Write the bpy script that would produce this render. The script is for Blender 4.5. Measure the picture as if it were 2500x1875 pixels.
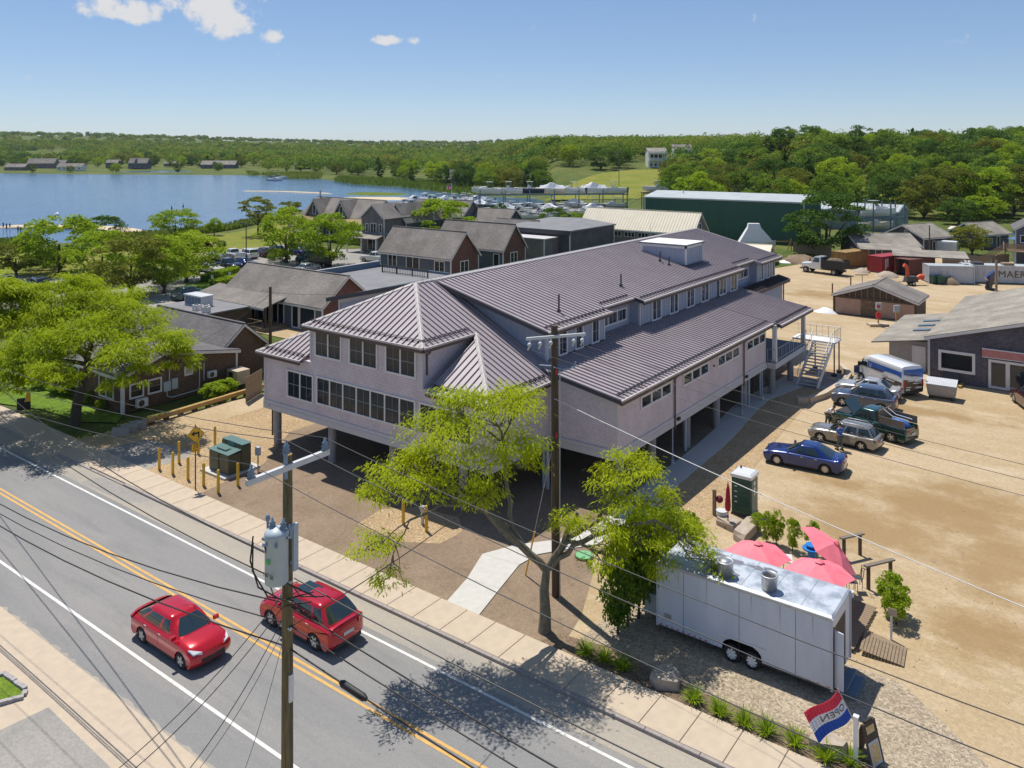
import bpy, bmesh, math, random
import numpy as np
from mathutils import Vector, Matrix
R = math.radians
for o in list(bpy.data.objects): bpy.data.objects.remove(o, do_unlink=True)
SC = bpy.context.scene
COL = SC.collection

# ---------------------------------------------------------------- camera, sky, sun, exposure
cam_d = bpy.data.cameras.new("Camera")
cam_d.sensor_width = 36.0
cam_d.lens = 28.86
cam_d.shift_y = -0.233
cam_d.clip_start = 0.5
cam_d.clip_end = 12000
cam = bpy.data.objects.new("Camera", cam_d)
cam.location = (27.03, -34.34, 20.0)
cam.rotation_euler = (R(90), 0, R(36.54))
COL.objects.link(cam)
SC.camera = cam

SUN_DIR = Vector((-0.931, 0.366, math.tan(R(66)))).normalized()      # towards the sun
world = bpy.data.worlds.new("World")
SC.world = world
world.use_nodes = True
wn = world.node_tree
for n in list(wn.nodes): wn.nodes.remove(n)
def wnode(t, **kw):
    n = wn.nodes.new(t)
    for k, v in kw.items(): setattr(n, k, v)
    return n
w_out = wnode("ShaderNodeOutputWorld")
w_bg = wnode("ShaderNodeBackground")
w_sky = wnode("ShaderNodeTexSky", sky_type='NISHITA', sun_disc=False)
w_sky.sun_elevation = R(66)
w_sky.sun_rotation = math.atan2(SUN_DIR.x, SUN_DIR.y)
w_sky.altitude = 0
w_sky.air_density = 0.8
w_sky.dust_density = 0.0
w_sky.ozone_density = 3.0
w_bg.inputs[1].default_value = 0.138
# fair weather clouds: noise lumps round a handful of directions all over the dome
w_tc = wnode("ShaderNodeTexCoord")
w_nz = wnode("ShaderNodeTexNoise"); w_nz.inputs["Scale"].default_value = 30; w_nz.inputs["Detail"].default_value = 9; w_nz.inputs["Roughness"].default_value = 0.62
wn.links.new(w_tc.outputs["Generated"], w_nz.inputs["Vector"])
CLOUDS = [  # compass bearing and elevation in degrees, angular half width, half height
    (-62.48, 8.55, 0.050, 0.016),
    (-60.72, 8.62, 0.035, 0.018),
    (-56.93, 9.04, 0.062, 0.030),
    (-55.15, 7.94, 0.030, 0.022),
    (-58.55, 9.20, 0.040, 0.020),
    (-53.08, 7.33, 0.017, 0.010),
    (-44.72, 7.26, 0.034, 0.007),
    (-83.55, 10.69, 0.120, 0.040),
    (-77.67, 21.63, 0.120, 0.050),
    (-29.43, 31.86, 0.100, 0.050),
    (13.00, 11.97, 0.140, 0.050),
]
acc = None
for (brg, elv, ax, az) in CLOUDS:
    d = Vector((math.sin(R(brg))*math.cos(R(elv)), math.cos(R(brg))*math.cos(R(elv)), math.sin(R(elv))))
    right = Vector((d.y, -d.x, 0)).normalized(); up = right.cross(d).normalized()
    def dot(vec, sc):
        n = wnode("ShaderNodeVectorMath", operation='DOT_PRODUCT'); wn.links.new(w_tc.outputs["Generated"], n.inputs[0]); n.inputs[1].default_value = vec*sc
        return n.outputs["Value"]
    def mth(op, a, b):
        n = wnode("ShaderNodeMath", operation=op)
        for i, q in enumerate((a, b)):
            if isinstance(q, (int, float)): n.inputs[i].default_value = q
            else: wn.links.new(q, n.inputs[i])
        return n.outputs[0]
    x = dot(right, 1/ax); y = dot(up, 1/az); z = dot(d, 1)
    r2 = mth('ADD', mth('MULTIPLY', x, x), mth('MULTIPLY', y, y))
    m = mth('MULTIPLY', mth('SUBTRACT', 1.0, r2), mth('GREATER_THAN', z, 0.0))
    m = mth('MAXIMUM', m, -0.6)
    acc = m if acc is None else mth('MAXIMUM', acc, m)
dens = mth('ADD', mth('MULTIPLY', acc, 0.85), mth('MULTIPLY', mth('SUBTRACT', w_nz.outputs["Fac"], 0.5), 4.2))
w_ramp = wnode("ShaderNodeMapRange", interpolation_type='SMOOTHSTEP')
w_ramp.inputs["From Min"].default_value = 0.12; w_ramp.inputs["From Max"].default_value = 0.85
wn.links.new(dens, w_ramp.inputs["Value"])
w_mix = wnode("ShaderNodeMix", data_type='RGBA')
w_mix.inputs["B"].default_value = (4.9, 4.95, 5.1, 1)
wn.links.new(w_ramp.outputs["Result"], w_mix.inputs["Factor"])
w_gam = wnode("ShaderNodeGamma"); w_gam.inputs[1].default_value = 0.7; wn.links.new(w_sky.outputs[0], w_gam.inputs[0])
w_hs = wnode("ShaderNodeHueSaturation"); w_hs.inputs["Saturation"].default_value = 1.1; wn.links.new(w_gam.outputs[0], w_hs.inputs["Color"])
w_tint = wnode("ShaderNodeMix", data_type='RGBA', blend_type='MULTIPLY'); w_tint.inputs["Factor"].default_value = 1; w_tint.inputs["B"].default_value = (1.0, 1.09, 1.26, 1)
wn.links.new(w_hs.outputs[0], w_tint.inputs["A"]); wn.links.new(w_tint.outputs["Result"], w_mix.inputs["A"])
wn.links.new(w_mix.outputs["Result"], w_bg.inputs[0])
wn.links.new(w_bg.outputs[0], w_out.inputs[0])

sun_d = bpy.data.lights.new("Sun", 'SUN')
sun_d.energy = 5.0
sun_d.angle = R(0.53)
sun_d.color = (1.0, 0.95, 0.86)
sun = bpy.data.objects.new("Sun", sun_d)
sun.rotation_euler = (-SUN_DIR).to_track_quat('-Z', 'Y').to_euler()
sun.location = (-60, 40, 120)
COL.objects.link(sun)
SC.view_settings.view_transform = 'Standard'
SC.view_settings.look = 'None'
SC.view_settings.exposure = 0.1
SC.view_settings.gamma = 1.0

# ---------------------------------------------------------------- materials
def new_mat(name):
    m = bpy.data.materials.new(name); m.use_nodes = True
    return m, m.node_tree, m.node_tree.nodes["Principled BSDF"]
def col4(c): return (c[0], c[1], c[2], 1.0)
def mat(name, c, rough=0.6, metal=0.0, c2=None, scale=6.0, detail=4.0, bump=0.0, bscale=None, spec=0.5, coat=0.0, stretch=None, vec='Object', contrast=(0.35, 0.65), alpha=None):
    """plain surface with noise variation in colour and fine relief"""
    m, nt, b = new_mat(name)
    b.inputs["Roughness"].default_value = rough
    b.inputs["Metallic"].default_value = metal
    b.inputs["Specular IOR Level"].default_value = spec
    if coat: b.inputs["Coat Weight"].default_value = coat; b.inputs["Coat Roughness"].default_value = 0.04
    if c2 is None and not bump:
        b.inputs["Base Color"].default_value = col4(c); return m
    tc = nt.nodes.new("ShaderNodeTexCoord")
    src = tc.outputs[vec]
    if stretch:
        mp = nt.nodes.new("ShaderNodeMapping"); mp.inputs["Scale"].default_value = stretch
        nt.links.new(src, mp.inputs[0]); src = mp.outputs[0]
    nz = nt.nodes.new("ShaderNodeTexNoise"); nz.inputs["Scale"].default_value = scale; nz.inputs["Detail"].default_value = detail; nz.inputs["Roughness"].default_value = 0.6
    nt.links.new(src, nz.inputs["Vector"])
    if c2 is not None:
        rp = nt.nodes.new("ShaderNodeValToRGB")
        rp.color_ramp.elements[0].position = contrast[0]; rp.color_ramp.elements[0].color = col4(c)
        rp.color_ramp.elements[1].position = contrast[1]; rp.color_ramp.elements[1].color = col4(c2)
        nt.links.new(nz.outputs["Fac"], rp.inputs[0]); nt.links.new(rp.outputs[0], b.inputs["Base Color"])
    else: b.inputs["Base Color"].default_value = col4(c)
    if bump:
        n2 = nz
        if bscale:
            n2 = nt.nodes.new("ShaderNodeTexNoise"); n2.inputs["Scale"].default_value = bscale; n2.inputs["Detail"].default_value = 3
            nt.links.new(src, n2.inputs["Vector"])
        bp = nt.nodes.new("ShaderNodeBump"); bp.inputs["Strength"].default_value = bump; bp.inputs["Distance"].default_value = 0.03
        nt.links.new(n2.outputs["Fac"], bp.inputs["Height"]); nt.links.new(bp.outputs[0], b.inputs["Normal"])
    return m
def shingle_mat(name, c, c2, bw=0.16, bh=0.13, plane='xz', bump=0.6, gap=0.012, rough=0.85, dark=0.55, blotch=0.35, bscale=0.5):
    """courses of shingles / clapboards: brick pattern on (x+y, z) for walls or (x, y) for roofs; colour, fine relief"""
    m, nt, b = new_mat(name)
    b.inputs["Roughness"].default_value = rough
    b.inputs["Specular IOR Level"].default_value = 0.25
    tc = nt.nodes.new("ShaderNodeTexCoord"); sp = nt.nodes.new("ShaderNodeSeparateXYZ"); cb = nt.nodes.new("ShaderNodeCombineXYZ")
    nt.links.new(tc.outputs["Object"], sp.inputs[0])
    if plane == 'xz':
        ad = nt.nodes.new("ShaderNodeMath"); nt.links.new(sp.outputs[0], ad.inputs[0]); nt.links.new(sp.outputs[1], ad.inputs[1])
        nt.links.new(ad.outputs[0], cb.inputs[0]); nt.links.new(sp.outputs[2], cb.inputs[1])
    else:
        nt.links.new(sp.outputs[0], cb.inputs[0]); nt.links.new(sp.outputs[1], cb.inputs[1])
    br = nt.nodes.new("ShaderNodeTexBrick")
    br.inputs["Scale"].default_value = 1.0; br.inputs["Brick Width"].default_value = bw; br.inputs["Row Height"].default_value = bh
    br.inputs["Mortar Size"].default_value = gap; br.inputs["Bias"].default_value = 0.0; br.inputs["Mortar Smooth"].default_value = 0.3
    br.inputs["Color1"].default_value = col4(c); br.inputs["Color2"].default_value = col4(c2)
    br.inputs["Mortar"].default_value = col4([q*dark for q in c])
    nt.links.new(cb.outputs[0], br.inputs["Vector"])
    nz = nt.nodes.new("ShaderNodeTexNoise"); nz.inputs["Scale"].default_value = bscale; nz.inputs["Detail"].default_value = 5
    nt.links.new(tc.outputs["Object"], nz.inputs["Vector"])
    mr = nt.nodes.new("ShaderNodeMapRange"); mr.inputs["From Min"].default_value = 0.3; mr.inputs["From Max"].default_value = 0.7
    mr.inputs["To Min"].default_value = 1-blotch; mr.inputs["To Max"].default_value = 1+blotch*0.6
    nt.links.new(nz.outputs["Fac"], mr.inputs["Value"])
    mx = nt.nodes.new("ShaderNodeVectorMath"); mx.operation = 'SCALE'
    nt.links.new(br.outputs["Color"], mx.inputs[0]); nt.links.new(mr.outputs[0], mx.inputs["Scale"])
    nt.links.new(mx.outputs[0], b.inputs["Base Color"])
    bp = nt.nodes.new("ShaderNodeBump"); bp.inputs["Strength"].default_value = bump; bp.inputs["Distance"].default_value = 0.02; bp.invert = True
    nt.links.new(br.outputs["Fac"], bp.inputs["Height"]); nt.links.new(bp.outputs[0], b.inputs["Normal"])
    return m
def ground_mat(name, c, c2, c3, s1=0.12, s2=2.5, s3=30, bump=0.5, rough=0.95, p=(0.4, 0.62), speck=0.25, stretch=None, rot=0):
    """earth and gravel: broad patches c -> c2, spots of c3, grain"""
    m, nt, b = new_mat(name)
    b.inputs["Roughness"].default_value = rough; b.inputs["Specular IOR Level"].default_value = 0.15
    tc = nt.nodes.new("ShaderNodeTexCoord"); mp = nt.nodes.new("ShaderNodeMapping")
    mp.inputs["Scale"].default_value = stretch or (1, 1, 1); mp.inputs["Rotation"].default_value = (0, 0, rot)
    nt.links.new(tc.outputs["Object"], mp.inputs[0])
    def nz(s, d=6, v=mp.outputs[0]):
        n = nt.nodes.new("ShaderNodeTexNoise"); n.inputs["Scale"].default_value = s; n.inputs["Detail"].default_value = d; n.inputs["Roughness"].default_value = 0.62
        nt.links.new(v, n.inputs["Vector"]); return n.outputs["Fac"]
    r1 = nt.nodes.new("ShaderNodeValToRGB"); r1.color_ramp.elements[0].position = p[0]; r1.color_ramp.elements[1].position = p[1]
    r1.color_ramp.elements[0].color = col4(c); r1.color_ramp.elements[1].color = col4(c2)
    nt.links.new(nz(s1), r1.inputs[0])
    r2 = nt.nodes.new("ShaderNodeMapRange"); r2.inputs["From Min"].default_value = 0.5; r2.inputs["From Max"].default_value = 0.75
    nt.links.new(nz(s2), r2.inputs["Value"])
    mx = nt.nodes.new("ShaderNodeMix"); mx.data_type = 'RGBA'; nt.links.new(r2.outputs[0], mx.inputs["Factor"])
    nt.links.new(r1.outputs[0], mx.inputs["A"]); mx.inputs["B"].default_value = col4(c3)
    vo = nt.nodes.new("ShaderNodeTexVoronoi"); vo.inputs["Scale"].default_value = s3*0.7; nt.links.new(tc.outputs["Object"], vo.inputs["Vector"])
    fine = nz(s3, 3, tc.outputs["Object"])
    sp = nt.nodes.new("ShaderNodeSeparateColor"); nt.links.new(vo.outputs["Color"], sp.inputs[0])
    ad = nt.nodes.new("ShaderNodeMath"); ad.operation = 'ADD'; nt.links.new(sp.outputs[0], ad.inputs[0]); nt.links.new(fine, ad.inputs[1])
    mr = nt.nodes.new("ShaderNodeMapRange"); mr.inputs["From Min"].default_value = 0.3; mr.inputs["From Max"].default_value = 1.6
    mr.inputs["To Min"].default_value = 1-speck; mr.inputs["To Max"].default_value = 1+speck
    nt.links.new(ad.outputs[0], mr.inputs["Value"])
    vm = nt.nodes.new("ShaderNodeVectorMath"); vm.operation = 'SCALE'; nt.links.new(mx.outputs["Result"], vm.inputs[0]); nt.links.new(mr.outputs[0], vm.inputs["Scale"])
    nt.links.new(vm.outputs[0], b.inputs["Base Color"])
    bp = nt.nodes.new("ShaderNodeBump"); bp.inputs["Strength"].default_value = bump; bp.inputs["Distance"].default_value = 0.05
    nt.links.new(ad.outputs[0], bp.inputs["Height"]); nt.links.new(bp.outputs[0], b.inputs["Normal"])
    return m
def leaf_mat(name, c, c2, trans=0.35, rough=0.6, nscale=0.35):
    """foliage: two greens by place and by plant, light comes through"""
    m, nt, b = new_mat(name)
    nt.nodes.remove(b)
    out = nt.nodes["Material Output"]
    tc = nt.nodes.new("ShaderNodeTexCoord"); nz = nt.nodes.new("ShaderNodeTexNoise"); nz.inputs["Scale"].default_value = nscale; nz.inputs["Detail"].default_value = 5
    nt.links.new(tc.outputs["Object"], nz.inputs["Vector"])
    oi = nt.nodes.new("ShaderNodeObjectInfo")
    ad = nt.nodes.new("ShaderNodeMath"); ad.operation = 'MULTIPLY_ADD'; ad.inputs[1].default_value = 0.35; nt.links.new(oi.outputs["Random"], ad.inputs[0])
    nt.links.new(nz.outputs["Fac"], ad.inputs[2])
    rp = nt.nodes.new("ShaderNodeValToRGB"); rp.color_ramp.elements[0].position = 0.42; rp.color_ramp.elements[1].position = 0.85
    rp.color_ramp.elements[0].color = col4(c); rp.color_ramp.elements[1].color = col4(c2)
    nt.links.new(ad.outputs[0], rp.inputs[0])
    df = nt.nodes.new("ShaderNodeBsdfDiffuse"); tr = nt.nodes.new("ShaderNodeBsdfTranslucent"); ms = nt.nodes.new("ShaderNodeMixShader")
    gl = nt.nodes.new("ShaderNodeBsdfGlossy"); gl.inputs["Roughness"].default_value = 0.6; gl.inputs["Color"].default_value = (0.5, 0.55, 0.45, 1)
    m2 = nt.nodes.new("ShaderNodeMixShader"); m2.inputs[0].default_value = 0.02
    nt.links.new(rp.outputs[0], df.inputs[0]); nt.links.new(rp.outputs[0], tr.inputs[0]); ms.inputs[0].default_value = trans
    nt.links.new(df.outputs[0], ms.inputs[1]); nt.links.new(tr.outputs[0], ms.inputs[2])
    nt.links.new(ms.outputs[0], m2.inputs[1]); nt.links.new(gl.outputs[0], m2.inputs[2]); nt.links.new(m2.outputs[0], out.inputs[0])
    return m
M = {}

# ---------------------------------------------------------------- mesh helpers
class MB:
    """collects shapes into one mesh"""
    def __init__(s): s.v = []; s.f = []; s.sm = []
    def add(s, vs, fs, smooth=False):
        b = len(s.v); s.v += [tuple(q) for q in vs]
        for f in fs: s.f.append(tuple(i+b for i in f)); s.sm.append(smooth)
        return s
    def box(s, x0, y0, z0, x1, y1, z1):
        if x0 > x1: x0, x1 = x1, x0
        if y0 > y1: y0, y1 = y1, y0
        if z0 > z1: z0, z1 = z1, z0
        return s.add([(x0,y0,z0),(x1,y0,z0),(x1,y1,z0),(x0,y1,z0),(x0,y0,z1),(x1,y0,z1),(x1,y1,z1),(x0,y1,z1)],
                     [(3,2,1,0),(4,5,6,7),(0,1,5,4),(1,2,6,5),(2,3,7,6),(3,0,4,7)])
    def cbox(s, c, sz, rz=0, rx=0, ry=0):
        mt = Matrix.Translation(c) @ Matrix.Rotation(rz, 4, 'Z') @ Matrix.Rotation(ry, 4, 'Y') @ Matrix.Rotation(rx, 4, 'X')
        hx, hy, hz = sz[0]/2, sz[1]/2, sz[2]/2
        vs = [mt @ Vector((a*hx, b*hy, c_*hz)) for c_ in (-1, 1) for (a, b) in ((-1,-1),(1,-1),(1,1),(-1,1))]
        return s.add(vs, [(3,2,1,0),(4,5,6,7),(0,1,5,4),(1,2,6,5),(2,3,7,6),(3,0,4,7)])
    def poly(s, pts): return s.add(pts, [tuple(range(len(pts)))])
    def ext(s, pts, vec):
        """planar polygon pushed along vec to a solid"""
        n = len(pts); vec = Vector(vec)
        a = [Vector(p) for p in pts]; bq = [p + vec for p in a]
        nrm = Vector((0,0,0))
        for i in range(n): nrm += a[i].cross(a[(i+1) % n])
        fs = [tuple(range(n)), tuple(range(2*n-1, n-1, -1))] + [(i, n+i, n+(i+1) % n, (i+1) % n) for i in range(n)]
        if nrm.dot(vec) > 0: fs = [tuple(reversed(f)) for f in fs]
        return s.add(a+bq, fs)
    def prism(s, xy, z0, z1): return s.ext([(x, y, z0) for x, y in xy], (0, 0, z1-z0))
    def tube(s, pts, r, n=8, cap=True, smooth=True):
        pts = [Vector(p) for p in pts]; k = len(pts)
        if not isinstance(r, (list, tuple)): r = [r]*k
        vs = []; prev = None
        for i, p in enumerate(pts):
            t = (pts[min(i+1, k-1)] - pts[max(i-1, 0)])
            if t.length < 1e-9: t = Vector((0,0,1))
            t.normalize()
            ref = prev if prev is not None else (Vector((0,0,1)) if abs(t.z) < 0.9 else Vector((1,0,0)))
            a = (ref - t*ref.dot(t))
            if a.length < 1e-6: a = Vector((1,0,0)) - t*t.x
            a.normalize(); prev = a; b = t.cross(a)
            for j in range(n):
                an = 2*math.pi*j/n; vs.append(p + (a*math.cos(an) + b*math.sin(an))*r[i])
        fs = [(i*n+j, i*n+(j+1) % n, (i+1)*n+(j+1) % n, (i+1)*n+j) for i in range(k-1) for j in range(n)]
        s.add(vs, fs, smooth)
        if cap:
            s.add(vs[:n], [tuple(range(n-1, -1, -1))]); s.add(vs[-n:], [tuple(range(n))])
        return s
    def cyl(s, p0, p1, r, r1=None, n=12, smooth=True): return s.tube([p0, p1], [r, r if r1 is None else r1], n, True, smooth)
    def lathe(s, prof, c=(0,0,0), n=14, smooth=True):
        vs = [(c[0]+r*math.cos(2*math.pi*j/n), c[1]+r*math.sin(2*math.pi*j/n), c[2]+z) for r, z in prof for j in range(n)]
        k = len(prof)
        s.add(vs, [(i*n+j, i*n+(j+1) % n, (i+1)*n+(j+1) % n, (i+1)*n+j) for i in range(k-1) for j in range(n)], smooth)
        if prof[0][0] > 1e-4: s.add(vs[:n], [tuple(range(n-1, -1, -1))])
        if prof[-1][0] > 1e-4: s.add(vs[-n:], [tuple(range(n))])
        return s
    def loft(s, rings, closed=True, cap=True, smooth=False):
        n = len(rings[0]); vs = [p for r in rings for p in r]; k = len(rings); m = n if closed else n-1
        s.add(vs, [(i*n+j, i*n+(j+1) % n, (i+1)*n+(j+1) % n, (i+1)*n+j) for i in range(k-1) for j in range(m)], smooth)
        if cap: s.add(rings[0], [tuple(range(n-1, -1, -1))]); s.add(rings[-1], [tuple(range(n))])
        return s
    def sphere(s, c, r, n=10, k=6, sq=(1,1,1)):
        prof = [(max(1e-5, math.sin(math.pi*i/k)), -math.cos(math.pi*i/k)) for i in range(k+1)]
        vs = [(c[0]+r*sq[0]*q*math.cos(2*math.pi*j/n), c[1]+r*sq[1]*q*math.sin(2*math.pi*j/n), c[2]+r*sq[2]*z) for q, z in prof for j in range(n)]
        return s.add(vs, [(i*n+j, i*n+(j+1) % n, (i+1)*n+(j+1) % n, (i+1)*n+j) for i in range(k) for j in range(n)], True)
    def mesh(s, name):
        me = bpy.data.meshes.new(name); me.from_pydata(s.v, [], s.f)
        if any(s.sm): me.polygons.foreach_set("use_smooth", s.sm)
        me.update(); return me
    def build(s, name, m, parent=None, loc=(0,0,0), rz=0.0, fix=True):
        me = s.mesh(name)
        if fix:
            bm = bmesh.new(); bm.from_mesh(me); bmesh.ops.recalc_face_normals(bm, faces=bm.faces); bm.to_mesh(me); bm.free()
        return mesh_obj(name, me, m, parent, loc, rz)
def mesh_obj(name, me, m, parent=None, loc=(0,0,0), rz=0.0):
    o = bpy.data.objects.new(name, me)
    if m is not None and not len(me.materials): me.materials.append(M[m] if isinstance(m, str) else m)
    o.location = loc; o.rotation_euler = (0, 0, rz)
    COL.objects.link(o)
    if parent is not None: o.parent = parent
    return o
def tag(o, label=None, cat=None, group=None, kind=None):
    if label: o["label"] = label
    if cat: o["category"] = cat
    if group: o["group"] = group
    if kind: o["kind"] = kind
    return o
def thing(name, label, cat, loc=(0,0,0), rz=0.0, group=None):
    o = bpy.data.objects.new(name, None); COL.objects.link(o)
    o.empty_display_size = 0.3
    loc = tuple(loc) + ((0.0,) if len(loc) == 2 else ())
    o.location = loc; o.rotation_euler = (0, 0, rz)
    return tag(o, label, cat, group)
def setting(name, loc):
    o = bpy.data.objects.new(name, None); COL.objects.link(o); o.location = loc; o["kind"] = 'structure'
    return o
def copy_obj(o, parent=None, loc=None, rz=None):
    c = o.copy(); COL.objects.link(c); c.parent = parent
    if loc is not None: c.location = loc
    if rz is not None: c.rotation_euler = (0, 0, rz)
    return c
def copy_thing(root, loc, rz, label, group=None, scale=None):
    c = copy_obj(root, None, loc, rz); c["label"] = label
    if group: c["group"] = group
    if scale: c.scale = scale
    for ch in root.children:
        d = copy_obj(ch, c)
        for gch in ch.children: copy_obj(gch, d)
    return c
def kids_repeat(first, offs):
    """more copies of one part of a thing, sharing its mesh; offs are local shifts"""
    base = Vector(first.location)
    for f in offs:
        c = copy_obj(first, first.parent, base + Vector(f))
        for gch in first.children: copy_obj(gch, c)
def sheet(name, xy, z, m, kind='structure'):
    """flat sheet, origin at the world origin"""
    o = MB().poly([(x, y, z) for x, y in xy]).build(name, m, fix=False)
    if o.data.polygons[0].normal.z < 0: o.data.flip_normals()
    if kind: o["kind"] = kind
    return o
def text_mesh(txt, size, depth=0.004, align='CENTER', shear=0.0, spacing=1.0):
    """lettering as a mesh in the XZ plane facing -Y"""
    cu = bpy.data.curves.new("lettering", 'FONT'); cu.body = txt; cu.size = size; cu.extrude = depth; cu.align_x = align; cu.align_y = 'CENTER'
    cu.resolution_u = 2; cu.shear = shear; cu.space_character = spacing
    o = bpy.data.objects.new("lettering", cu); COL.objects.link(o)
    dg = bpy.context.evaluated_depsgraph_get()
    me = bpy.data.meshes.new_from_object(o.evaluated_get(dg))
    bpy.data.objects.remove(o, do_unlink=True)
    me.transform(Matrix.Rotation(R(90), 4, 'X')); me.materials.clear()
    return me
# ---------------------------------------------------------------- palette
M['road'] = ground_mat('asphalt', (.225,.222,.220), (.262,.252,.24), (.20,.198,.195), s1=.25, s2=.8, s3=45, bump=.12, speck=.12, stretch=(.25,1.6,1))
M['road_edge'] = ground_mat('sandy road shoulder', (.36,.32,.265), (.29,.27,.245), (.40,.35,.28), s1=.5, s2=2, s3=40, bump=.15, speck=.12, stretch=(.3,1.5,1))
M['white_paint'] = mat('white road paint', (.62,.61,.58), .7, c2=(.42,.41,.39), scale=5, contrast=(.5,.8))
M['yellow_paint'] = mat('yellow road paint', (.62,.36,.09), .7, c2=(.50,.29,.09), scale=4)
M['walk'] = mat('concrete walk slab', (.50,.405,.30), .85, c2=(.44,.36,.275), scale=2.2, bump=.15, bscale=60)
M['walk_new'] = mat('new concrete', (.52,.50,.46), .8, c2=(.46,.45,.42), scale=3, bump=.1, bscale=60)
M['kerb'] = mat('granite kerb', (.27,.235,.225), .8, c2=(.34,.30,.27), scale=9, bump=.3, bscale=40)
def yard_mat():
    m = ground_mat('sandy yard', (.44,.34,.22), (.38,.285,.165), (.50,.405,.28), s1=.13, s2=.55, s3=14, bump=.4, speck=.14, p=(.42,.60), stretch=(.45,1.1,1), rot=-.5); nt = m.node_tree; b = nt.nodes["Principled BSDF"]
    old = b.inputs["Base Color"].links[0].from_socket; tc = nt.nodes.new("ShaderNodeTexCoord"); nz = nt.nodes.new("ShaderNodeTexNoise"); nz.inputs["Scale"].default_value = .35; nz.inputs["Detail"].default_value = 8; nz.inputs["Roughness"].default_value = .7
    nt.links.new(tc.outputs["Object"], nz.inputs[0]); acc = None
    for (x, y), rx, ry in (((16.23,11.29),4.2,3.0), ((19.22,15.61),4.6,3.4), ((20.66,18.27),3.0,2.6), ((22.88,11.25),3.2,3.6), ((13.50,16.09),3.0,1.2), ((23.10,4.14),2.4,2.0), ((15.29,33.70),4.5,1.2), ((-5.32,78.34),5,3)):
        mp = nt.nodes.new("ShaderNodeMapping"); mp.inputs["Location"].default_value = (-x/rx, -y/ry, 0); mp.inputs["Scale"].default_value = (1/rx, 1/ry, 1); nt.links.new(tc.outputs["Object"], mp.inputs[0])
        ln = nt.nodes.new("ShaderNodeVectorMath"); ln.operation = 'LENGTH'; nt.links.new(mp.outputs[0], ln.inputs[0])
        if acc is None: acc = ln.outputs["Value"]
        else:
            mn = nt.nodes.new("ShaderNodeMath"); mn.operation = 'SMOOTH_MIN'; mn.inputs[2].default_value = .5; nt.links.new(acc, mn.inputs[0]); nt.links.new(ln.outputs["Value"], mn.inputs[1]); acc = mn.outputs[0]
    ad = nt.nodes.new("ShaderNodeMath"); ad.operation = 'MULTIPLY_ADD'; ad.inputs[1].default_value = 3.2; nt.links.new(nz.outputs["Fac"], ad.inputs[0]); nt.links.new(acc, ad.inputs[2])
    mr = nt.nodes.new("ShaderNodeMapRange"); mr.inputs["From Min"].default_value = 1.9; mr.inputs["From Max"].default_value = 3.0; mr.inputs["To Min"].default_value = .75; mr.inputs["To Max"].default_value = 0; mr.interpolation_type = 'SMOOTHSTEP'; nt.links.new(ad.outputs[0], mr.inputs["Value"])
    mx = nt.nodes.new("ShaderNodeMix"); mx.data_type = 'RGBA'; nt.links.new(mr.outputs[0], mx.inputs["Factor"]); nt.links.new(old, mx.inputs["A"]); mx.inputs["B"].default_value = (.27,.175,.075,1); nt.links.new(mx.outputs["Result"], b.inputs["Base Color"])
    return m
M['yard'] = yard_mat()
M['gravel'] = ground_mat('pea gravel', (.47,.34,.20), (.41,.29,.165), (.54,.42,.27), s1=.5, s2=6, s3=22, bump=1.0, speck=.38)
M['gravel_grey'] = ground_mat('tan crushed stone', (.42,.345,.25), (.36,.29,.205), (.48,.41,.32), s1=.6, s2=6, s3=20, bump=1.0, speck=.42)
M['dirt'] = ground_mat('raked loam', (.225,.165,.115), (.275,.205,.145), (.18,.13,.09), s1=.35, s2=1.4, s3=16, bump=.5, speck=.15)
M['mulch'] = ground_mat('bark mulch', (.16,.12,.09), (.22,.16,.11), (.28,.21,.15), s1=.6, s2=3, s3=24, bump=.8, speck=.4)
M['lawn'] = ground_mat('lawn', (.17,.195,.028), (.235,.225,.045), (.12,.16,.02), s1=.08, s2=.7, s3=16, bump=.8, speck=.3)
M['lawn_bright'] = ground_mat('watered lawn', (.12,.20,.022), (.16,.235,.03), (.09,.15,.015), s1=.3, s2=1.5, s3=18, bump=.8, speck=.32)
M['land'] = ground_mat('open land', (.075,.105,.022), (.12,.135,.035), (.05,.08,.015), s1=.03, s2=.2, s3=2, bump=.6, speck=.25)
M['sand'] = ground_mat('beach sand', (.52,.42,.29), (.58,.48,.34), (.45,.36,.24), s1=.1, s2=.8, s3=8, bump=.3, speck=.1)
M['lot'] = ground_mat('parking lot asphalt', (.27,.255,.24), (.32,.30,.27), (.24,.23,.22), s1=.15, s2=.8, s3=20, bump=.2, speck=.12)
M['seam_roof'] = mat('standing seam metal', (.315,.272,.29), .5, .0, c2=(.35,.305,.32), scale=.7, spec=.5)
M['seam_flash'] = mat('metal ridge flashing', (.42,.385,.37), .5, c2=(.47,.43,.41), scale=2)
M['seam_dark'] = mat('dark bronze metal', (.060,.050,.052), .45)
M['flash_dark'] = mat('dark roof edge flashing', (.045,.042,.055), .5)
M['siding'] = shingle_mat('grey cedar shingle wall', (.61,.53,.555), (.70,.61,.63), .16, .14, bump=.6, gap=.010, dark=.75, blotch=.10, bscale=.7)
M['batten_wall'] = mat('blue grey board wall', (.33,.36,.45), .7, c2=(.36,.39,.48), scale=1.2)
M['trim'] = mat('white trim', (.64,.62,.62), .55, c2=(.70,.68,.67), scale=2)
M['trim_new'] = mat('pale grey trim', (.50,.485,.50), .55, c2=(.54,.52,.53), scale=2)
M['concrete'] = mat('concrete column', (.30,.28,.285), .85, c2=(.36,.34,.33), scale=4, bump=.2, bscale=30)
M['glazing'] = mat('grey glazing bar', (.22,.25,.27), .5)
M['glass'] = mat('window glass', (.014,.020,.024), .08, spec=.35)
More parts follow.
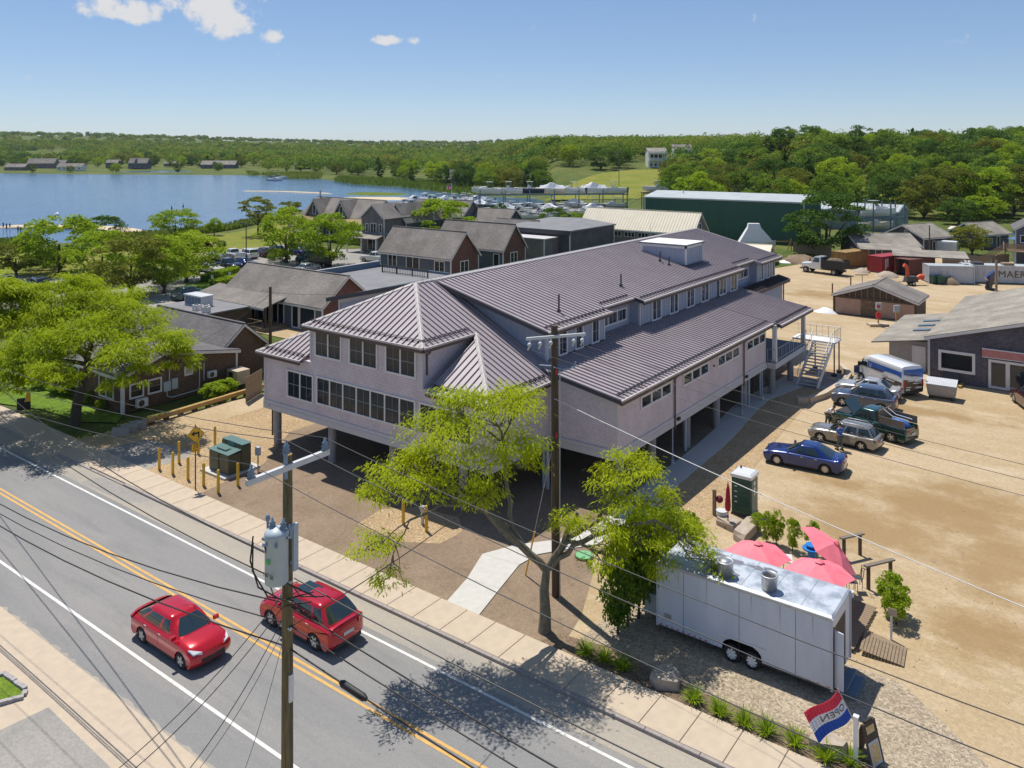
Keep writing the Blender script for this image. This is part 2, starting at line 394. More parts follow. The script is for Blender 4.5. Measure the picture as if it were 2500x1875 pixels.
M['glass_blue'] = mat('window glass showing sky', (.02,.032,.045), .05, spec=.6)
M['glass_car'] = mat('car glass', (.016,.028,.033), .04, spec=1.0)
M['pvc'] = mat('pale pipe', (.42,.46,.50), .5)
M['steel'] = mat('galvanised steel', (.50,.51,.53), .42, .6, c2=(.42,.43,.45), scale=6)
M['steel_dark'] = mat('dark steel', (.06,.06,.065), .5, .3)
M['black'] = mat('black', (.012,.012,.013), .6)
M['rubber'] = mat('tyre rubber', (.02,.02,.021), .85)
M['rim'] = mat('alloy rim', (.52,.52,.53), .3, .7)
M['wood_pole'] = mat('weathered pole', (.20,.155,.07), .9, c2=(.10,.078,.04), scale=3, stretch=(6,6,.5), bump=.5)
M['wood_pole_dark'] = mat('creosoted pole', (.115,.08,.05), .9, c2=(.065,.045,.03), scale=3, stretch=(6,6,.5), bump=.5)
M['wood'] = mat('weathered deck board', (.285,.21,.135), .85, c2=(.20,.145,.095), scale=3, stretch=(1,6,6), bump=.3)
M['timber'] = mat('new guard timber', (.43,.27,.085), .8, c2=(.33,.20,.07), scale=3, stretch=(1,5,5), bump=.2)
M['fence_wood'] = mat('cedar fence board', (.30,.225,.15), .85, c2=(.22,.165,.115), scale=3, stretch=(5,5,.7), bump=.3)
M['fence_grey'] = mat('grey fence board', (.21,.175,.14), .85, c2=(.15,.125,.10), scale=3, stretch=(5,5,.7), bump=.3)
M['yellow'] = mat('yellow bollard', (.72,.44,.02), .5, c2=(.66,.39,.02), scale=3)
M['sign_yellow'] = mat('yellow sign', (.72,.42,.02), .45)
M['box_green'] = mat('olive green cabinet', (.062,.068,.036), .5, c2=(.08,.085,.046), scale=2)
M['box_green_top'] = mat('green cabinet lid', (.085,.16,.145), .4)
M['roof_shingle'] = shingle_mat('grey asphalt shingle', (.205,.185,.17), (.26,.235,.21), .33, .16, plane='xy', bump=.5, gap=.012, dark=.7, blotch=.28, bscale=.35)
M['roof_shingle_dark'] = shingle_mat('dark grey asphalt shingle', (.135,.128,.13), (.175,.165,.165), .33, .16, plane='xy', bump=.5, gap=.012, dark=.7, blotch=.2)
M['roof_shingle_tan'] = shingle_mat('worn tan asphalt shingle', (.27,.245,.21), (.33,.30,.255), .33, .16, plane='xy', bump=.4, gap=.012, dark=.75, blotch=.3)
M['roof_flat'] = mat('flat membrane roof', (.16,.16,.17), .8, c2=(.20,.20,.21), scale=.4)
M['shake_brown'] = shingle_mat('brown cedar shake wall', (.135,.088,.06), (.18,.12,.082), .22, .15, bump=.7, gap=.016, dark=.5, blotch=.2)
M['shake_red'] = shingle_mat('reddish shingle wall', (.15,.075,.065), (.19,.10,.085), .25, .16, bump=.6, gap=.018, dark=.5, blotch=.18)
M['shake_blue'] = shingle_mat('blue grey shingle wall', (.105,.13,.165), (.13,.16,.20), .2, .16, bump=.5, gap=.012, dark=.65, blotch=.15)
M['shake_grey'] = shingle_mat('grey cedar shingle', (.20,.18,.175), (.25,.225,.215), .2, .15, bump=.6, gap=.012, dark=.6, blotch=.25)
M['shake_dark'] = shingle_mat('dark weathered shingle', (.105,.10,.125), (.15,.14,.165), .18, .15, bump=.6, gap=.012, dark=.6, blotch=.25)
M['white_wall'] = mat('white clapboard', (.70,.70,.68), .6, c2=(.76,.76,.74), scale=2)
M['green_metal'] = mat('green ribbed metal', (.012,.085,.062), .5, c2=(.016,.10,.072), scale=.6)
M['pale_metal'] = mat('pale metal roof', (.38,.41,.42), .45, c2=(.44,.47,.475), scale=.5)
M['cream_metal'] = mat('cream corrugated roof', (.60,.54,.41), .6, c2=(.67,.61,.48), scale=.5)
M['grey_metal'] = mat('grey green metal siding', (.17,.22,.225), .5)
M['slate'] = mat('slate blue trim', (.10,.16,.22), .6)
M['brown_metal'] = mat('brown downspout', (.085,.05,.042), .5)
M['stone'] = mat('granite boulder', (.34,.28,.22), .9, c2=(.44,.37,.30), scale=3, bump=.8)
M['red_paint'] = mat('red car paint', (.46,.008,.022), .28, .15, coat=1.0)
M['wood_dark'] = mat('dark stained wood', (.07,.048,.032), .8, c2=(.10,.07,.05), scale=4)
M['skin'] = mat('skin', (.50,.30,.21), .6)
M['hair'] = mat('dark hair', (.03,.02,.015), .8)
M['bark'] = mat('tree bark', (.115,.10,.075), .95, c2=(.21,.19,.14), scale=5, stretch=(2.5,2.5,.7), bump=.9)
M['bark_dark'] = mat('dark bark', (.05,.042,.033), .95, c2=(.085,.072,.055), scale=5, stretch=(2.5,2.5,.7), bump=.8)
M['leaf_lime'] = leaf_mat('honey locust leaves', (.31,.40,.006), (.45,.52,.010), .5, nscale=.5)
M['leaf_light'] = leaf_mat('light green leaves', (.23,.35,.014), (.36,.46,.025), .47)
M['leaf_mid'] = leaf_mat('mid green leaves', (.12,.21,.018), (.235,.33,.036), .42, nscale=.3)
M['leaf_dark'] = leaf_mat('dark green leaves', (.05,.12,.017), (.12,.205,.03), .38, nscale=.3)
M['leaf_olive'] = leaf_mat('olive green leaves', (.135,.165,.018), (.25,.265,.036), .4, nscale=.3)
M['leaf_willow'] = leaf_mat('willow leaves', (.27,.32,.06), (.36,.40,.09), .42)
M['leaf_red'] = leaf_mat('purple leaves', (.05,.012,.016), (.09,.02,.024), .3)
M['reed'] = leaf_mat('reeds', (.13,.20,.026), (.22,.27,.05), .4)
# ---------------------------------------------------------------- the land and the water
CAMX, CAMY, CTH = 27.03, -34.34, R(36.54)
def cam_xy(a, b):                       # metres right of and ahead of the viewpoint -> world
    return (CAMX + a*math.cos(CTH) - b*math.sin(CTH), CAMY + a*math.sin(CTH) + b*math.cos(CTH))
WATER_Z = -1.0
SHORE = [(-188.15,-10.02), (-164.74,19.72), (-158.28,38.69), (-156.98,50.30), (-153.59,61.53), (-151.94,68.97), (-149.92,78.15), (-155.53,90.96), (-161.66,101.50), (-173.97,116.00), (-187.26,132.18),
         (-185.20,142.00), (-167.03,143.17), (-149.12,143.22), (-140.16,155.39), (-135.91,170.23), (-135.49,194.40), (-145.98,219.75), (-161.94,231.63), (-190.37,230.38), (-211.63,240.32), (-235.31,251.76), (-267.29,266.13), (-291.25,269.76),
         (-309.13,273.74), (-345.29,291.78), (-375.81,305.87), (-395.36,299.27), (-432.98,323.12), (-466.38,317.50), (-508.38,296.34), (-551.57,274.59), (-595.99,252.22), (-651.53,233.07), (-748.78,184.35), (-946.40,75.70)]
def sdist(px, py, poly):
    """signed distance of points to a closed polygon, negative inside"""
    n = len(poly); d = np.full(px.shape, 1e12); ins = np.zeros(px.shape, bool)
    for i in range(n):
        ax, ay = poly[i]; bx, by = poly[(i+1) % n]
        ex, ey = bx-ax, by-ay; wx, wy = px-ax, py-ay
        t = np.clip((wx*ex + wy*ey)/(ex*ex+ey*ey+1e-12), 0, 1)
        d = np.minimum(d, (wx-ex*t)**2 + (wy-ey*t)**2)
        c = ((ay > py) != (by > py)) & (px < (bx-ax)*(py-ay)/(by-ay+1e-12) + ax)
        ins ^= c
    d = np.sqrt(d); return np.where(ins, -d, d)
def sstep(x, a, b):
    t = np.clip((x-a)/(b-a), 0, 1); return t*t*(3-2*t)
INLET = [(-1210.93,463.87), (-1294.52,573.50), (-1036.66,454.90), (-1038.19,394.35)]
def land_z(X, Y):
    """height of the land; X, Y in metres right of and ahead of the viewpoint"""
    X = np.asarray(X, float); Y = np.asarray(Y, float)
    a = X/np.maximum(Y, 1.0)
    w1 = sstep(a, -.07, .06); w2 = sstep(a, .2, .36)            # the hill comes closer to the right
    mixf = lambda p, q, r: (p*(1-w1)+q*w1)*(1-w2) + r*w2
    start, leng, top, wr = mixf(640, 262, 222), mixf(900, 270, 150), mixf(10, 12.5, 15), w1
    h = top*sstep(Y, start, start+leng)
    h += (14*sstep(Y, 1400, 2600) + 26*sstep(-a, .12, .62)*sstep(Y, 900, 2300))
    h += 6*wr*sstep(Y, 420, 900)
    h += 1.2*np.sin(X*.021+1.3)*np.sin(Y*.017)*sstep(Y, 300, 600)
    return h
def grid_land():
    def cells(lo, hi, step): return list(np.arange(lo, hi+.1, step))
    ys = [-60, -20, 20] + cells(50, 150, 10) + cells(154, 480, 4) + cells(490, 700, 14) + cells(740, 1500, 60) + cells(1600, 3000, 140) + [3400, 4200, 5600, 8000]
    ts = list(np.linspace(-1.15, 1.15, 150))
    XX = np.array([[t*max(y, 60) for t in ts] for y in ys]); YY = np.array([[y]*len(ts) for y in ys])
    WX = CAMX + XX*math.cos(CTH) - YY*math.sin(CTH); WY = CAMY + XX*math.sin(CTH) + YY*math.cos(CTH)
    d = np.minimum(sdist(WX, WY, SHORE), sdist(WX, WY, INLET))
    Z = land_z(XX, YY)*sstep(d, 0, 60)
    Z = np.where(d < 12, np.minimum(Z, -1.0 + (d/12)*1.0), Z)
    Z = np.maximum(Z, -2.5) - .06
    nx, ny = len(ts), len(ys)
    me = bpy.data.meshes.new("ground")
    v = np.stack([WX, WY, Z], -1).reshape(-1, 3)
    f = [(i*nx+j, i*nx+j+1, (i+1)*nx+j+1, (i+1)*nx+j) for i in range(ny-1) for j in range(nx-1)]
    me.from_pydata(v.tolist(), [], f); me.polygons.foreach_set("use_smooth", [True]*len(f)); me.update()
    o = mesh_obj("ground", me, 'land'); o["kind"] = 'structure'
    return o
grid_land()
def ground_h(x, y):
    dx, dy = x-CAMX, y-CAMY; d = sdist(np.array([float(x)]), np.array([float(y)]), SHORE)[0]
    return float(land_z(dx*math.cos(CTH)+dy*math.sin(CTH), -dx*math.sin(CTH)+dy*math.cos(CTH))*sstep(d, 0, 60)) - .06

def water_mat():
    m, nt, b = new_mat('water')
    b.inputs["Base Color"].default_value = (.035, .085, .17, 1); b.inputs["Roughness"].default_value = .12; b.inputs["IOR"].default_value = 1.33
    tc = nt.nodes.new("ShaderNodeTexCoord"); mp = nt.nodes.new("ShaderNodeMapping"); mp.inputs["Rotation"].default_value = (0, 0, .5); mp.inputs["Scale"].default_value = (1, .45, 1)
    nt.links.new(tc.outputs["Object"], mp.inputs[0])
    n1 = nt.nodes.new("ShaderNodeTexNoise"); n1.inputs["Scale"].default_value = .55; n1.inputs["Detail"].default_value = 6
    n2 = nt.nodes.new("ShaderNodeTexNoise"); n2.inputs["Scale"].default_value = .03; n2.inputs["Detail"].default_value = 4
    nt.links.new(mp.outputs[0], n1.inputs[0]); nt.links.new(mp.outputs[0], n2.inputs[0])
    bp = nt.nodes.new("ShaderNodeBump"); bp.inputs["Strength"].default_value = .55; bp.inputs["Distance"].default_value = .5
    nt.links.new(n1.outputs["Fac"], bp.inputs["Height"]); nt.links.new(bp.outputs[0], b.inputs["Normal"])
    rp = nt.nodes.new("ShaderNodeValToRGB"); rp.color_ramp.elements[0].position = .35; rp.color_ramp.elements[1].position = .7
    rp.color_ramp.elements[0].color = (.05, .115, .225, 1); rp.color_ramp.elements[1].color = (.075, .15, .265, 1)
    nt.links.new(n2.outputs["Fac"], rp.inputs[0]); nt.links.new(rp.outputs[0], b.inputs["Base Color"])
    return m
M['water'] = water_mat()
sheet('water', [cam_xy(-900, 90), cam_xy(140, 90), cam_xy(200, 420), cam_xy(200, 1000), cam_xy(-1500, 1000)], WATER_Z, 'water')
def flat_island(name, pts, top, m):
    """low bank with sloping sides rising from the water"""
    c = Vector((sum(p[0] for p in pts)/len(pts), sum(p[1] for p in pts)/len(pts), 0)); rings = []
    for k, z in ((1.15, -1.6), (1.0, -.98), (.8, top), (.35, top+.08)):
        rings.append([(c.x+(x-c.x)*k, c.y+(y-c.y)*k, z) for x, y in pts])
    o = MB().loft(rings, smooth=True).build(name, m); o["kind"] = 'structure'; return o
flat_island('sandbar', [(-205.89,53.64), (-195.28,58.93), (-185.31,66.32), (-166.63,68.05), (-158.24,67.53), (-154.93,69.98), (-159.10,73.63), (-172.84,75.56), (-181.30,75.81), (-196.90,69.70), (-207.34,61.97)], -.75, 'sand')
flat_island('sandbar', [(-295.77,194.09), (-278.43,200.77), (-258.98,203.30), (-246.74,204.77), (-254.39,208.63), (-275.14,207.30), (-291.96,201.98), (-298.64,197.89)], -.85, 'sand')
flat_island('sandbar', [(-226.03,187.32), (-212.24,186.65), (-199.81,189.89), (-191.78,197.31), (-195.74,205.02), (-207.02,206.25), (-221.34,197.29)], -.85, 'sand')
flat_island('marsh_bank', [(-241.62,206.71), (-226.72,206.93), (-218.42,213.08), (-218.94,223.52), (-235.48,222.64), (-244.21,216.18)], -.55, 'reed')

# ---------------------------------------------------------------- road, walks, yard (x runs along the road, y away from it)
sheet('road', [(-150,-18.9), (70,-18.9), (70,-9.22), (-150,-9.22)], .004, 'road')
sheet('road_shoulder', [(-150,-10.55), (70,-10.55), (70,-9.22), (-150,-9.22)], .008, 'road_edge')
def wavy(x0, x1, y0, y1, amp, seed, step=.8):
    """strip whose lower side is ragged"""
    rnd = random.Random(seed); n = int((x1-x0)/step); lo = []
    for i in range(n+1): lo.append((x0+(x1-x0)*i/n, y0+rnd.uniform(-amp, amp)))
    return lo + [(x1, y1), (x0, y1)]
sheet('road_shoulder', [(x, -37.4-y) for x, y in wavy(-60, 40, -18.55, -18.2, .07, 4, .3)], .008, 'road_edge')
for nm, y0, y1, m in (('edge_line', -10.95, -10.82, 'white_paint'), ('edge_line', -17.36, -17.22, 'white_paint'), ('centre_line', -14.02, -13.89, 'yellow_paint'), ('centre_line', -13.75, -13.62, 'yellow_paint')):
    sheet(nm, [(-150,y0), (70,y0), (70,y1), (-150,y1)], .012, m)
sheet('asphalt_patch', [(-22.6,-10.4), (-17.4,-10.3), (-16.9,-9.3), (-22.4,-9.3)], .0095, 'lot')
# kerb: long granite lengths with a joint between them
kerb = setting('kerb', (0, -9.22, 0))
def bev_box(mb, x0, y0, z0, x1, y1, z1, b):
    for (q, za, zb) in ((0, z0, z1-b),):
        mb.loft([[(x0,y0,z0),(x1,y0,z0),(x1,y1,z0),(x0,y1,z0)], [(x0,y0,z1-b),(x1,y0,z1-b),(x1,y1,z1-b),(x0,y1,z1-b)], [(x0+b,y0+b,z1),(x1-b,y0+b,z1),(x1-b,y1-b,z1),(x0+b,y1-b,z1)]])
    return mb
kb = bev_box(MB(), .008, 0, -.2, 1.992, .16, .13, .015).build('kerb_stone', 'kerb', kerb, (-20, 0, 0))
kids_repeat(kb, [(2*i, 0, 0) for i in range(1, 24)])
bev_box(MB(), 0, 0, -.2, 26, .16, .07, .015).build('dropped_kerb', 'kerb', kerb, (-46.05, 0, 0))
# far pavement in concrete slabs
pav = setting('pavement', (0, -9.06, 0))
MB().box(-46, .02, -.15, 28, 1.84, .055).build('pavement_bed', 'dirt', pav)
sl = bev_box(MB(), .012, .02, -.02, 1.508, 1.84, .125, .012).build('slab', 'walk', pav, (-24.3, 0, 0))
kids_repeat(sl, [(1.52*i, 0, 0) for i in range(1, 34)])
sheet('pavement_apron', [(-60,-9.06), (-24.32,-9.06), (-24.32,-7.1), (-60,-7.1)], .06, 'walk')
# near pavement and driveway
sheet('near_pavement', [(-60,-30), (40,-30), (40,-18.95), (-60,-18.95)], .010, 'walk')
sheet('driveway', [(-3.15,-23.89), (-3.86,-23.64), (-3.60,-20.70), (0.97,-20.83), (2.85,-21.18), (0.93,-25.10)], .016, 'lot')
# yard surfaces, each sheet a little above the one below
sheet('yard', [(-30,-7.2), (60,-7.2), (110,60), (70,130), (-10,130), (-28,60), (-60,52), (-60,20), (-27,20)], .004, 'yard')
sheet('gravel_apron', [(-26.5,-7.2), (-14.5,-7.2), (-15.3,-2.0), (-19.6,2.4), (-19.6,26), (-24.5,26), (-25.6,2)], .010, 'gravel')
sheet('raked_earth', [(-15.4,-7.2), (9.2,-7.2), (8.6,-4.5), (7.2,-1.2), (5.5,1.5), (4.9,5.6), (4.5,40), (-19.5,40), (-19.5,2.4), (-16.2,-2.2)], .014, 'dirt')
sheet('gravel_bed', [(-5.3,-4.4), (-2.4,-4.6), (-.4,-3.4), (-.3,-1.8), (-1.5,-.6), (-4.2,-1.0), (-5.6,-2.4)], .020, 'gravel')
sheet('gravel_strip', [(6.4,7.5), (9.2,6.0), (9.6,9), (8.7,16), (8.0,24), (7.4,34), (10,40), (8.5,42), (4.7,41), (4.7,7.5)], .018, 'gravel')
sheet('asphalt_drive', [(-27,-7.2), (-21.3,-7.2), (-20.9,-4.4), (-21.8,-3.6), (-26,-4.2)], .016, 'lot')
sheet('stone_bed', [(9.4,-7.0), (27,-7.0), (20.5,-1.2), (12,-1.2), (9.6,-3)], .018, 'gravel_grey')
sheet('planting_bed', [(8.2,-7.15), (25,-7.15), (25,-6.1), (18,-6.0), (13.5,-6.15), (11,-5.7), (8.6,-6.2)], .024, 'mulch')
# concrete walk curving from the pavement to the stair
walk = setting('footpath', (0, 0, 0))
WLK = [((3.35,-7.2),(5.15,-7.2)), ((2.85,-5.2),(4.6,-5.0)), ((2.0,-3.0),(4.05,-2.75)), ((2.75,-1.3),(4.2,-1.4)), ((4.2,.5),(4.6,-.8)), ((5.0,2.6),(6.0,1.2)), ((4.7,5.5),(6.35,5.2)), ((4.55,8.5),(6.2,8.5)), ((4.5,11.5),(6.1,11.5)), ((4.45,14.5),(6.0,14.5)), ((4.3,17.5),(5.9,17.5)), ((4.1,20.5),(5.7,20.5)), ((3.6,22.5),(5.35,23.5)), ((3.2,26.5),(5.0,26.5)), ((3.2,29.5),(4.9,29.5)), ((3.5,33),(5.6,33)), ((3.7,36.8),(6.3,36.8))]
for (a, b), (c, d) in zip(WLK, WLK[1:]):
    ca = Vector(((a[0]+b[0]+c[0]+d[0])/4, (a[1]+b[1]+c[1]+d[1])/4)); q = [Vector(p) for p in (a, b, d, c)]
    q = [ca + (p-ca)*.995 for p in q]
    MB().prism([(p.x, p.y) for p in q], -.02, .06).build('slab', 'walk_new', walk)
# ---------------------------------------------------------------- building helpers
def wall_box(mb, p, a, n, u0, u1, z0, z1, d0, d1):
    """box on a wall: p on the wall, a along it, n outward; u along, z up, d outward"""
    q = [Vector((p[0], p[1], 0)) + Vector((a[0], a[1], 0))*u + Vector((n[0], n[1], 0))*d for u, d in ((u0,d0),(u1,d0),(u1,d1),(u0,d1))]
    mb.ext([(v.x, v.y, z0) for v in q], (0, 0, z1-z0)); return mb
def window(parent, p, a, n, w, h, units=1, grid=(2,2), trim=.11, mull=.10, m='trim', glass='glass', name='window', rail=True, bars='glazing'):
    """p = lower left outer corner (x,y,z) in the parent's frame; one pane object per unit, with its glazing bars"""
    z = p[2]; fr = MB()
    wall_box(fr, p, a, n, 0, trim, z, z+h, 0, .07); wall_box(fr, p, a, n, w-trim, w, z, z+h, 0, .07)
    wall_box(fr, p, a, n, trim, w-trim, z, z+trim, 0, .085); wall_box(fr, p, a, n, trim, w-trim, z+h-trim, z+h, 0, .075)
    uw = (w-2*trim-(units-1)*mull)/units
    for i in range(1, units):
        x = trim+i*uw+(i-1)*mull; wall_box(fr, p, a, n, x, x+mull, z+trim, z+h-trim, 0, .065)
    fo = fr.build(name, m, parent)
    for i in range(units):
        x0 = trim+i*(uw+mull); x1 = x0+uw
        wall_box(MB(), p, a, n, x0, x1, z+trim, z+h-trim, -.02, .012).build('pane', glass, fo)
        if grid:
            mb = MB(); nx, nz = grid; b = .011
            for k in range(1, nx): xc = x0+uw*k/nx; wall_box(mb, p, a, n, xc-b, xc+b, z+trim, z+h-trim, .012, .028)
            for k in range(1, nz):
                zc = z+trim+(h-2*trim)*k/nz; bb = b*1.7 if rail else b; wall_box(mb, p, a, n, x0, x1, zc-bb, zc+bb, .013, .034)
            if len(mb.v): mb.build('glazing_bar', bars, fo)
    return fo
def clip_strip(poly, lo, hi):
    def half(pts, val, keep_greater):
        out = []
        for i in range(len(pts)):
            a, b = pts[i], pts[(i+1) % len(pts)]
            ia = (a[0] >= val) if keep_greater else (a[0] <= val); ib = (b[0] >= val) if keep_greater else (b[0] <= val)
            if ia: out.append(a)
            if ia != ib:
                t = (val-a[0])/(b[0]-a[0]); out.append((val, a[1]+(b[1]-a[1])*t))
        return out
    q = half(poly, lo, True)
    return half(q, hi, False) if len(q) > 2 else []
def seam_roof(parent, pts, along, w=.45, m='seam_roof', rib=.085, phase=0.0, thick=.05):
    """standing seam face: every pan with its rib is a panel of its own"""
    P = [Vector(p) for p in pts]; e = Vector(along).normalized(); nrm = sum(((P[i]-P[0]).cross(P[(i+1) % len(P)]-P[0]) for i in range(1, len(P)-1)), Vector((0,0,0))).normalized()
    if nrm.z < 0: nrm = -nrm
    s = nrm.cross(e).normalized(); o = P[0]
    two = [((p-o).dot(e), (p-o).dot(s)) for p in P]
    lo = min(t[0] for t in two); hi = max(t[0] for t in two); k = int(math.floor((lo-phase)/w))
    while phase+k*w < hi-1e-4:
        a = phase+k*w; q = clip_strip(two, a, a+w); k += 1
        if len(q) < 3: continue
        area = abs(sum(q[i][0]*q[(i+1) % len(q)][1]-q[(i+1) % len(q)][0]*q[i][1] for i in range(len(q))))/2
        if area < .02: continue
        mb = MB(); up = lambda t, z: o + e*t[0] + s*t[1] + nrm*z
        mb.ext([up(t, -thick) for t in q], nrm*thick)
        r = clip_strip(two, a+.004, a+.050)
        if len(r) > 2: mb.ext([up(t, .001) for t in r], nrm*rib)
        mb.build('roof_panel', m, parent)
def snow_guard(parent, p0, p1, up, w=.45, name='snow_guard'):
    """pipe rail above an eave held by a clip at every seam"""
    p0, p1, up = Vector(p0), Vector(p1), Vector(up); d = p1-p0; L = d.length; d.normalize(); mb = MB()
    for off in (.38, .50): mb.tube([p0+up*off+Vector((0,0,.10)), p1+up*off+Vector((0,0,.10))], .022, 5)
    t = w/2
    while t < L:
        c = p0+d*t; mb.ext([c+up*.30+Vector((0,0,.0))-d*.02, c+up*.55-d*.02, c+up*.50-d*.02+Vector((0,0,.13)), c+up*.36-d*.02+Vector((0,0,.13))], d*.04); t += w
    return mb.build(name, 'seam_dark', parent)
def cap(parent, a, b, r=.16, m='seam_flash', name='ridge_cap', h=.07):
    """flashing over a hip or ridge"""
    a, b = Vector(a), Vector(b); d = (b-a).normalized(); side = d.cross(Vector((0,0,1))).normalized(); up = side.cross(d).normalized()
    if up.z < 0: up = -up
    ring = lambda p: [p-side*r-up*.05, p+side*r-up*.05, p+side*r+up*.0, p+side*r*.2+up*h, p-side*r*.2+up*h, p-side*r+up*.0]
    return MB().loft([ring(a), ring(b)]).build(name, m, parent)
def bar(parent, name, a, b, w, h, m, dz=0.0):
    """straight trim of width w (sideways) and height h between two points (top centre line)"""
    a, b = Vector(a), Vector(b); d = (b-a).normalized(); side = d.cross(Vector((0,0,1))).normalized()
    up = Vector((0,0,1))
    ring = lambda p: [p-side*w/2-up*h, p+side*w/2-up*h, p+side*w/2, p-side*w/2]
    return MB().loft([ring(a+up*dz), ring(b+up*dz)]).build(name, m, parent)

# ---------------------------------------------------------------- the new harbour building on columns
B = thing('harbour_building', 'large new grey shingled building on columns with seamed metal roofs', 'building')
ZB = 2.45                                  # underside of the beams
# floor deck and beams
MB().prism([(-18.9,.15), (-.15,.15), (-.15,5.9), (4.45,5.9), (4.45,29.3), (-.15,29.3), (-.15,47.4), (-18.9,47.4)], ZB+.08, ZB+.42).build('floor_deck', 'steel_dark', B)
def beam(x0, y0, x1, y1, t=.16): return MB().box(x0, y0, ZB, x1, y1, ZB+.58).box(x0-.02 if x1-x0 > y1-y0 else x0-.025, y0-.025, ZB+.34, x1+.02, y1+.025, ZB+.37)
beam(-19.12,-.06, .06,.10).build('beam', 'trim_new', B)
beam(-.10,.11, .06,5.62).build('beam', 'trim_new', B)
beam(.07,5.66, 4.66,5.80).build('beam', 'trim_new', B)
beam(4.50,5.81, 4.66,29.45).build('beam', 'trim_new', B)
beam(-19.12,.11, -18.98,47.5).build('beam', 'trim_new', B)
beam(-.12,29.46, .04,47.5).build('beam', 'trim_new', B)
# shingled walls (solid masses)
MB().prism([(-19.07,0), (-14.38,0), (-14.38,6.9), (-19.07,6.9)], ZB+.58, 6.22).prism([(-4.70,0), (0,0), (0,6.9), (-4.70,6.9)], ZB+.58, 6.22).prism([(-14.38,0), (-4.70,0), (-4.70,6.9), (-14.38,6.9)], ZB+.58, 8.52).build('front_wall', 'siding', B)
MB().ext([(.001,5.75,ZB+.58), (4.6,5.75,ZB+.58), (4.6,5.75,5.80), (.001,5.75,6.55)], (0, 23.65, 0)).build('side_wing_wall', 'siding', B)
# corner boards, friezes
def board(x0, y0, z0, x1, y1, z1, nm='corner_board'): return MB().box(x0, y0, z0, x1, y1, z1).build(nm, 'trim_new', B)
board(-19.10,-.03,ZB+.58, -18.93,.14,6.2); board(4.46,5.72,ZB+.58, 4.64,5.88,5.80); board(-4.88,-.035,6.3, -4.68,.14,8.5); board(-14.42,-.035,6.3, -14.24,.14,8.5)
board(-.04,5.56,ZB+.3, .045,5.70,6.3); board(4.44,29.22,ZB+.58, 4.63,29.42,5.8)
board(-14.2,-.035,8.30, -4.9,.0,8.5, 'frieze')
MB().ext([(.05,5.70,6.22), (4.46,5.70,5.44), (4.46,5.70,5.78), (.05,5.70,6.56)], (0, .05, 0)).build('frieze', 'trim_new', B)
# front block roofs
PI2 = .494
E = lambda x, y, z: Vector((x, y, z))
rz = lambda d: 6.25 + d*PI2                      # height of the hip planes above the eave line
apex = E(-9.53, 4.55, 11.13)
ridge_b = E(-9.53, 7.0, 11.13)
eR, eL = .35, -19.42
uR, uL = -4.40, -14.68; uz = 8.60
seam_roof(B, [E(uL,-.35,uz), E(uR,-.35,uz), apex], (1,0,0), phase=.1)                              # upper front hip
tR = E(uR, 4.40, uz); tL = E(uL, 4.40, uz)
seam_roof(B, [E(uR,-.35,uz), tR, E(uR,6.9,uz), ridge_b, apex], (0,1,0), phase=.0)                 # upper right plane
seam_roof(B, [E(eR,-.35,6.25), E(eR,5.5,6.25), E(eR-.5,6.9,6.5), E(uR,6.9,uz), tR], (0,1,0), phase=.0)
seam_roof(B, [E(uR+.32,-.35,6.25), E(eR,-.35,6.25), tR, E(uR+.32,3.9,rz(4.25)-.02)], (1,0,0), phase=.1)   # lower front right
seam_roof(B, [E(uL,-.35,uz), tL, E(uL,6.9,uz), ridge_b, apex], (0,1,0))
seam_roof(B, [E(eL,-.35,6.25), E(eL,6.9,6.25), E(uL,6.9,uz), tL], (0,1,0))
seam_roof(B, [E(eL,-.35,6.25), E(uL-.32,-.35,6.25), E(uL-.32,3.9,rz(4.25)-.02), tL], (1,0,0), phase=.1)
for a, b in ((E(uR,-.35,uz), apex), (E(uL,-.35,uz), apex), (E(eR,-.35,6.25), tR), (E(eL,-.35,6.25), tL)): cap(B, a, b)
cap(B, apex-Vector((0,.1,0)), ridge_b)
# gutters and fascias of the front block
def gutter(a, b, m='seam_flash'):
    bar(B, 'gutter', a, b, .13, .11, m, .03); bar(B, 'fascia', a, b, .10, .16, 'brown_metal', -.10)
gutter(E(uL-.05,-.40,uz), E(uR+.05,-.40,uz)); gutter(E(uR+.07,-.33,uz), E(uR+.07,4.2,uz)); gutter(E(uL-.07,-.33,uz), E(uL-.07,4.2,uz))
gutter(E(eL-.05,-.40,6.25), E(uL-.30,-.40,6.25)); gutter(E(uR+.28,-.40,6.25), E(eR+.05,-.40,6.25)); gutter(E(eR+.07,-.33,6.25), E(eR+.07,5.48,6.25)); gutter(E(eL-.07,-.33,6.25), E(eL-.07,6.8,6.25))
for (x0, x1, y0, y1, z) in ((uL-.05,uR+.05,-.33,.02,uz), (uR-.30,uR+.05,.02,4.2,uz), (eL-.05,uL-.32,-.33,.02,6.25), (uR+.32,eR,-.33,.02,6.25), (.02,eR,.02,5.48,6.25)):
    MB().box(x0, y0, z-.20, x1, y1, z-.14).build('soffit', 'trim_new', B)
ny = Vector((0, .897, .443)); nx_ = Vector((-.897, 0, .443))
snow_guard(B, E(uL+.4,-.35,uz), E(uR-.4,-.35,uz), ny); snow_guard(B, E(uR,.0,uz), E(uR,4.2,uz), nx_)
snow_guard(B, E(eL+.4,-.35,6.25), E(uL-.35,-.35,6.25), ny); snow_guard(B, E(uR+.35,-.35,6.25), E(eR-.5,-.35,6.25), ny); snow_guard(B, E(eR,.1,6.25), E(eR,5.4,6.25), nx_)
# dormer cheek wall clad white-grey
MB().ext([(-4.68,.02,6.25), (-4.68,4.35,8.42), (-4.68,.02,8.42)], (.02, 0, 0)).build('dormer_cheek', 'siding', B)
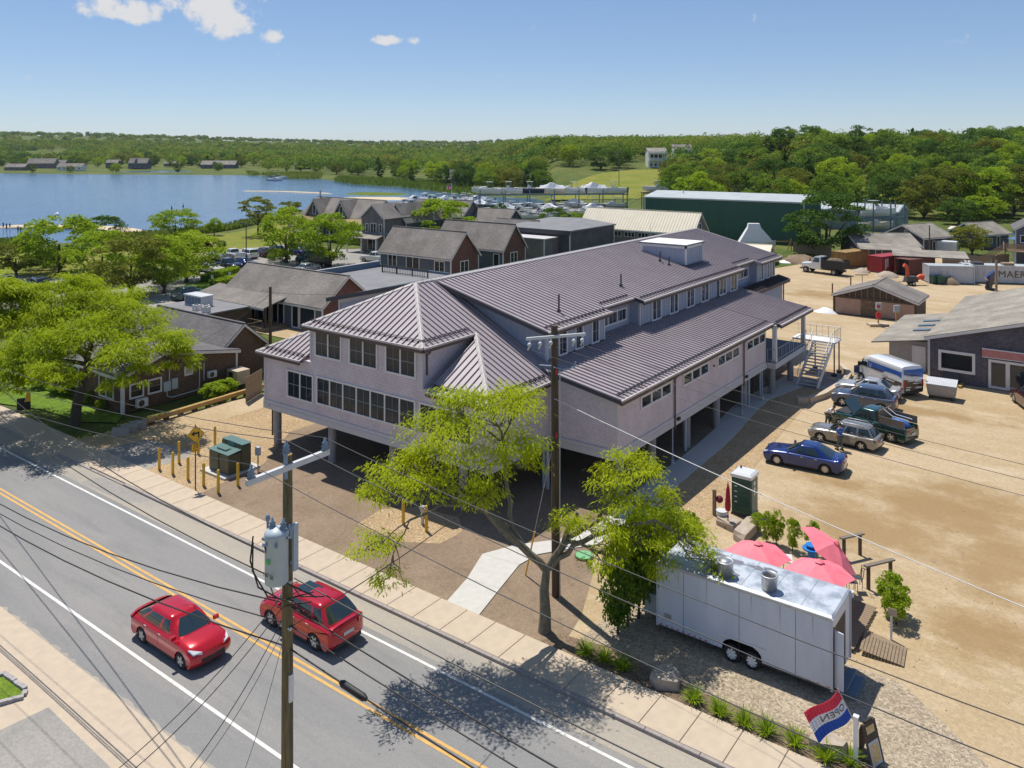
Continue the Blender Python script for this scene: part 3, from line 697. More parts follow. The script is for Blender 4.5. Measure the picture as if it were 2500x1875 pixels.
# front windows
XF, NF = (1, 0), (0, -1)
window(B, (-16.68, 0, 3.60), XF, NF, 2.62, 1.82, 2)
window(B, (-13.78, 0, 3.68), XF, NF, 8.55, 1.78, 7)
window(B, (-4.95, 0, 3.68), XF, NF, 3.9, 1.78, 3)
for x in (-13.92, -10.78, -7.67): window(B, (x, 0, 6.68), XF, NF, 2.48, 1.76, 2)
# wing roof
WS = .17; wz = lambda x: 5.95 + (5.0-x)*WS
seam_roof(B, [E(4.98,5.45,wz(4.98)), E(4.98,30.1,wz(4.98)), E(-1.6,30.1,wz(-1.6)), E(-1.6,6.6,wz(-1.6)), E(.2,5.45,wz(.2))], (0,1,0))
seam_roof(B, [E(5.55,30.1,wz(5.55)), E(5.55,38.3,wz(5.55)), E(-1.6,38.3,wz(-1.6)), E(-1.6,30.1,wz(-1.6))], (0,1,0), phase=.0)
bar(B, 'rake_flashing', E(.3,5.42,wz(.3)+.05), E(5.02,5.42,wz(5.02)+.05), .10, .24, 'flash_dark')
bar(B, 'rake_flashing', E(-.7,38.33,wz(-.7)+.05), E(5.58,38.33,wz(5.58)+.05), .10, .22, 'seam_flash')
bar(B, 'rake_flashing', E(5.03,30.06,wz(5.03)+.04), E(5.58,30.06,wz(5.58)+.04), .10, .22, 'flash_dark')
gutter(E(5.03,5.42,wz(5)), E(5.03,30.0,wz(5))); gutter(E(5.6,30.1,wz(5.55)), E(5.6,38.35,wz(5.55)))
MB().box(4.62,5.5,5.70, 4.98,30,5.76).build('soffit', 'trim_new', B)
nw = Vector((-.986, 0, .168))
snow_guard(B, E(4.98,5.8,wz(4.98)), E(4.98,30.0,wz(4.98)), nw); snow_guard(B, E(5.55,30.3,wz(5.55)), E(5.55,38.2,wz(5.55)), nw)
XR, NR = (0, 1), (1, 0)
for y in (8.45, 14.2, 19.78, 25.25): window(B, (4.6, y, 4.60), XR, NR, 4.05, .80, 3, grid=None, trim=.12, mull=.17, glass='glass_blue')
for y in (12.9, 24.6):
    MB().tube([(4.98,y,5.74), (4.80,y,5.55), (4.70,y,5.40), (4.70,y,2.25)], .055, 8).build('downspout', 'brown_metal', B)
    MB().cbox((4.72,y+.45,2.82), (.16,.34,.16)).build('flood_light', 'black', B)
MB().sphere((4.68,19.1,4.9), .07).build('security_camera', 'black', B)
MB().tube([(-4.30,.2,8.35), (-4.45,.25,8.2), (-4.62,.25,8.1), (-4.62,.25,6.95)], .06, 8).build('downspout', 'brown_metal', B)
MB().tube([(-18.6,.3,2.5), (-18.6,.3,.6)], .06, 8).build('downspout', 'brown_metal', B)
MB().sphere((-14.1,-.12,8.28), .10).build('security_camera', 'trim', B)
me = text_mesh('57', .26); t = mesh_obj('house_number', me, 'steel_dark', B, (-18.45,-.068,2.72))
# main hall behind: board and batten walls, one gable roof stepping at the eave
HX = -.8; RX = -1.57
zl = lambda x: 11.10 - abs(x+9.53)*(.245 if x > -9.53 else .2265)
hall = MB().ext([(-19.3,6.8,ZB+.58), (RX,6.8,ZB+.58), (RX,6.8,zl(RX)-.12), (-9.53,6.8,10.95), (-19.3,6.8,zl(-19.3)-.12)], (0, 40.6, 0))
for y0, y1 in ((6.8,13.6), (18.7,37.4), (42.6,47.4)): hall.ext([(RX-.01,y0,6.0), (HX,y0,6.0), (HX,y0,zl(HX)-.12), (RX-.01,y0,zl(RX)-.12)], (0, y1-y0, 0))
hall.box(-1.6,38.2,ZB+.58, -.02,47.4,6.6)
hall = hall.build('hall_wall', 'batten_wall', B)
bt = MB().box(0, -.025, 0, .022, .025, 1.95).build('batten', 'batten_wall', hall, (HX, 7.05, 6.75))
def battens(ys, x, z=6.75):
    for y in ys: copy_obj(bt, hall, (x, y, z))
battens([7.05+.46*i for i in range(1, 14)], HX); battens([18.95+.46*i for i in range(40)], HX); battens([42.85+.46*i for i in range(10)], HX)
battens([13.8+.46*i for i in range(11)], RX); battens([37.6+.46*i for i in range(11)], RX)
for i in range(20): MB().box(-.02,38.6+.44*i-.025,3.05, .002,38.6+.44*i+.025,6.55).build('batten', 'batten_wall', hall)
for i in range(38):
    x = -1.2-.46*i
    if zl(x)-.5 > 6.6: MB().box(x-.025,6.775,6.3, x+.025,6.80,zl(x)-.30).build('batten', 'batten_wall', hall)
for y in (6.8, 13.58, 18.72, 37.38, 42.62, 47.3):
    MB().box(HX-.12,y-.09,6.6, HX+.035,y+.09,8.55).build('corner_board', 'trim_new', B)
MB().ext([(-19.4,6.74,zl(-19.4)-.52), (-9.53,6.74,10.66), (-.7,6.74,zl(-.7)-.50), (-.7,6.74,zl(-.7)-.16), (-9.53,6.74,11.0), (-19.4,6.74,zl(-19.4)-.18)], (0, .05, 0)).build('frieze', 'trim_new', B)
board(-19.36,6.72,6.6, -19.16,6.9,8.7)
MB().box(-1.57,6.9,6.86, -.74,13.5,7.02).box(-1.5,18.8,6.86, -.74,37.3,7.02).build('wall_flashing', 'flash_dark', B)
# hall roof
segs = [(6.15,13.9,-.35), (13.9,18.35,-1.1), (18.35,37.8,-.35), (37.8,42.25,-1.1), (42.25,48.15,-.35)]
for y0, y1, ex in segs:
    n = round((y1-y0)/.45); wv = (y1-y0)/n
    seam_roof(B, [E(ex,y0,zl(ex)), E(ex,y1,zl(ex)), E(-9.53,y1,11.10), E(-9.53,y0,11.10)], (0,1,0), w=wv, rib=.078)
    gutter(E(ex+.05,y0,zl(ex)), E(ex+.05,y1,zl(ex)))
    snow_guard(B, E(ex,y0+.3,zl(ex)), E(ex,y1-.2,zl(ex)), Vector((-.971,0,.238)))
for y, a, b in ((6.10,-9.5,-.30), (13.92,-1.1,-.30), (18.33,-1.1,-.30), (37.82,-1.1,-.30), (42.23,-1.1,-.30), (48.2,-9.5,-.30)):
    bar(B, 'rake_flashing', E(a,y,zl(a)+.05), E(b,y,zl(b)+.05), .10, .26 if y < 7 else .2, 'flash_dark' if y < 40 else 'seam_flash')
seam_roof(B, [E(-19.9,6.15,zl(-19.9)), E(-19.9,48.15,zl(-19.9)), E(-9.53,48.15,11.10), E(-9.53,6.15,11.10)], (0,1,0), w=1.4, rib=.02, m='pale_metal')
bar(B, 'rake_flashing', E(-19.95,6.10,zl(-19.95)+.05), E(-9.5,6.10,11.15), .10, .30, 'flash_dark')
cap(B, E(-9.53,6.1,11.12), E(-9.53,48.2,11.12), .2)
# lower pent roof and wall at the rear corner
seam_roof(B, [E(.35,38.4,6.62), E(.35,48.4,6.62), E(-.8,48.4,6.92), E(-.8,38.4,6.92)], (0,1,0), m='seam_dark')
gutter(E(.4,38.4,6.6), E(.4,48.4,6.6), 'seam_dark')
MB().tube([(.2,47.9,6.5), (.0,47.9,6.3), (.03,47.6,6.1), (.03,47.6,2.6)], .06, 8).build('downspout', 'brown_metal', B)
MB().tube([(-.74,32.9,8.7), (-.72,32.9,6.9)], .055, 8).build('downspout', 'seam_dark', B)
# hall windows
for y in (8.0, 9.9, 11.9): window(B, (HX, y, 6.98), XR, NR, 1.0, 1.58, 1, grid=(2,2), m='trim', glass='glass')
window(B, (RX, 14.0, 7.45), XR, NR, 4.1, .95, 3, grid=(2,1), glass='glass_blue')
for y in (20.6, 23.6, 26.6, 29.5, 33.3, 35.8): window(B, (HX, y-.1, 6.98), XR, NR, 1.55, 1.55, 2, grid=(1,2), mull=.08, glass='glass_blue')
window(B, (RX, 38.2, 7.45), XR, NR, 3.9, .95, 3, grid=None, glass='glass_blue')
for y in (43.3, 45.0, 46.5): window(B, (HX, y, 6.98), XR, NR, .8, 1.5, 1, grid=(1,2), glass='glass_blue')
# roof hatch house, vents
hz = zl(-5.2)
MB().box(-7.4,31.6,9.2, -3.2,35.2,zl(-3.2)+1.75).build('roof_house_wall', 'batten_wall', B)
rh = MB()
for (x0, y0, x1, y1) in ((-3.22,31.55,-3.10,31.75), (-3.22,35.05,-3.10,35.25), (-7.45,31.55,-7.25,31.62)): rh.box(x0, y0, 9.4, x1, y1, zl(-3.2)+1.72)
rh.box(-7.5,31.5,zl(-3.2)+1.52, -3.1,31.6,zl(-3.2)+1.73).box(-3.2,31.5,zl(-3.2)+1.52, -3.1,35.3,zl(-3.2)+1.73).build('roof_house_trim', 'trim', B)
MB().box(-7.6,31.4,zl(-3.2)+1.74, -3.0,35.4,zl(-3.2)+1.80).build('roof_house_edge', 'seam_dark', B)
MB().box(-7.55,31.45,zl(-3.2)+1.80, -3.05,35.35,zl(-3.2)+1.86).build('roof_house_top', 'white_wall', B)
for i in range(6): MB().box(-3.2,32.1+.5*i,9.5, -3.175,32.15+.5*i,zl(-3.2)+1.5).build('batten', 'batten_wall', hall)
for i in range(8): MB().box(-6.9+.46*i,31.575,9.6, -6.85+.46*i,31.6,zl(-3.2)+1.5).build('batten', 'batten_wall', hall)
MB().ext([(-3.1,31.2,zl(-3.1)+.02), (-2.7,31.2,zl(-2.7)+.02), (-2.7,35.6,zl(-2.7)+.02), (-3.1,35.6,zl(-3.1)+.02)], (0,0,.1)).box(-7.6,31.15,9.5, -3.0,31.5,zl(-3.0)+.18).build('roof_house_flashing', 'flash_dark', B)
for (x, y, h) in ((-2.0,9.9,1.15), (-2.9,19.7,.95), (-4.9,30.2,.9), (-3.9,29.9,.8)):
    MB().cyl((x,y,zl(x)), (x,y,zl(x)+h), .06).cyl((x,y,zl(x)), (x,y,zl(x)+.18), .13).build('vent_pipe', 'seam_dark', B)
for (x, y) in ((-7.4,33.3), (-3.1,35.2), (-9.5,5.2), (-3.0,7.1)): MB().cyl((x,y,zl(x)), (x,y,zl(x)+2.3 if y > 30 else zl(x)+.6), .015, n=5).build('lightning_rod', 'steel', B)
# columns, pipes and hangers below
def column(x, y, r=.26): return MB().cyl((x,y,-.3), (x,y,ZB+.1), r, n=16).build('column', 'concrete', B)
for x in (-18.45, -13.0, -7.6, -2.2): column(x, .6)
for y in (7.2, 11.3, 16.3, 21.3, 26.6, 31.2, 35.8): column(3.9 if y < 30 else 4.5, y)
for x in (-14.0, -8.5, -3.0):
    for y in (7, 13, 19, 25, 31, 37, 43): column(x, y, .24)
for (x, y) in ((-.05,5.35), (.25,5.3), (4.15,15.6), (4.15,27.0), (4.0,29.9)): MB().cyl((x,y,.0), (x,y,ZB+.3), .10, n=12).build('drain_pipe', 'pvc', B)
for y in (12.95, 24.7, 29.0): MB().cyl((4.5,y,.3), (4.5,y,ZB), .045, n=8).cyl((4.5,y,.0), (4.5,y,.35), .11, n=10).build('drain_stub', 'pvc', B)
# porch at the end of the wing
MB().box(-.1,29.45,ZB, 4.66,37.5,ZB+.34).build('porch_floor', 'trim_new', B)
MB().box(4.67,29.6,ZB, 5.35,37.5,ZB+.46).build('porch_edge_beam', 'trim_new', B)
MB().box(-.05,29.6,ZB+.46, 5.36,37.45,ZB+.52).build('porch_deck', 'slate', B)
for (x, y) in ((5.15,29.95), (5.15,37.2)): MB().box(x-.15,y-.15,ZB+.5, x+.15,y+.15,5.75).box(x-.19,y-.19,ZB+.5, x+.19,y+.19,ZB+.7).box(x-.19,y-.19,5.5, x+.19,y+.19,5.72).build('porch_post', 'trim', B)
MB().box(5.0,29.8,5.55, 5.3,38.0,5.85).build('porch_beam', 'trim', B)
MB().box(-.1,36.9,5.55, 5.0,37.3,5.9).build('porch_beam', 'trim', B)
MB().box(-.05,29.4,ZB+.5, .08,37.4,6.3).build('porch_wall', 'siding', B)
window(B, (.08, 30.6, 3.0), XR, NR, 1.9, 2.2, 2, grid=None, name='glass_door'); window(B, (.08, 33.6, 3.6), XR, NR, 2.4, 1.4, 2, grid=(1,2))
def railing(parent, pts, h=1.0, m='steel', name='railing', gap=.5):
    mb = MB()
    for a, b in zip(pts, pts[1:]):
        a, b = Vector(a), Vector(b); L = (b-a).length
        for z in (h, .12): mb.tube([a+Vector((0,0,z)), b+Vector((0,0,z))], .028, 6)
        k = max(1, round(L/gap))
        for i in range(k+1): c = a+(b-a)*i/k; mb.tube([c, c+Vector((0,0,h))], .024 if i % 2 == 0 else .012, 5)
    return mb.build(name, m, parent)
PZ = ZB+.52
railing(B, [(5.3,30.2,PZ), (5.3,37.0,PZ)]); railing(B, [(4.68,29.66,PZ), (5.3,29.66,PZ)])
# outside stair down to the footpath
ST = thing('outside_stair', 'steel stair with white stringers at the end of the porch', 'stair', (5.4, 37.6, 0))
n_st = 14; y_top = 1.4
MB().box(-.2,1.5,PZ-.14, 1.9,3.4,PZ).build('landing', 'trim', ST)
MB().box(-1.8,1.5,PZ-.14, -.2,3.4,PZ).build('landing', 'trim', ST)
for i in range(n_st):
    z = PZ*(i+1)/(n_st+1); y = -2.9 + 4.35*i/n_st
    MB().box(.05,y,z-.05, 1.65,y+.30,z).build('stair_tread', 'steel', ST)
for x in (0.0, 1.65): MB().ext([(x,-3.1,.0), (x,-2.6,.0), (x,1.5,PZ-.35), (x,1.5,PZ), (x,1.3,PZ), (x,-3.1,.25)], (.06,0,0)).build('stringer', 'trim', ST)
for x in (.03, 1.68): railing(ST, [(x,-2.9,.2), (x,1.4,PZ)], .95, 'trim' if x > 1 else 'steel', 'handrail', .55)
railing(ST, [(1.85,1.55,PZ), (1.85,3.35,PZ), (-1.8,3.35,PZ)], 1.0)
for (x, y) in ((1.75,3.2), (-.3,3.2), (1.75,1.7)): MB().cyl((x,y,0), (x,y,PZ-.1), .06, n=8).cyl((x,y,0), (x,y,.25), .24, n=10).build('stair_post', 'steel_dark', ST)
MB().prism([(.3,-3.4), (2.6,-3.0), (5.5,1.5), (5.2,3.0), (1.2,2.6), (.3,-3.2)], .02, .05).build('landing_pad', 'lot', ST)
# ---------------------------------------------------------------- vehicles (x forward, origin on the ground at the middle)
def paint(name, c, metal=.35, rough=.22):
    if name not in M: M[name] = mat('car paint '+name, c, rough, metal, coat=1.0)
    return name
for nm, c in dict(p_red=(.52,.004,.012), p_red2=(.46,.003,.014), p_blue=(.004,.024,.15), p_navy=(.010,.014,.035), p_slate=(.055,.075,.13), p_silver=(.42,.42,.43), p_grey=(.24,.225,.20), p_green=(.008,.050,.042),
                  p_white=(.72,.72,.72), p_black=(.014,.014,.016), p_teal=(.025,.060,.062), p_beige=(.52,.48,.40), p_maroon=(.06,.010,.014)).items(): paint(nm, c, 0.0 if nm in ('p_white','p_beige') else .3)
M['light_red'] = mat('tail light', (.45,.012,.015), .2)
M['light_clear'] = mat('head light', (.66,.68,.70), .12, spec=.8)
M['plate'] = mat('number plate', (.62,.62,.60), .5)
M['trim_black'] = mat('black plastic', (.022,.022,.024), .6)
CAR = {
 'sedan': dict(L=4.85, W=1.86, H=1.46, wb=2.80, belt=.97, hood=.90, trunk=1.02, xa=1.05, xb=.20, xc=-.85, xd=-1.85, wt=.62, wr=.335, win=((.04,.36),(.40,.68),(.71,.93))),
 'hatch': dict(L=4.57, W=1.77, H=1.48, wb=2.70, belt=.99, hood=.93, trunk=1.06, xa=1.30, xb=.35, xc=-1.15, xd=-2.10, wt=.60, wr=.325, win=((.05,.38),(.42,.72),(.75,.92))),
 'suv':   dict(L=4.62, W=1.87, H=1.67, wb=2.66, belt=1.09, hood=1.03, trunk=1.10, xa=1.08, xb=.35, xc=-1.38, xd=-2.14, wt=.66, wr=.365, win=((.04,.33),(.36,.63),(.66,.90))),
 'bigsuv': dict(L=4.95, W=1.95, H=1.78, wb=2.86, belt=1.12, hood=1.08, trunk=1.12, xa=1.05, xb=.45, xc=-2.05, xd=-2.36, wt=.70, wr=.38, win=((.03,.31),(.34,.61),(.64,.92))),
 'wagon': dict(L=4.62, W=1.75, H=1.50, wb=2.56, belt=.94, hood=.88, trunk=.98, xa=.98, xb=.22, xc=-1.62, xd=-2.16, wt=.60, wr=.32, win=((.04,.32),(.35,.60),(.63,.92))),
 'pickup': dict(L=5.55, W=1.94, H=1.80, wb=3.45, belt=1.14, hood=1.08, trunk=1.14, xa=1.15, xb=.55, xc=-.55, xd=-.78, wt=.70, wr=.38, win=((.04,.50),(.55,.94)), bed=True),
}
def soft(o, a=38):
    o.data.shade_smooth(); o.data.set_sharp_from_angle(angle=R(a)); return o
def chaikin(p, closed=False):
    out = [] if closed else [p[0]]; n = len(p)
    for i in range(n if closed else n-1):
        a, b = p[i], p[(i+1) % n]; out += [tuple(x*.75+y*.25 for x, y in zip(a, b)), tuple(x*.25+y*.75 for x, y in zip(a, b))]
    return out if closed else out+[p[-1]]
def resample(p, n):
    q = [Vector(x) for x in p]+[Vector(p[0])]; d = [0]
    for a, b in zip(q, q[1:]): d.append(d[-1]+(b-a).length)
    out = []; k = 0
    for i in range(n):
        t = d[-1]*i/n
        while d[k+1] < t: k += 1
        out.append(q[k].lerp(q[k+1], (t-d[k])/max(1e-9, d[k+1]-d[k])))
    return out
def lerp(a, b, t): return a+(b-a)*t
def wheel_parts(parent, x, y, r, w=.22, rim='rim', spokes=5):
    s = 1 if y > 0 else -1
    ty = MB(); n = 22
    prof = [(r*.60,-w/2), (r*.93,-w/2), (r,-w*.32), (r,w*.32), (r*.93,w/2), (r*.60,w/2)]
    rings = [[(q*math.cos(2*math.pi*j/n), dy, q*math.sin(2*math.pi*j/n)) for j in range(n)] for q, dy in prof]
    ty.loft(rings, cap=False, smooth=True); ty.loft([rings[-1], rings[0]], cap=False)
    wh = ty.build('wheel', 'rubber', parent, (x, y-s*w/2, r))
    rm = MB(); rr = r*.62
    rm.loft([[(q*math.cos(2*math.pi*j/n), s*dy, q*math.sin(2*math.pi*j/n)) for j in range(n)] for q, dy in ((rr,-.05),(rr,w*.46),(rr*.93,w*.46),(rr*.90,w*.30))], cap=False, smooth=True)
    for k in range(spokes):
        a = 2*math.pi*k/spokes; c, sn = math.cos(a), math.sin(a); t = .05
        rm.ext([(-sn*t+c*.03, s*w*.36, c*t+sn*.03), (sn*t+c*.03, s*w*.36, -c*t+sn*.03), (sn*t*.7+c*rr*.95, s*w*.42, -c*t*.7+sn*rr*.95), (-sn*t*.7+c*rr*.95, s*w*.42, c*t*.7+sn*rr*.95)], (0, s*.03, 0))
    rm.add([(rr*.28*math.cos(2*math.pi*j/10), s*w*.47, rr*.28*math.sin(2*math.pi*j/10)) for j in range(10)], [tuple(range(10))])
    rm.build('rim', rim, wh, fix=False)
    MB().add([(rr*.95*math.cos(2*math.pi*j/n), s*w*.12, rr*.95*math.sin(2*math.pi*j/n)) for j in range(n)], [tuple(range(n))]).build('brake_disc', 'steel_dark', wh, fix=False)
    return wh
def arch(xc, r, zb, n=8):
    return [(xc+r*math.cos(math.pi*i/n), max(zb, .30+r*math.sin(math.pi*i/n)-.02)) for i in range(n+1)]
def car(name, label, cat, loc, rz, kind, pt, group=None, detail=True, hood_up=False, plate=True, roofrack=False, spoke=5, steer=0):
    q = CAR[kind]; L, W, H = q['L']/2, q['W']/2, q['H']; wb = q['wb']/2; r = q['wr']; zb = .20
    T = thing(name, label, cat, loc, rz, group)
    xf = wb+.08; xr = -wb+.02; ar = r+.075
    bed = q.get('bed')
    def prof(dz, dx, lowbed=False):
        top = [(-L+dx, .42), (-L+.01+dx, .80-dz*.5), (-L+.07+dx, q['trunk']-.03-dz)]
        if lowbed: top += [(-L+.14+dx, q['trunk']-dz), (-L+.145+dx, .72), (q['xd']-.10, .72), (q['xd']-.09, q['belt']-dz)]
        else: top += [(-L+.30, q['trunk']-dz), (-L+.31, q['trunk']-dz+.001), (q['xd']-.10, q['belt']-dz+.005), (q['xd']-.02, q['belt']-dz)]
        top += [(q['xa']-.3, q['belt']-dz+.01), (q['xa']+.05, q['hood']-dz+.06), (lerp(q['xa'], L, .55), q['hood']-dz+.01), (L-.22-dx, q['hood']-.10-dz), (L-.04-dx, q['hood']-.24-dz*.5), (L-dx, .52), (L-.02-dx, .34), (L-.15-dx, zb)]
        if not lowbed: top = chaikin(top)
        else: top = chaikin(top[:4])+top[4:7]+chaikin(top[7:])
        if bed and not lowbed: top = top
        bot = arch(xf, ar, zb)[0:] ; rear = arch(xr, ar, zb)
        return top + bot + rear + [(-L+.15+dx, zb), (-L+.02+dx, .34)]
    fr = (-1, -.985, -.95, -.88, -.74, -.40, 0, .40, .74, .88, .95, .985, 1); shp = lambda f: (.02+.13*abs(f)**9 + .025*f*f - .02, .17*abs(f)**5 - .012*(1-f*f))
    if bed: rows = [(-W,.13,.10,0), (-W+.035,.06,.05,0), (-W+.14,.02,.02,0), (-W+.15,.02,.02,1), (W-.15,.02,.02,1), (W-.14,.02,.02,0), (W-.035,.06,.05,0), (W,.13,.10,0)]
    else: rows = [(W*f, *shp(f), 0) for f in fr]
    rings = [[(x, y, z) for x, z in prof(dz, dx, bool(lb))] for y, dz, dx, lb in rows]
    body = soft(MB().loft(rings).build('body', pt, T))
    bv = body.modifiers.new('soft', 'BEVEL'); bv.width = .022; bv.segments = 2; bv.limit_method = 'ANGLE'; bv.angle_limit = R(28)
    MB().box(-L+.25, -W+.16, .16, L-.25, W-.16, .50).build('underbody', 'trim_black', T)
    # cabin
    xa, xb, xc, xd, wt = q['xa'], q['xb'], q['xc'], q['xd'], q['wt']; wbelt = W-.10; zl_ = q['belt']-.04; zt = H-.06
    base = lambda x, w, z: [(x, w, z), (x, -w, z)]
    ringb = [(xa,-wbelt+.10,zl_), (xa-.22,-wbelt,zl_), (xd+.14,-wbelt,zl_), (xd,-wbelt+.14,zl_), (xd,wbelt-.14,zl_), (xd+.14,wbelt,zl_), (xa-.22,wbelt,zl_), (xa,wbelt-.10,zl_)]
    ringt = [(xb,-wt+.08,zt), (xb-.14,-wt,zt), (xc+.10,-wt,zt), (xc,-wt+.10,zt), (xc,wt-.10,zt), (xc+.10,wt,zt), (xb-.14,wt,zt), (xb,wt-.08,zt)]
    xm = (xb+xc)/2; NS = 72
    sm = lambda r: resample([((r[0][0]+r[7][0])/2, 0, r[0][2])] + [p for p in chaikin(chaikin([r[7]]+[r[i] for i in (6,5,4,3,2,1,0)], True), True)][1:], NS)
    rb, rt = sm(ringb), sm(ringt); lv = []
    for t in (0, .14, .38, .62, .88, 1.0): lv.append([rb[i].lerp(rt[i], t)+Vector((0, (1 if rb[i].y > 0 else -1)*.035*math.sin(math.pi*t)*min(1, abs(rb[i].y)*2), 0)) for i in range(NS)])
    for k, z in ((.93,H-.025), (.72,H-.004), (.35,H+.006)): lv.append([Vector((xm+(p.x-xm)*k, p.y*k, z)) for p in rt])
    pil = [lerp(xa-.22, xd+.14, (q['win'][i][1]+q['win'][i+1][0])/2) for i in range(len(q['win'])-1)]
    def kind_of(i):
        m = [(lv[1][i]+lv[1][(i+1) % NS]+lv[4][i]+lv[4][(i+1) % NS])/4][0]; tg = lv[2][(i+1) % NS]-lv[2][i]; n = Vector((tg.y, -tg.x)).normalized()
        if n.dot(Vector((m.x-xm, m.y))) < 0: n = -n
        if n.x > .62: return 'windscreen'
        if n.x < -.62: return 'rear_window'
        if abs(n.x) > .22: return None
        return None if any(abs(m.x-p) < .055 for p in pil) else ('side_window', m.y > 0, sum(m.x < p for p in pil))
    glass = {}; cab = MB(); allv = [p for r_ in lv for p in r_]; cf = []
    for k in range(len(lv)-1):
        for i in range(NS):
            f = (k*NS+i, k*NS+(i+1) % NS, (k+1)*NS+(i+1) % NS, (k+1)*NS+i); g_ = kind_of(i) if 1 <= k <= 3 else None
            (glass.setdefault(g_, []) if g_ else cf).append(f)
    cf.append(tuple((len(lv)-1)*NS+i for i in range(NS)))
    def sub(fs):
        ids = sorted({i for f in fs for i in f}); mp = {i: k for k, i in enumerate(ids)}; return MB().add([allv[i] for i in ids], [tuple(mp[i] for i in f) for f in fs], True)
    sub(cf).build('cabin', pt, T)
    for g_, fs in glass.items(): sub(fs).build(g_ if isinstance(g_, str) else g_[0], 'glass_car', T)
    for sg in (-1, 1):
        wheel_parts(T, xf, sg*(W-.015), r, spokes=spoke); wheel_parts(T, xr, sg*(W-.015), r, spokes=spoke)
        if detail:
            MB().cbox((xa-.28, sg*(W+.05), q['belt']+.07), (.12,.20,.14)).build('mirror', pt, T)
            hz_ = q['hood']-.20
            MB().ext([(L-.16,sg*(W-.13),hz_-.04), (L-.045,sg*(W*.52),hz_-.09), (L-.04,sg*(W*.52),hz_-.01), (L-.42,sg*(W-.055),hz_+.09)], (0,0,.055)).build('headlight', 'light_clear', T)
            tz = q['trunk']-.22 if kind not in ('suv','bigsuv') else q['trunk']-.20
            MB().ext([(-L+.20,sg*(W-.025),tz-.06), (-L+.0,sg*(W*.55),tz-.06), (-L+.0,sg*(W*.55),tz+.10), (-L+.24,sg*(W-.03),tz+.10)], (-.012,sg*.012,0)).build('tail_light', 'light_red', T)
            for k, (s0, s1) in enumerate(q['win'][:2]):
                xh = lerp(xa-.22, xd+.14, s1)+.06; MB().cbox((xh, sg*(W+.004), q['belt']-.16), (.17,.022,.03)).build('door_handle', 'steel' if detail else pt, T)
                MB().cbox((lerp(xa-.22, xd+.14, s1+.015), sg*(W-.012), .62), (.012,.03,.50)).build('door_gap', 'trim_black', T)
            MB().box(-wb+r+.1, sg*(W-.04)-.02, .19, wb-r-.02, sg*(W-.04)+.02, .31).build('sill', 'trim_black', T)
    if detail:
        MB().box(L-.05, -W*.55, .36, L+.006, W*.55, .52).build('grille', 'trim_black', T)
        MB().box(-L-.012, -.26, .62, -L+.03, .26, .75).build('number_plate', 'plate', T)
        MB().box(-L-.006, -W*.7, .27, -L+.08, W*.7, .40).build('bumper_trim', 'trim_black', T)
    if roofrack:
        for sg in (-1, 1): MB().tube([(xb-.2,sg*(wt-.06),H-.01), (xb-.3,sg*(wt-.06),H+.06), (xc+.3,sg*(wt-.06),H+.06), (xc+.2,sg*(wt-.06),H-.01)], .02, 6).build('roof_rail', 'steel', T)
    return T
# road traffic
car('red_hatchback', 'red hatchback with black rear roof panel driving in the near lane', 'car', (-3.2, -15.85, .012), 0, 'hatch', 'p_red')
RS = car('red_sport_utility', 'red sport utility car driving away behind the near utility pole', 'car', (.1, -12.0, .012), R(180), 'suv', 'p_red2', spoke=6)
MB().cbox((.05,0,1.66), (.9,.75,.03)).build('sunroof', 'glass_car', RS)
# yard cars
def mid(a, b, sh=.86):      # middle of a car from its two visible wheel contacts (front, rear); the car lies to the far side
    a, b = Vector(a), Vector(b); d = (a-b).normalized(); n = Vector((d.y, -d.x)); return ((a+b)/2 + n*sh)
def yaw(a, b): return math.atan2(a[1]-b[1], a[0]-b[0])
def yard_car(a, b, *args, **kw):
    c = mid(a, b); return car(args[0], args[1], 'car', (c.x, c.y, .01), yaw(a, b), args[2], args[3], **kw)
yard_car((9.85,16.80), (12.64,17.04), 'blue_sedan', 'shiny blue sedan parked nearest in the sandy yard', 'sedan', 'p_blue', spoke=9)
yard_car((10.88,22.49), (13.38,22.41), 'grey_estate_car', 'grey brown estate car with roof rails and driver door ajar', 'wagon', 'p_grey', roofrack=True)
PT = yard_car((11.61,26.00), (14.41,25.30), 'green_pickup', 'dark green pickup truck with bonnet up and plywood bed sides', 'pickup', 'p_green', plate=True)
MB().ext([(.95,-.78,1.13), (.95,.78,1.13), (1.75,.74,2.02), (1.75,-.74,2.02)], (.05,0,-.03)).build('raised_bonnet', 'p_teal', PT)
MB().box(1.0,-.7,1.05, 2.4,.7,1.12).build('engine_bay', 'trim_black', PT)
for sg in (-1, 1): MB().box(-2.6,sg*.93-.02,1.12, -.85,sg*.93+.02,1.62).build('bed_side_board', 'fence_grey', PT)
MB().box(-.87,-.9,1.0, -.83,.9,1.95).build('bed_front_board', 'wood', PT)
MB().sphere((-1.8,.0,1.05), .75, 9, 5, (1,.95,.55)).build('blue_tarpaulin', mat('blue tarpaulin', (.03,.10,.33), .5, c2=(.05,.16,.45), scale=5, bump=.6), PT)
for y in (-.3, .25): MB().tube([(-.9,y,1.9), (-1.5,y+.1,1.62), (-2.5,y-.1,1.5)], .03, 5).build('timber_offcut', 'trim', PT)
yard_car((9.55,31.26), (13.12,31.51), 'blue_sport_utility', 'slate blue sport utility car parked between the pickup and silver sedan', 'suv', 'p_slate')
yard_car((9.14,34.44), (12.60,34.52), 'silver_sedan', 'silver sedan parked next to the delivery van', 'sedan', 'p_silver')
car('dark_red_car', 'dark car cut off by the right edge of the yard', 'car', (21.88,39.14,0.01), R(115), 'bigsuv', 'p_maroon')
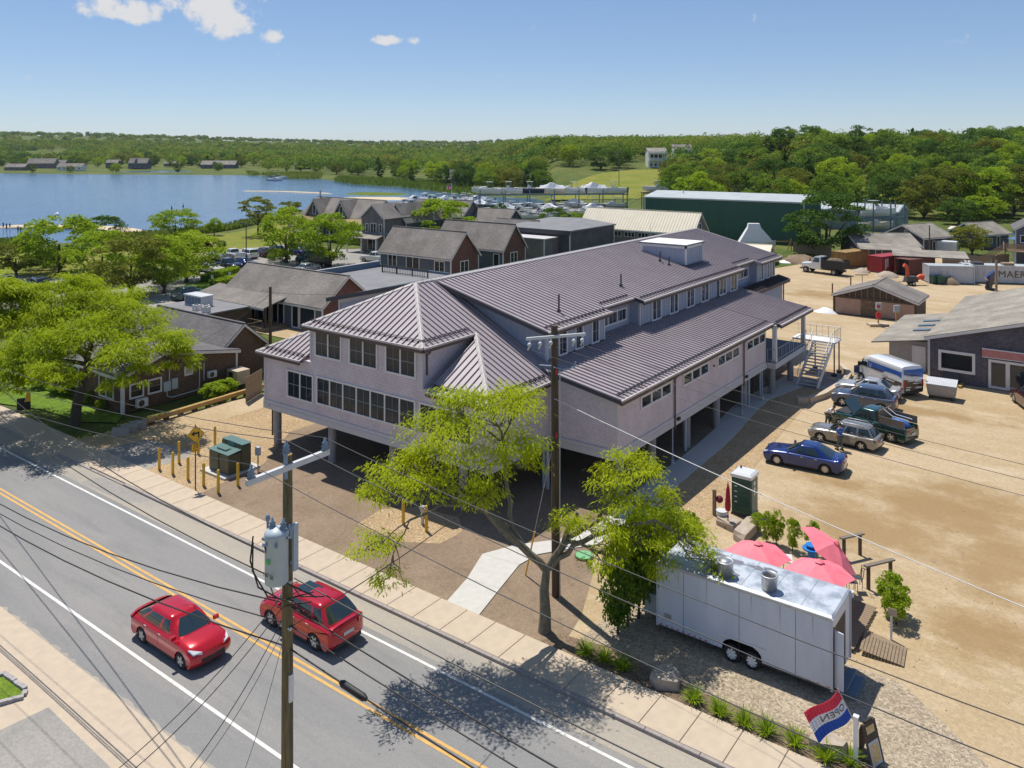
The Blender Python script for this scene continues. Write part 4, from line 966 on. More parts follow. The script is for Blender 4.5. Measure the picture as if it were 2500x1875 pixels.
def van(name, label, loc, rz, body_m='p_white', wrap=True):
    T = thing(name, label, 'van', loc, rz); L, W, H = 2.95, 1.0, 2.45
    def ring(y, dz, dx, tum):
        return [(-L+dx,y,.42), (-L+.02+dx,y,H-.25-dz), (-L+.12+dx,y,H-dz), (.9,y,H+.02-dz), (1.35,y,H-.10-dz), (1.75,y,H-.45-dz*.6), (2.30,y,1.42), (2.80-dx,y,1.18-dz*.5), (L-dx,y,.95-dz*.3), (L-dx,y,.45), (L-.15,y,.30)] + \
               [(1.95+.46*math.cos(math.pi*i/7), y, max(.28,.32+.46*math.sin(math.pi*i/7))) for i in range(8)] + [(-1.75+.46*math.cos(math.pi*i/7), y, max(.28,.32+.46*math.sin(math.pi*i/7))) for i in range(8)] + [(-L+.1+dx,y,.30)]
    body = soft(MB().loft([ring(y, dz, dx, 0) for y, dz, dx in ((-W,.32,.08), (-W+.05,.12,.04), (-W+.22,.02,.01), (0,-.03,-.01), (W-.22,.02,.01), (W-.05,.12,.04), (W,.32,.08))]).build('body', body_m, T))
    bv = body.modifiers.new('soft', 'BEVEL'); bv.width = .03; bv.segments = 2; bv.limit_method = 'ANGLE'; bv.angle_limit = R(28)
    MB().box(-L+.3,-W+.2,.18, L-.3,W-.2,.5).build('underbody', 'trim_black', T)
    for sg in (-1, 1):
        wheel_parts(T, 1.95, sg*(W-.02), .36); wheel_parts(T, -1.75, sg*(W-.02), .36)
        MB().ext([(1.15,sg*(W+.005),1.42), (2.05,sg*(W+.005),1.42), (1.72,sg*(W-.02),1.98), (1.15,sg*(W-.02),1.98)], (0,sg*.012,0)).build('side_window', 'glass_car', T)
        MB().cbox((2.0,sg*(W+.14),1.5), (.14,.2,.34)).build('mirror', 'trim_black', T)
        MB().box(-L-.012,sg*(W-.22),.85, -L+.02,sg*(W-.06),1.35).build('tail_light', 'light_red', T)
        MB().ext([(2.75,sg*(W-.12),.98), (2.93,sg*.55,.92), (2.9,sg*.55,1.06), (2.62,sg*(W-.1),1.14)], (.03,0,.02)).build('headlight', 'light_clear', T)
    MB().ext([(1.80,-.82,2.0), (2.26,-.85,1.50), (2.26,.85,1.50), (1.80,.82,2.0)], (.02,0,.02)).build('windscreen', 'glass_car', T)
    MB().box(-L-.01,-W*.85,.36, -L+.05,W*.85,.52).build('bumper', 'trim_black', T)
    MB().box(-L-.02,.35,.55, -L,.75,.68).build('number_plate', 'plate', T)
    if wrap:
        wb_, wk = M['wrap_blue'], M['wrap_brown']
        for sg in (-1, 1):
            y = sg*(W+.004); f = lambda pts, nm, m: MB().ext([(x, y, z) for x, z in pts], (0, sg*.004, 0)).build(nm, m, T)
            f([(-2.80,1.52), (-2.80,1.98), (1.10,1.98), (1.10,1.40), (-.6,1.42), (-1.0,1.62), (-2.2,1.64)], 'blue_graphic', wb_)
            f([(-2.80,.55), (-2.80,1.18), (-.9,1.10), (-.2,.80), (-1.25,.80), (-1.25,.55)], 'dark_graphic', wk)
            f([(2.15,.55), (2.15,1.3), (2.85,1.1), (2.85,.55)], 'blue_graphic', M['wrap_navy'])
        g2 = lambda pts, nm, m, d=.004: MB().ext([(-L-.006-d, y, z) for y, z in pts], (-.004, 0, 0)).build(nm, m, T)
        g2([(-.92,1.52), (.92,1.80), (.92,2.20), (-.92,2.20)], 'blue_graphic', wb_, .0)
        g2([(-.92,.52), (.92,.52), (.92,1.42), (-.92,1.14)], 'dark_graphic', wk, .0)
        # lettering on the side and the rear doors
        def word(txt, size, x, z, m, face):
            me = text_mesh(txt, size, .003, 'LEFT', shear=.15); o = mesh_obj('lettering', me, m, T)
            if face == 'side': o.location = (x, W+.016, z); o.rotation_euler = (0, 0, R(180))
            elif face == 'off': o.location = (x, -W-.016, z)
            else: o.location = (-L-.022, x, z); o.rotation_euler = (0, 0, R(-90))
        for face in ('side', 'off'):
            word('V', .62, 1.0 if face == 'side' else -1.0, 1.62, M['p_white'], face); word('V', .58, .96 if face == 'side' else -.96, 1.60, M['p_black'], face)
            word('INEYARD', .30, .55 if face == 'side' else -.55, 1.50, M['p_black'], face)
        word('V', .48, .72, 1.78, M['p_white'], 'rear'); word('V', .44, .70, 1.77, M['p_black'], 'rear'); word('INEYARD', .24, .40, 1.70, M['p_black'], 'rear')
        for k, (y0, y1, z) in enumerate(((.55,-.05,1.28),(-.12,-.80,1.22),(.05,-.80,1.08),(.70,.25,.80),(-.25,-.80,.78),(-.10,-.80,.72))):   # small print too fine to read
            MB().box(-L-.016, y1, z-.03, -L-.012, y0, z+.03).build('small_print', 'p_white', T)
        for sg in (-1, 1):
            for (x0, x1, z) in ((.1,-1.0,1.24),(-.2,-1.6,1.24),(-.6,-1.7,1.02)): MB().box(min(x0,x1)-.3, sg*(W+.010), z-.045, max(x0,x1)-.5, sg*(W+.013), z+.045).build('small_print', 'p_white', T)
    return T
M['wrap_blue'] = mat('van blue vinyl', (.015,.105,.42), .3, coat=.5); M['wrap_brown'] = mat('van dark brown vinyl', (.055,.038,.030), .35, coat=.4); M['wrap_navy'] = mat('van navy vinyl', (.012,.03,.11), .3, coat=.5)
vc = Vector((11.51,38.85))
van('delivery_van', 'white blue and brown lettered delivery van by the shop', (vc.x, vc.y, .01), R(142))
# far yard
van('white_work_van', 'white work van parked behind the grey fence near the cottages', (0.29,135.41,0.01), R(176), wrap=False)
car('white_parked_car', 'white car parked behind the lettered container', 'car', (5.24,120.83,0.01), R(160), 'sedan', 'p_white', detail=False)
# car park by the water
lot = [('navy_estate_car','dark navy estate car at the left edge of the car park','bigsuv','p_navy',(-99.88,16.63),170), ('dark_estate_car','dark blue estate car second from the left in the car park','bigsuv','p_navy',(-93.91,18.15),172),
       ('black_convertible','small black car beside the big leafy shrub','sedan','p_black',(-94.22,23.83),172), ('teal_sport_utility','teal sport utility car parked with its rear to the hedge walk','suv','p_teal',(-70.62,26.67),96),
       ('grey_pickup','grey pickup at the left end of the car row','pickup','p_silver',(-99.55,50.65),172), ('white_pickup','white pickup truck in the car row beside the white utility car','pickup','p_white',(-99.06,52.95),172),
       ('white_sport_utility','white sport utility car in the middle of the car row','bigsuv','p_white',(-97.42,54.83),172), ('maroon_sport_utility','dark maroon utility car beside the white one','suv','p_maroon',(-97.06,57.77),172),
       ('navy_sport_utility','navy utility car at the right end of the car row','bigsuv','p_navy',(-97.24,60.40),172), ('blue_pickup','dark blue pickup in front of the car row','pickup','p_navy',(-88.95,44.88),5),
       ('blue_saloon','low blue car next to the dark blue pickup','sedan','p_blue',(-88.97,48.22),5), ('beige_saloon','beige car beneath the leafy trees','sedan','p_beige',(-88.41,41.55),5),
       ('silver_hatchback','silver hatchback showing over the shop roof','hatch','p_silver',(-76.08,50.68),100), ('white_utility_pickup','white pickup parked beside the blue grey shingled house','pickup','p_white',(-75.82,65.08),190),
       ('maroon_hatchback','maroon car behind the trees in the car park','hatch','p_maroon',(-97.82,67.23),172), ('blue_hatchback','blue car behind the street tree','hatch','p_blue',(-93.75,62.98),172)]
for nm, lb, kd, pt, (x, y), a in lot: car(nm, lb, 'car', (x, y, .02), R(a), kd, pt, detail=kd not in ('x',))
# ---------------------------------------------------------------- poles, wires and street furniture
def sag(a, b, s, n=14):
    a, b = Vector(a), Vector(b); return [a.lerp(b, i/n) - Vector((0, 0, s*4*(i/n)*(1-i/n))) for i in range(n+1)]
def wire(name, label, a, b, s=.6, r=.012, m='black', group='overhead wires', n=14):
    o = MB().tube(sag(a, b, s, n), r, 5).build(name, m, fix=False); return tag(o, label, 'wire', group)
def insulator(mb, p, s=1.0):
    x, y, z = p; mb.lathe([(.04*s,0), (.11*s,.02*s), (.05*s,.06*s), (.10*s,.10*s), (.05*s,.14*s), (.085*s,.18*s), (.04*s,.22*s), (.03*s,.30*s), (.0001,.33*s)], (x, y, z), 10)
M['insulator'] = mat('blue grey insulator', (.20,.27,.38), .35); M['tank'] = mat('transformer grey', (.36,.42,.47), .45, c2=(.40,.46,.51), scale=2); M['arm'] = mat('fibreglass arm', (.58,.58,.60), .5, c2=(.52,.53,.55), scale=2)
LP = Vector((8.27,-19.62,0.00))
T = thing('utility_pole', 'wooden utility pole with grey transformer can and white crossarm by the near lane', 'utility pole', LP)
MB().tube([(0,0,-.5), (0.02,0,3), (.03,0,7), (.04,0,11.35)], [.175,.165,.15,.125], 14).build('post', 'wood_pole', T)
MB().lathe([(.126,0),(.126,.012),(.0001,.014)], (.04,0,11.35), 14).build('post_top', 'timber', T)
arm = MB().box(-.05,-1.45,10.98, .07,1.35,11.14); arm.build('crossarm', 'arm', T, (.17,0,0))
for y, z in ((-1.3,11.14), (-.16,11.45), (1.22,11.14)):
    mb = MB(); insulator(mb, (.18,y,z), 1.15); mb.build('insulator', 'insulator', T)
MB().box(.12,-.2,10.75, .2,-.12,11.46).build('insulator_bracket', 'insulator', T)
tr = MB().lathe([(.30,0), (.315,.03), (.315,1.28), (.33,1.30), (.33,1.36), (.26,1.44), (.10,1.50), (.0001,1.52)], (0,0,0), 22).build('transformer_tank', 'tank', T, (.20,-.50,8.05))
for (x, y) in ((-.12,-.05), (.16,.1)):
    mb = MB(); insulator(mb, (x, y, 1.40), 1.1); mb.build('bushing', 'insulator', tr)
for a in (2.6, 3.6, 4.6, 5.6): MB().cyl((.31*math.cos(a),.31*math.sin(a),1.12), (.42*math.cos(a),.42*math.sin(a),1.16), .045).build('terminal', 'insulator', tr)
for (x, y) in ((-.52,.1), (.46,.12)): MB().tube([(x*.6,y,1.22), (x,y,1.30), (x,y,1.58)], .035, 8).lathe([(.05,0),(.065,.05),(.05,.16),(.0001,.18)], (x,y,1.5), 8).build('arrester', 'insulator', tr)
mesh_obj('tank_number', text_mesh('167 50', .16), 'black', tr, (.05,-.318,.30))
MB().box(-.03,-.322,.62, .12,-.312,.74).build('tank_sticker', mat('green sticker', (.05,.50,.10), .5), tr)
MB().box(.30,-.06,8.2, .38,.10,9.5).box(.18,-.04,8.35, .30,.06,8.42).box(.18,-.04,9.25, .30,.06,9.32).build('mounting_bracket', 'tank', T)
for pts in ([(-.50,-.75,9.2), (-.42,-.9,8.6), (-.2,-.8,7.9), (.2,-.3,7.45), (.9,.2,7.7)], [(-.3,-.9,9.15), (-.25,-.95,8.4), (-.05,-.6,7.6), (.3,0,7.35)], [(.12,-.85,9.2), (.2,-.7,8.5), (.35,-.2,7.9), (.9,.3,7.5)], [(-.6,-.1,7.5), (0,-.3,7.2), (.8,.2,7.4)], [(-.3,.1,7.9), (.3,.25,7.35), (1.1,.4,7.55)]):
    MB().tube([Vector(p) for p in pts], .022, 6).build('jumper_cable', 'black', T)
for z in (7.85, 7.35, 6.55): MB().cyl((.12,-.05,z), (.24,-.05,z), .05, n=8).cyl((-.1,-.05,z), (-.2,-.08,z), .045, n=8).build('cable_clamp', 'steel', T)
MB().box(.14,-.07,4.5, .22,.07,5.25).build('terminal_box', 'trim', T); MB().cyl((.17,0,2.0), (.17,0,6.0), .025, n=6).build('conduit', 'steel_dark', T)
RP = Vector((6.92,-3.90,0.00))
T2 = thing('utility_pole', 'tall brown utility pole standing before the building corner', 'utility pole', RP)
MB().tube([(0,0,-.5), (-.05,0,4), (-.10,0,12.0)], [.20,.185,.15], 14).build('post', 'wood_pole_dark', T2)
aa = R(56); ad = Vector((math.cos(aa), math.sin(aa), 0)); ap = Vector((-.1, 0, 11.55)) + Vector((ad.y, -ad.x, 0))*.2
MB().cbox(ap, (2.8,.10,.12), aa).build('crossarm', 'arm', T2)
for t in (-1.25, -.75, -.25, .85, 1.25):
    p = ap + ad*t; mb = MB(); mb.tube([p-Vector((0,0,.05)), p+Vector((.12,-.15,-.25)), p+Vector((.05,-.2,-.45))], .035, 8); mb.sphere(p+Vector((.1,-.16,-.22)), .09); mb.build('insulator', 'arm', T2)
MB().tube([(0,-.2,10.2), (.5,-.25,10.2), (.95,.0,10.3), (1.0,.0,10.55)], .03, 6).tube([(-.2,-.1,10.2), (-.7,-.3,10.2)], .03, 6).build('lower_bracket', 'insulator', T2)
MB().tube([(.22,-.05,0), (.22,-.05,10.0)], .025, 6).build('conduit', 'pvc', T2)
for zz in (9.9, 7.1): MB().cyl((.1,-.15,zz), (.16,-.22,zz+.25), .035).build('marker', 'light_red', T2)
# primary wires along the road
nxt = [(LP.x+38, LP.y+dy, 11.3) for dy in (-1.3, -.16, 1.22)]; prv = [(LP.x-44, LP.y+dy+.3, 10.9) for dy in (-1.3, -.16, 1.22)]
for dy, z, a, b, nm in zip((-1.3,-.16,1.22), (11.5,11.82,11.5), nxt, prv, ('left end', 'pole top', 'right end')):
    p = (LP.x+.18, LP.y+dy, z); wire('power_line', 'bare power wire running right from the '+nm+' insulator of the near crossarm', p, a, 1.0, .011, 'steel_dark', 'primary wires'); wire('power_line', 'bare power wire running left from the '+nm+' insulator of the near crossarm', p, b, 1.3, .011, 'steel_dark', 'primary wires')
# communication cables lower down
for z, r, s, nm in ((7.15,.021,.8,'highest'), (6.6,.018,.75,'middle'), (5.95,.024,.7,'lowest')):
    wire('cable', nm+' black communication cable running right from the near pole', (LP.x+.2, LP.y, z), (LP.x+38, LP.y+.2, z+.1), s, r, 'black', 'communication cables'); wire('cable', nm+' black communication cable running left from the near pole', (LP.x-.1, LP.y, z), (LP.x-46, LP.y+.3, z+.2), s*2.9, r, 'black', 'communication cables')
for dx, r in ((2.2,.10), (12.5,.09)):
    p = sag((LP.x+.2, LP.y, 5.95), (LP.x+38, LP.y+.2, 6.05), .7, 38); k = int(dx)
    o = MB().tube([p[k], p[k].lerp(p[k+1], .12), p[k].lerp(p[k+1], .88), p[k+1]], [r*.5, r, r, r*.5], 12).build('splice_case', 'black'); tag(o, ('black cable splice case hanging nearest the near pole', 'black cable splice case farther along the cable')[dx > 5], 'splice case', 'splice cases')
# service drops
for i, (tx, ty, tz) in enumerate(((7.81,-24.90,5.00), (8.01,-24.67,4.90), (8.97,-23.79,4.60), (9.18,-23.71,4.60), (10.23,-22.98,4.20))):
    wire('service_drop', ('leftmost','second','third','fourth','rightmost')[i]+' thin service drop running from the near pole to the bottom edge', (LP.x-.1, LP.y-.1, 7.4-.35*i), (tx, ty, tz), .35, .012 if i < 3 else .008, 'black', 'service drops')
for i, z in enumerate((8.3, 7.7)): wire('service_drop', ('upper','lower')[i]+' twisted cable crossing the road towards the left', (LP.x-.15, LP.y, z), (-52, -9.5-2*i, 8.6), 2.2, .020, 'black', 'cables crossing left')
wire('service_drop', 'cable crossing the road from the near pole to the tall brown pole', (LP.x+.2, LP.y, 6.6), (RP.x, RP.y, 7.2), .4, .016, 'black')
wire('neutral_cable', 'thick pale cable with splices leaving the near pole over the parked path', (LP.x+.2, LP.y+.1, 7.9), (LP.x+38, LP.y+2.5, 8.3), 1.1, .018, 'steel_dark')
wire('neutral_cable', 'thick white cable running from the tall brown pole across the yard', (RP.x, RP.y-.15, 8.8), (RP.x+34, RP.y-9.5, 8.0), .5, .015, 'trim')
for t in (-1.25, .0, 1.25):
    p = RP + ap + ad*t; wire('power_line', {-1.25: 'left', 0: 'middle', 1.25: 'right'}[t]+' bare wire from the tall brown pole crossarm across the yard', p+Vector((.1,-.2,-.4)), (RP.x+40, RP.y-5+t*1.2, 11.2), .9, .008, 'steel_dark', 'yard wires')
wire('guy_wire', 'steel guy wire with yellow guard beside the tall brown pole', (RP.x-.1, RP.y, 7.0), (RP.x-2.1, RP.y+.6, .1), 0, .012, 'steel')
tag(MB().tube([(RP.x-2.1, RP.y+.6, .05), (RP.x-1.45, RP.y+.4, 2.3)], .04, 8).build('guy_guard', 'sign_yellow'), 'yellow plastic guy wire guard rising from the earth', 'guy guard')
o3 = Vector((-32.83,10.86,0.00)); T3 = thing('utility_pole', 'short service pole with wires before the glass fronted shop', 'utility pole', o3)
MB().tube([(0,0,-.4), (0,0,7.6)], [.15,.12], 12).build('post', 'wood_pole_dark', T3); MB().tube([(-.1,0,7.1), (-.8,-.2,7.3), (-1.2,0,7.0)], .02, 5).tube([(-.1,0,6.9), (-.7,.3,6.7), (-.9,0,6.4)], .02, 5).build('cable_loop', 'black', T3)
wire('service_drop', 'grey service wire from the short pole to the brown shingled house', o3+Vector((0,0,7.0)), (-33.96,2.61,3.37), .5, .014, 'black'); wire('service_drop', 'grey service wire from the short pole to the terrace', o3+Vector((0,0,7.1)), (-40.57,33.80,3.41), .4, .014, 'black')
wire('service_drop', 'service wire from the short pole into the car park', o3+Vector((0,0,6.7)), (-48.50,9.26,2.24), .6, .012, 'black')
o4 = Vector((-86.51,46.70,0.00)); T4 = thing('lamp_post', 'dark double headed lamp post in the car park', 'lamp post', o4)
MB().tube([(0,0,0), (0,0,7.4)], [.10,.07], 8).tube([(-.9,0,7.3), (.9,0,7.3)], .04, 6).build('post', 'steel_dark', T4)
for x in (-1.1, 1.1): MB().cbox((x,0,7.3), (.55,.35,.22)).build('lamp_head', 'steel_dark', T4)
tag(MB().tube([(0,0,0), (0,0,5.6)], [.13,.10], 10).build('service_pole', 'wood_pole', None, (-0.59,129.25,0.00)), 'thin bare wooden pole beside the white work van', 'pole')

# bollards
bl = MB().lathe([(.085,-.1), (.085,1.25), (.07,1.31), (.04,1.345), (.0001,1.355)], (0,0,0), 14).mesh('bollard')
BLS = [((-20.63,-6.59),'first yellow bollard from the left in the row along the pavement'), ((-19.25,-6.52),'second yellow bollard from the left in the row along the pavement'), ((-17.79,-6.42),'third yellow bollard from the left along the pavement, left of the turn sign'),
       ((-16.24,-6.38),'fourth yellow bollard along the pavement, right of the turn sign'), ((-14.65,-6.47),'yellow bollard at the right end of the row along the pavement'), ((-14.62,-5.18),'yellow bollard right of the green cabinet, behind the crossarm end'),
       ((-20.61,-5.28),'yellow bollard in the second row, left of the green cabinet'), ((-21.0,-3.69),'yellow bollard half hidden behind the turn sign'), ((-21.28,-2.28),'farthest yellow bollard behind the green cabinet'),
       ((-3.34,-2.98),'left one of two yellow bollards on the gravel bed'), ((-1.84,-2.83),'right one of two yellow bollards on the gravel bed')]
for (x, y), lb in BLS: tag(mesh_obj('bollard', bl, 'yellow', None, (x, y, .02)), lb, 'bollard', 'yellow steel bollards')
# turn sign
T = thing('turn_sign', 'yellow diamond left turn sign with a 20 mph plate', 'road sign', (-16.16,-6.96,.02), R(72))
MB().box(-.03,-.03,0, .03,.03,3.75).build('post', 'steel_dark', T)
s_ = .5; MB().ext([(0,-.045,3.2-s_), (s_,-.045,3.2), (0,-.045,3.2+s_), (-s_,-.045,3.2)], (0,.012,0)).build('diamond_border', 'black', T)
s_ = .47; MB().ext([(0,-.050,3.2-s_), (s_,-.050,3.2), (0,-.050,3.2+s_), (-s_,-.050,3.2)], (0,.004,0)).build('diamond', 'sign_yellow', T)
MB().ext([(.13,-.056,2.98), (.21,-.056,2.98), (.21,-.056,3.33), (-.06,-.056,3.30), (-.06,-.056,3.40), (-.27,-.056,3.24), (-.06,-.056,3.10), (-.06,-.056,3.20), (.13,-.056,3.22)], (0,.004,0)).build('arrow', 'black', T)
MB().box(-.23,-.047,2.20, .23,-.036,2.66).build('speed_plate', 'sign_yellow', T); MB().box(-.245,-.040,2.185, .245,-.030,2.675).build('plate_border', 'black', T)
mesh_obj('plate_number', text_mesh('20', .33), 'black', T, (0,-.052,2.50)); mesh_obj('plate_unit', text_mesh('M.P.H.', .12), 'black', T, (0,-.052,2.28))
# pad mounted transformer cabinet
T = thing('transformer_cabinet', 'olive green electrical transformer cabinet on a concrete pad', 'cabinet', (-17.0,-3.9,.02))
MB().box(-1.35,-1.35,0, 1.15,1.2,.12).build('pad', 'walk_new', T)
bev_box(MB(), -1.0,-.95,.12, .95,-.05,1.30,.05).build('front_compartment', 'box_green', T); bev_box(MB(), -1.05,-.04,.12, 1.0,.62,1.66,.06).build('tank_compartment', 'box_green', T)
MB().ext([(-1.05,-1.0,1.31), (1.0,-1.0,1.31), (1.0,-.06,1.40), (-1.05,-.06,1.40)], (0,0,.04)).build('front_lid', 'box_green_top', T); MB().box(-1.08,-.02,1.67, 1.03,.66,1.71).build('rear_lid', 'box_green_top', T)
MB().box(-.55,-.72,1.40, .35,-.35,1.47).build('lid_plate', 'box_green_top', T); MB().box(-.35,-.06,1.45, .3,-.02,1.75).build('hinge_block', 'box_green_top', T)
MB().box(-.02,-.985,.2, .01,-.955,1.25).build('door_gap', 'black', T)
T = thing('meter_box', 'small grey meter box on a steel post behind the green cabinet', 'meter box', (-15.55,-3.1,.02))
MB().cyl((0,0,0), (0,0,1.3), .035, n=8).build('post', 'steel_dark', T); MB().box(-.16,-.1,.95, .16,.1,1.45).build('box', 'tank', T)
T = thing('fire_department_valve', 'steel standpipe between the two bollards on the gravel', 'valve', (-2.55,-2.35,.02)); MB().cyl((0,0,0), (0,0,.75), .09).build('pipe', 'steel', T); MB().cyl((0,0,.7), (0,0,.95), .13).cyl((-.2,0,.82), (.2,0,.82), .06).build('head', 'steel', T)
T = thing('manhole_cover', 'pale green round cover in the earth near the tall brown pole', 'cover', (6.1,-.2,.015)); MB().cyl((0,0,-.1), (0,0,.10), .42, n=20).build('lid', mat('pale green plastic', (.16,.42,.20), .5), T); MB().cyl((0,0,-.1), (0,0,.06), .47, n=20).build('rim', 'box_green', T)
# portable toilet
T = thing('portable_toilet', 'dark green portable toilet with white roof at the yard edge', 'portable toilet', (10.6, 9.1, .01))
M['toilet'] = mat('green plastic', (.004,.060,.042), .4, c2=(.006,.072,.05), scale=2)
wl = MB()
for i in range(8): wl.box(-.53+.001*i,-.53,.10+.24*i, .53,.53,.10+.24*i+.225)
wl.build('wall', 'toilet', T); MB().box(-.515,-.515,.05, .515,.515,2.04).build('core', 'toilet', T); MB().box(-.56,-.56,0, .56,.56,.10).build('base', 'steel_dark', T)
MB().loft([[(-.58,-.58,2.04),(.58,-.58,2.04),(.58,.58,2.04),(-.58,.58,2.04)], [(-.58,-.58,2.20),(.58,-.58,2.20),(.58,.58,2.20),(-.58,.58,2.20)], [(-.46,-.46,2.30),(.46,-.46,2.30),(.46,.46,2.30),(-.46,.46,2.30)]]).build('roof', 'p_white', T)
MB().cyl((-.3,.25,2.2), (-.3,.25,2.42), .05).build('vent', 'black', T)
MB().box(.53,-.40,.12, .55,.40,2.0).build('door', 'box_green_top', T)
for z, q in ((1.72,.12), (1.42,.10), (1.15,.07)): MB().cyl((.545,.0,z), (.56,.0,z), q, n=14).build('door_plate', 'p_white', T)
for i in range(4): MB().box(-.36,-.545,.7+.28*i, -.22,-.53,.75+.28*i).build('side_vent', 'p_white', T)
# hydrant
T = thing('fire_hydrant', 'red fire hydrant behind the porch', 'hydrant', (0.51,52.81,0.00)); MB().lathe([(.22,0),(.22,.06),(.14,.08),(.14,.62),(.18,.64),(.18,.70),(.12,.80),(.04,.88),(.0001,.9)], (0,0,0), 12).build('barrel', 'p_red', T); MB().cyl((-.24,0,.5), (.24,0,.5), .075).cyl((0,-.24,.45), (0,0,.45), .09).build('outlet', 'p_red', T)
# low concrete retaining wall round the stair pad
rw = [(6.95,42.31), (8.24,39.86), (8.55,37.23), (8.15,32.51), (7.54,30.52), (6.85,30.01)]
T = thing('retaining_wall', 'low angular concrete kerb wall beside the outside stair', 'wall', (rw[0][0], rw[0][1], 0))
for a, b in zip(rw, rw[1:]):
    d = (Vector(b)-Vector(a)); n = Vector((-d.y, d.x)).normalized()*.22; o = Vector(rw[0]); q = [Vector(a)-n-o, Vector(b)-n-o, Vector(b)+n-o, Vector(a)+n-o]
    MB().prism([(p.x, p.y) for p in q], 0, .45).build('wall_block', 'walk', T)
# guard rail of timbers beside the left house
T = thing('timber_guard_rail', 'long yellow timber guard rail beside the brown shingled house', 'guard rail', (-29.72,-2.49,0.00))
ga, gb = Vector((-28.80,-3.01,0.50)), Vector((-29.25,7.52,0.50)); base = Vector(T.location); gd = (gb-ga); L_ = gd.length; gd.normalize(); gn = Vector((-gd.y, gd.x, 0))
for i in range(4):
    a = ga+gd*(L_*i/4+.01)-base; b = ga+gd*(L_*(i+1)/4-.01)-base
    MB().ext([a-gn*.14-Vector((0,0,.3)), b-gn*.14-Vector((0,0,.3)), b+gn*.14-Vector((0,0,.3)), a+gn*.14-Vector((0,0,.3))], (0,0,.3)).build('timber', 'timber', T)
for i in range(9):
    a = ga+gd*(L_*(i+.5)/9)-base; MB().cbox((a.x,a.y,.05), (.3,.3,.32), math.atan2(gd.y, gd.x)).build('block_post', 'wood_dark', T)
for i in range(3): tag(bev_box(MB(), -.55,-.3,0, .55,.3,.5,.03).build('concrete_block', 'concrete', None, (*((-28.44,-4.89), (-28.60,-4.20), (-28.75,-3.49))[i], 0), R(58)), ('nearest concrete block below the guard rail end', 'middle concrete block below the guard rail end', 'farthest concrete block below the guard rail end')[i], 'block', 'concrete blocks')
# bicycle racks below the porch
for i in range(4): tag(MB().tube([(2.2+.5*i,31.2+.5*i,0), (2.2+.5*i,31.2+.5*i,.75), (2.35+.5*i,31.5+.5*i,.9), (2.5+.5*i,31.8+.5*i,.75), (2.5+.5*i,31.8+.5*i,0)], .03, 6).build('bicycle_rack', 'steel_dark'), ('first','second','third','last')[i]+' dark hoop bicycle rack beneath the porch', 'bicycle rack', 'hoop racks under the porch')
# ---------------------------------------------------------------- food trailer, terrace and sign corner
M['trailer'] = mat('white trailer skin', (.53,.57,.65), .45, c2=(.62,.65,.72), scale=1.4, stretch=(1,1,.35)); M['trailer_roof'] = mat('trailer roof sheet', (.27,.31,.37), .45, .1, c2=(.50,.54,.60), scale=1.6, contrast=(.38,.58))
M['roof_stain'] = mat('grey roof sealant', (.15,.155,.19), .6); M['pink'] = mat('faded red umbrella', (.80,.165,.215), .7, c2=(.84,.20,.25), scale=2); M['refl'] = mat('red reflective tape', (.55,.02,.04), .4)
tc = Vector((15.92,-3.47,0.45)); TX, TY = 6.9, 2.45; fl, rf = .42, 2.95
T = thing('food_trailer', 'long white food trailer with two roof vents', 'trailer', (15.25,-2.55,0))
x0, x1, y0, y1 = -TX/2, TX/2, -TY/2, TY/2
def arch_side(y, s):
    pts = [(x0,fl), (x0+2.75,fl)] + [(x0+3.55-.80*math.cos(math.pi*i/10), fl+.02+.52*math.sin(math.pi*i/10)**.7) for i in range(11)] + [(x1,fl), (x1,rf), (x0,rf)]
    return MB().ext([(x, y, z) for x, z in pts], (0, s*.04, 0))
arch_side(y0, 1).build('side_wall', 'trailer', T); arch_side(y1, -1).build('side_wall', 'trailer', T)
MB().box(x0,y0+.04,fl, x0+.04,y1-.04,rf).build('front_wall', 'trailer', T)
MB().box(x0+.05,y0+.05,fl-.08, x1-.05,y1-.05,fl).build('floor', 'steel_dark', T)
rp = MB().loft([[(x0-.02,y0-.02,rf),(x1+.02,y0-.02,rf),(x1+.02,y1+.02,rf),(x0-.02,y1+.02,rf)], [(x0+.05,y0+.12,rf+.07),(x1-.05,y0+.12,rf+.07),(x1-.05,y1-.12,rf+.07),(x0+.05,y1-.12,rf+.07)]]); rp.build('roof', 'trailer_roof', T)
for x in (-2.3, -1.15, 0, 1.15, 2.3): MB().box(x-.012,y0+.13,rf+.07, x+.012,y1-.13,rf+.078).build('roof_seam', 'steel', T)
for (x, y, sx, sy, k) in ((-1.7,.7,.55,.18,1), (-.75,.55,.42,.22,2), (.1,.6,.45,.18,3), (.55,.75,.4,.14,4), (-.9,-.45,.7,.16,5), (-2.4,-.35,.3,.14,6)):
    rnd = random.Random(k); MB().ext([(x+sx*math.cos(a)*rnd.uniform(.6,1.1), y+sy*math.sin(a)*rnd.uniform(.5,1.2), rf+.0705) for a in [2*math.pi*i/11 for i in range(11)]], (0,0,.003)).build('sealant_patch', 'roof_stain', T)
for k, x in enumerate((-.75, 1.0)):
    v = MB().lathe([(.25,0), (.25,.06), (.29,.06), (.30,.52), (.33,.56), (.33,.60), (.27,.60), (.24,.42)], (0,0,0), 18).build('roof_vent', 'steel', T, (x,-.72,rf+.06))
    if k == 0: MB().sphere((0,0,.58), .24, 14, 6, (1,1,.35)).build('vent_cap', 'rim', v)
    else: MB().cyl((0,0,.40), (0,0,.52), .235, n=16).build('vent_opening', 'black', v)
